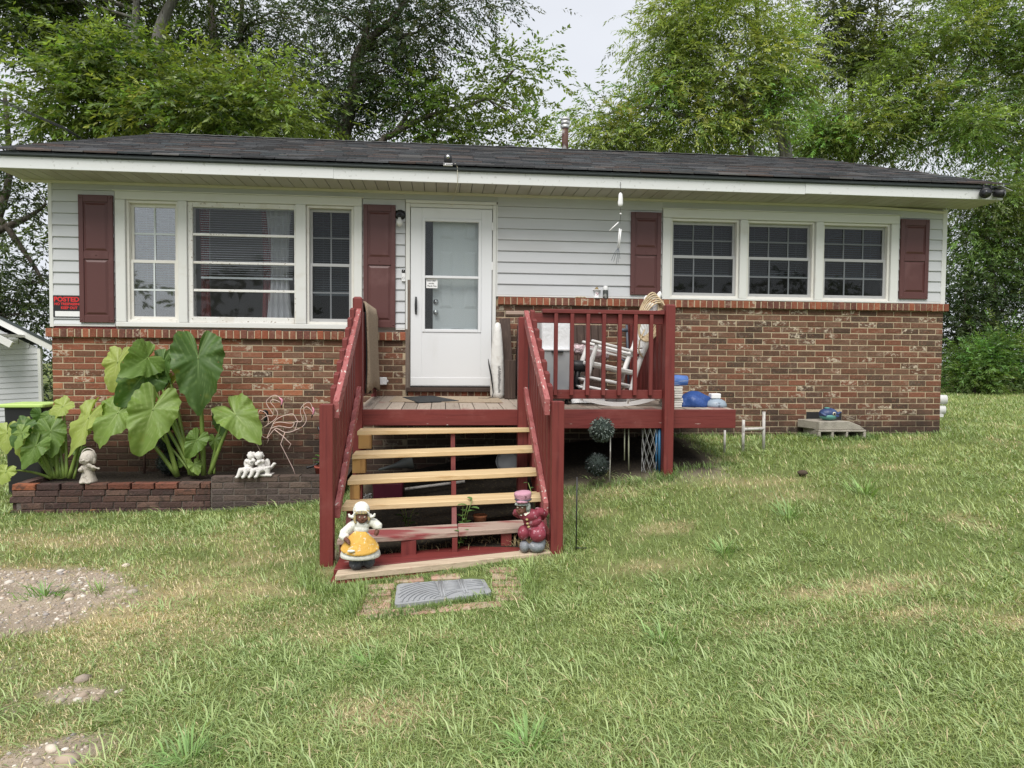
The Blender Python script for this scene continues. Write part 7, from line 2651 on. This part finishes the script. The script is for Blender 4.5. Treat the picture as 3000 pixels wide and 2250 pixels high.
# short mown turf: bent blades near the camera, plain slips of grass farther off
def slips(x, y, h, w, lean, az, col):
    n = len(x)
    z = height(x, y)
    base = np.stack([x, y, z - .003], -1)
    d = np.stack([np.sin(az), np.cos(az), np.zeros(n)], -1)
    s = np.stack([np.cos(az + .6), -np.sin(az + .6), np.zeros(n)], -1)
    tip = base + (d * np.sin(lean)[:, None] + np.array([0, 0, 1.0]) * np.cos(lean)[:, None]) * h[:, None]
    hw = (w * .5)[:, None]
    V = np.stack([base - s * hw, base + s * hw, tip], 1).reshape(-1, 3)
    T = np.arange(n)[:, None] * 3 + np.array([[0, 1, 2]])
    return V, np.zeros((0, 4), int), T, np.repeat(np.concatenate([col, np.ones((n, 1))], 1), 3, 0)


def turf(n, power, r0, r1):
    x, y, r = sample_ground(n, power, r0, r1)
    dr, ba = dry_f(x, y), bare_f(x, y)
    keep = ~blocked(x, y) & (rng.random(n) > ba * .93) & (under_f(x, y) < .6)
    x, y, r, dr = x[keep], y[keep], r[keep], dr[keep]
    n = len(x)
    g2, g3 = np.array([.40, .465, .175]), np.array([.215, .30, .095])
    mixn = fbm(x * 2.2, y * 2.2, 55)[:, None]
    col = g3 + (g2 - g3) * np.clip((mixn - .25) * 1.6 + .28 * rng.normal(size=(n, 1)), 0, 1)
    straw = np.array([.70, .60, .36])
    isdry = (rng.random(n) < dr * .8 + .05)[:, None]
    col = np.where(isdry, straw * rng.uniform(.6, 1.15, (n, 1)), col * rng.uniform(.7, 1.25, (n, 1)))
    return x, y, r, dr, col


x, y, r, dr, col = turf(190000, 1.1, 1.7, 4.6)
n = len(x)
set1 = blades(x, y, rng.uniform(.022, .052, n) * (1 - .35 * dr), rng.uniform(.0022, .0038, n) * np.maximum(1, r / 3) ** .8, rng.uniform(.3, 1.3, n), rng.uniform(0, 2 * PI, n), col)
x, y, r, dr, col = turf(400000, 1.3, 4.4, 30.0)
n = len(x)
far = np.maximum(1, r / 3.2)
set1b = slips(x, y, rng.uniform(.026, .055, n) * far ** .25 * (1 - .3 * dr), rng.uniform(.0034, .0056, n) * far ** .85, rng.uniform(.2, 1.15, n), rng.uniform(0, 2 * PI, n), col)
# coarse long blades in tufts
nc = 6600
cx, cy, cr = sample_ground(nc, 1.2, 1.7, 15.0)
k2 = (~blocked(cx, cy)) & (rng.random(nc) < .10 + .90 * lush_f(cx, cy) * (1 - .75 * dry_f(cx, cy))) & (rng.random(nc) > bare_f(cx, cy))
cx, cy, cr = cx[k2], cy[k2], cr[k2]
per = 26
nc = len(cx)
az = rng.uniform(0, 2 * PI, (nc, per))
tuft_dir = rng.uniform(0, 2 * PI, (nc, 1))
az = np.where(rng.random((nc, per)) < .5, tuft_dir + .8 * rng.normal(size=(nc, per)), az).ravel()
rad = np.abs(rng.normal(size=(nc, per))) * .085
x = (cx[:, None] + rad * np.sin(az.reshape(nc, per)) + .02 * rng.normal(size=(nc, per))).ravel()
y = (cy[:, None] + rad * np.cos(az.reshape(nc, per)) + .02 * rng.normal(size=(nc, per))).ravel()
r = np.repeat(cr, per)
ct = np.repeat(rng.normal(size=nc), per)
ok = ~blocked(x, y)
x, y, r, az, ct = x[ok], y[ok], r[ok], az[ok], ct[ok]
n = len(x)
far = np.maximum(1, r / 3.6)
ga, gb2 = np.array([.20, .295, .10]), np.array([.42, .51, .22])
t = np.clip(.42 + .16 * ct + .22 * rng.normal(size=n), 0, 1)[:, None]
col = ga + (gb2 - ga) * t
col = np.where((rng.random(n) < .06)[:, None], np.array([.55, .47, .27]) * rng.uniform(.7, 1.1, (n, 1)), col)
big = np.exp(.25 * ct)
set2 = blades(x, y, rng.uniform(.04, .105, n) * big, rng.uniform(.0042, .0075, n) * far ** .45, rng.uniform(.75, 1.45, n), az, col, .35)
grass_mesh('grass', [set1, set1b, set2], mt['grass'])

# hand-placed ragged tufts against the steps, mat and walls
def fringe(pts, n, hgt, colr, wd=.005, spread=.05, leanm=.9):
    p = np.array(pts)
    seg = rng.integers(0, len(p) - 1, n)
    t = rng.random(n)[:, None]
    q = p[seg] * (1 - t) + p[seg + 1] * t
    x, y = q[:, 0] + spread * rng.normal(size=n), q[:, 1] + spread * .7 * rng.normal(size=n)
    c = np.array(colr) * rng.uniform(.6, 1.4, (n, 1))
    return blades(x, y, rng.uniform(.5, 1.2, n) * hgt, rng.uniform(.6, 1.2, n) * wd, rng.uniform(.15, leanm, n), rng.uniform(0, 2 * PI, n), c, .5)


gd, gg, st_ = (.15, .23, .07), (.24, .33, .11), (.52, .43, .24)
fr_sets = [fringe([(-.70, -3.40), (-.1, -3.26), (.5, -3.10)], 900, .045, gd, .004, .025), fringe([(.88, -2.98), (1.1, -2.7), (1.15, -2.2)], 500, .09, gg),
           fringe([(-.95, -3.1), (-.85, -3.45), (-.55, -3.55)], 500, .10, gg), fringe([(-.42, -3.42), (-.42, -3.85)], 260, .05, gd, .004, .05), fringe([(.44, -3.25), (.44, -3.7)], 260, .05, gd, .004, .05), fringe([(-.52, -3.45), (-.55, -3.9)], 420, .11, gg, .005, .03), fringe([(.32, -3.62), (-.05, -3.80), (-.4, -3.95)], 700, .06, gd, .0045, .03),
           fringe([(.56, -3.2), (.6, -3.8)], 420, .10, gg), fringe([(-4.3, -1.0), (-2.3, -1.0), (-1.2, -.98)], 1300, .05, gd, .0045, .03),
           fringe([(2.3, -.06), (4.3, -.06), (4.3, -.45), (5.0, -.45), (5.0, -.06), (6.2, -.06)], 2000, .07, gd, .006, .03), fringe([(.85, -2.9), (.55, -2.75)], 260, .09, st_, .004, .04, 1.3),
           fringe([(1.0, -1.75), (2.1, -1.7), (2.2, -1.5)], 700, .09, gd, .005, .07), fringe([(-.6, -2.9), (.7, -2.6)], 260, .07, st_, .003, .08, 1.4), fringe([(-.72, -3.30), (-.45, -3.26)], 120, .035, st_, .003, .015, 1.4),
           fringe([(-.9, -2.6), (-.9, -1.5), (-1.0, -1.0)], 500, .07, gd, .005, .05), fringe([(2.2, -1.45), (2.9, -1.35), (2.9, -.3)], 700, .07, gd, .005, .06)]
gf = grass_mesh('grass_fringe', fr_sets, mt['grass'])

# a few star-shaped crabgrass weeds in the foreground
cg = []
for (x0, y0, k, hh, cl_) in ((-2.52, -3.38, 60, .16, (.10, .20, .045)), (-2.2, -3.34, 36, .12, (.14, .20, .06)), (-.95, -5.35, 80, .17, (.14, .235, .075)), (.35, -5.35, 70, .16, (.15, .25, .08)),
                               (2.05, -3.2, 70, .17, (.15, .24, .08)), (2.8, -2.7, 60, .2, (.15, .24, .08)), (3.7, -2.3, 70, .24, (.16, .25, .08)), (-.35, -4.55, 60, .15, (.14, .23, .07)), (1.2, -4.4, 60, .15, (.15, .24, .08)), (-2.55, -4.05, 60, .17, (.11, .2, .055)), (-1.9, -5.0, 60, .15, (.12, .2, .055))):
    a = rng.uniform(0, 2 * PI, k)
    rr = np.abs(rng.normal(size=k)) * .06
    cg.append(blades(x0 + rr * np.sin(a), y0 + rr * np.cos(a), rng.uniform(.5, 1.15, k) * hh, rng.uniform(.005, .0085, k), rng.uniform(.4, 1.3, k), a, np.array(cl_) * 1.5 * rng.uniform(.7, 1.35, (k, 1)), .4))
grass_mesh('crabgrass', cg, mt['grass'])

# gravel
ico_v = np.array([(0, 0, 1), (.89, 0, .45), (.28, .85, .45), (-.72, .53, .45), (-.72, -.53, .45), (.28, -.85, .45), (.72, .53, -.45), (-.28, .85, -.45), (-.89, 0, -.45), (-.28, -.85, -.45), (.72, -.53, -.45), (0, 0, -1)])
ico_f = np.array([(0, 1, 2), (0, 2, 3), (0, 3, 4), (0, 4, 5), (0, 5, 1), (1, 6, 2), (2, 7, 3), (3, 8, 4), (4, 9, 5), (5, 10, 1), (6, 7, 2), (7, 8, 3), (8, 9, 4), (9, 10, 5), (10, 6, 1), (11, 7, 6), (11, 8, 7), (11, 9, 8), (11, 10, 9), (11, 6, 10)])
n = 22000
x, y = rng.uniform(-4.8, -.9, n), rng.uniform(-5.6, -2.3, n)
bf = bare_f(x, y)
k_ = (rng.random(n) < bf * .9 + .006) & ~blocked(x, y)
x, y = x[k_], y[k_]
n = len(x)
s = np.exp(rng.normal(-5.1, .5, n))
big_ = [(-2.36, -3.42, .032), (-2.33, -3.47, .026), (-1.62, -4.75, .03), (-1.55, -4.80, .026), (-1.42, -5.28, .045), (-1.52, -5.2, .035), (-1.36, -5.4, .04), (-2.3, -2.75, .03), (-2.0, -3.35, .03), (-2.7, -2.85, .03), (-1.7, -4.6, .035)]
x = np.concatenate([x, [b[0] for b in big_]])
y = np.concatenate([y, [b[1] for b in big_]])
s = np.concatenate([s, [b[2] for b in big_]])
n = len(x)
z = height(x, y) + s * .05
sc = rng.uniform(.7, 1.3, (n, 1, 3)) * np.array([1.15, 1.0, .6])
an = rng.uniform(0, 2 * PI, n)
v = ico_v[None] * sc * rng.uniform(.82, 1.15, (n, 12, 1))
vx = v[..., 0] * np.cos(an)[:, None] - v[..., 1] * np.sin(an)[:, None]
vy = v[..., 0] * np.sin(an)[:, None] + v[..., 1] * np.cos(an)[:, None]
v = np.stack([vx, vy, v[..., 2]], -1) * s[:, None, None] + np.stack([x, y, z], -1)[:, None]
f = (np.arange(n)[:, None, None] * 12 + ico_f[None]).reshape(-1, 3)
pal = np.array([(.46, .38, .30), (.52, .45, .37), (.38, .31, .25), (.29, .26, .24), (.60, .55, .48), (.43, .34, .26)])
c = pal[rng.integers(0, len(pal), n)] * rng.uniform(.7, 1.15, (n, 1))
c = np.repeat(np.concatenate([c, np.ones((n, 1))], 1), 12, 0)
mt['pebble'] = M('pebble', (.3, .25, .2), .9, tone='attr', bump=(120, .3, .004))
gv = np_mesh('gravel', v.reshape(-1, 3), f, mt['pebble'], None, c, loops=3)
stuff(gv)
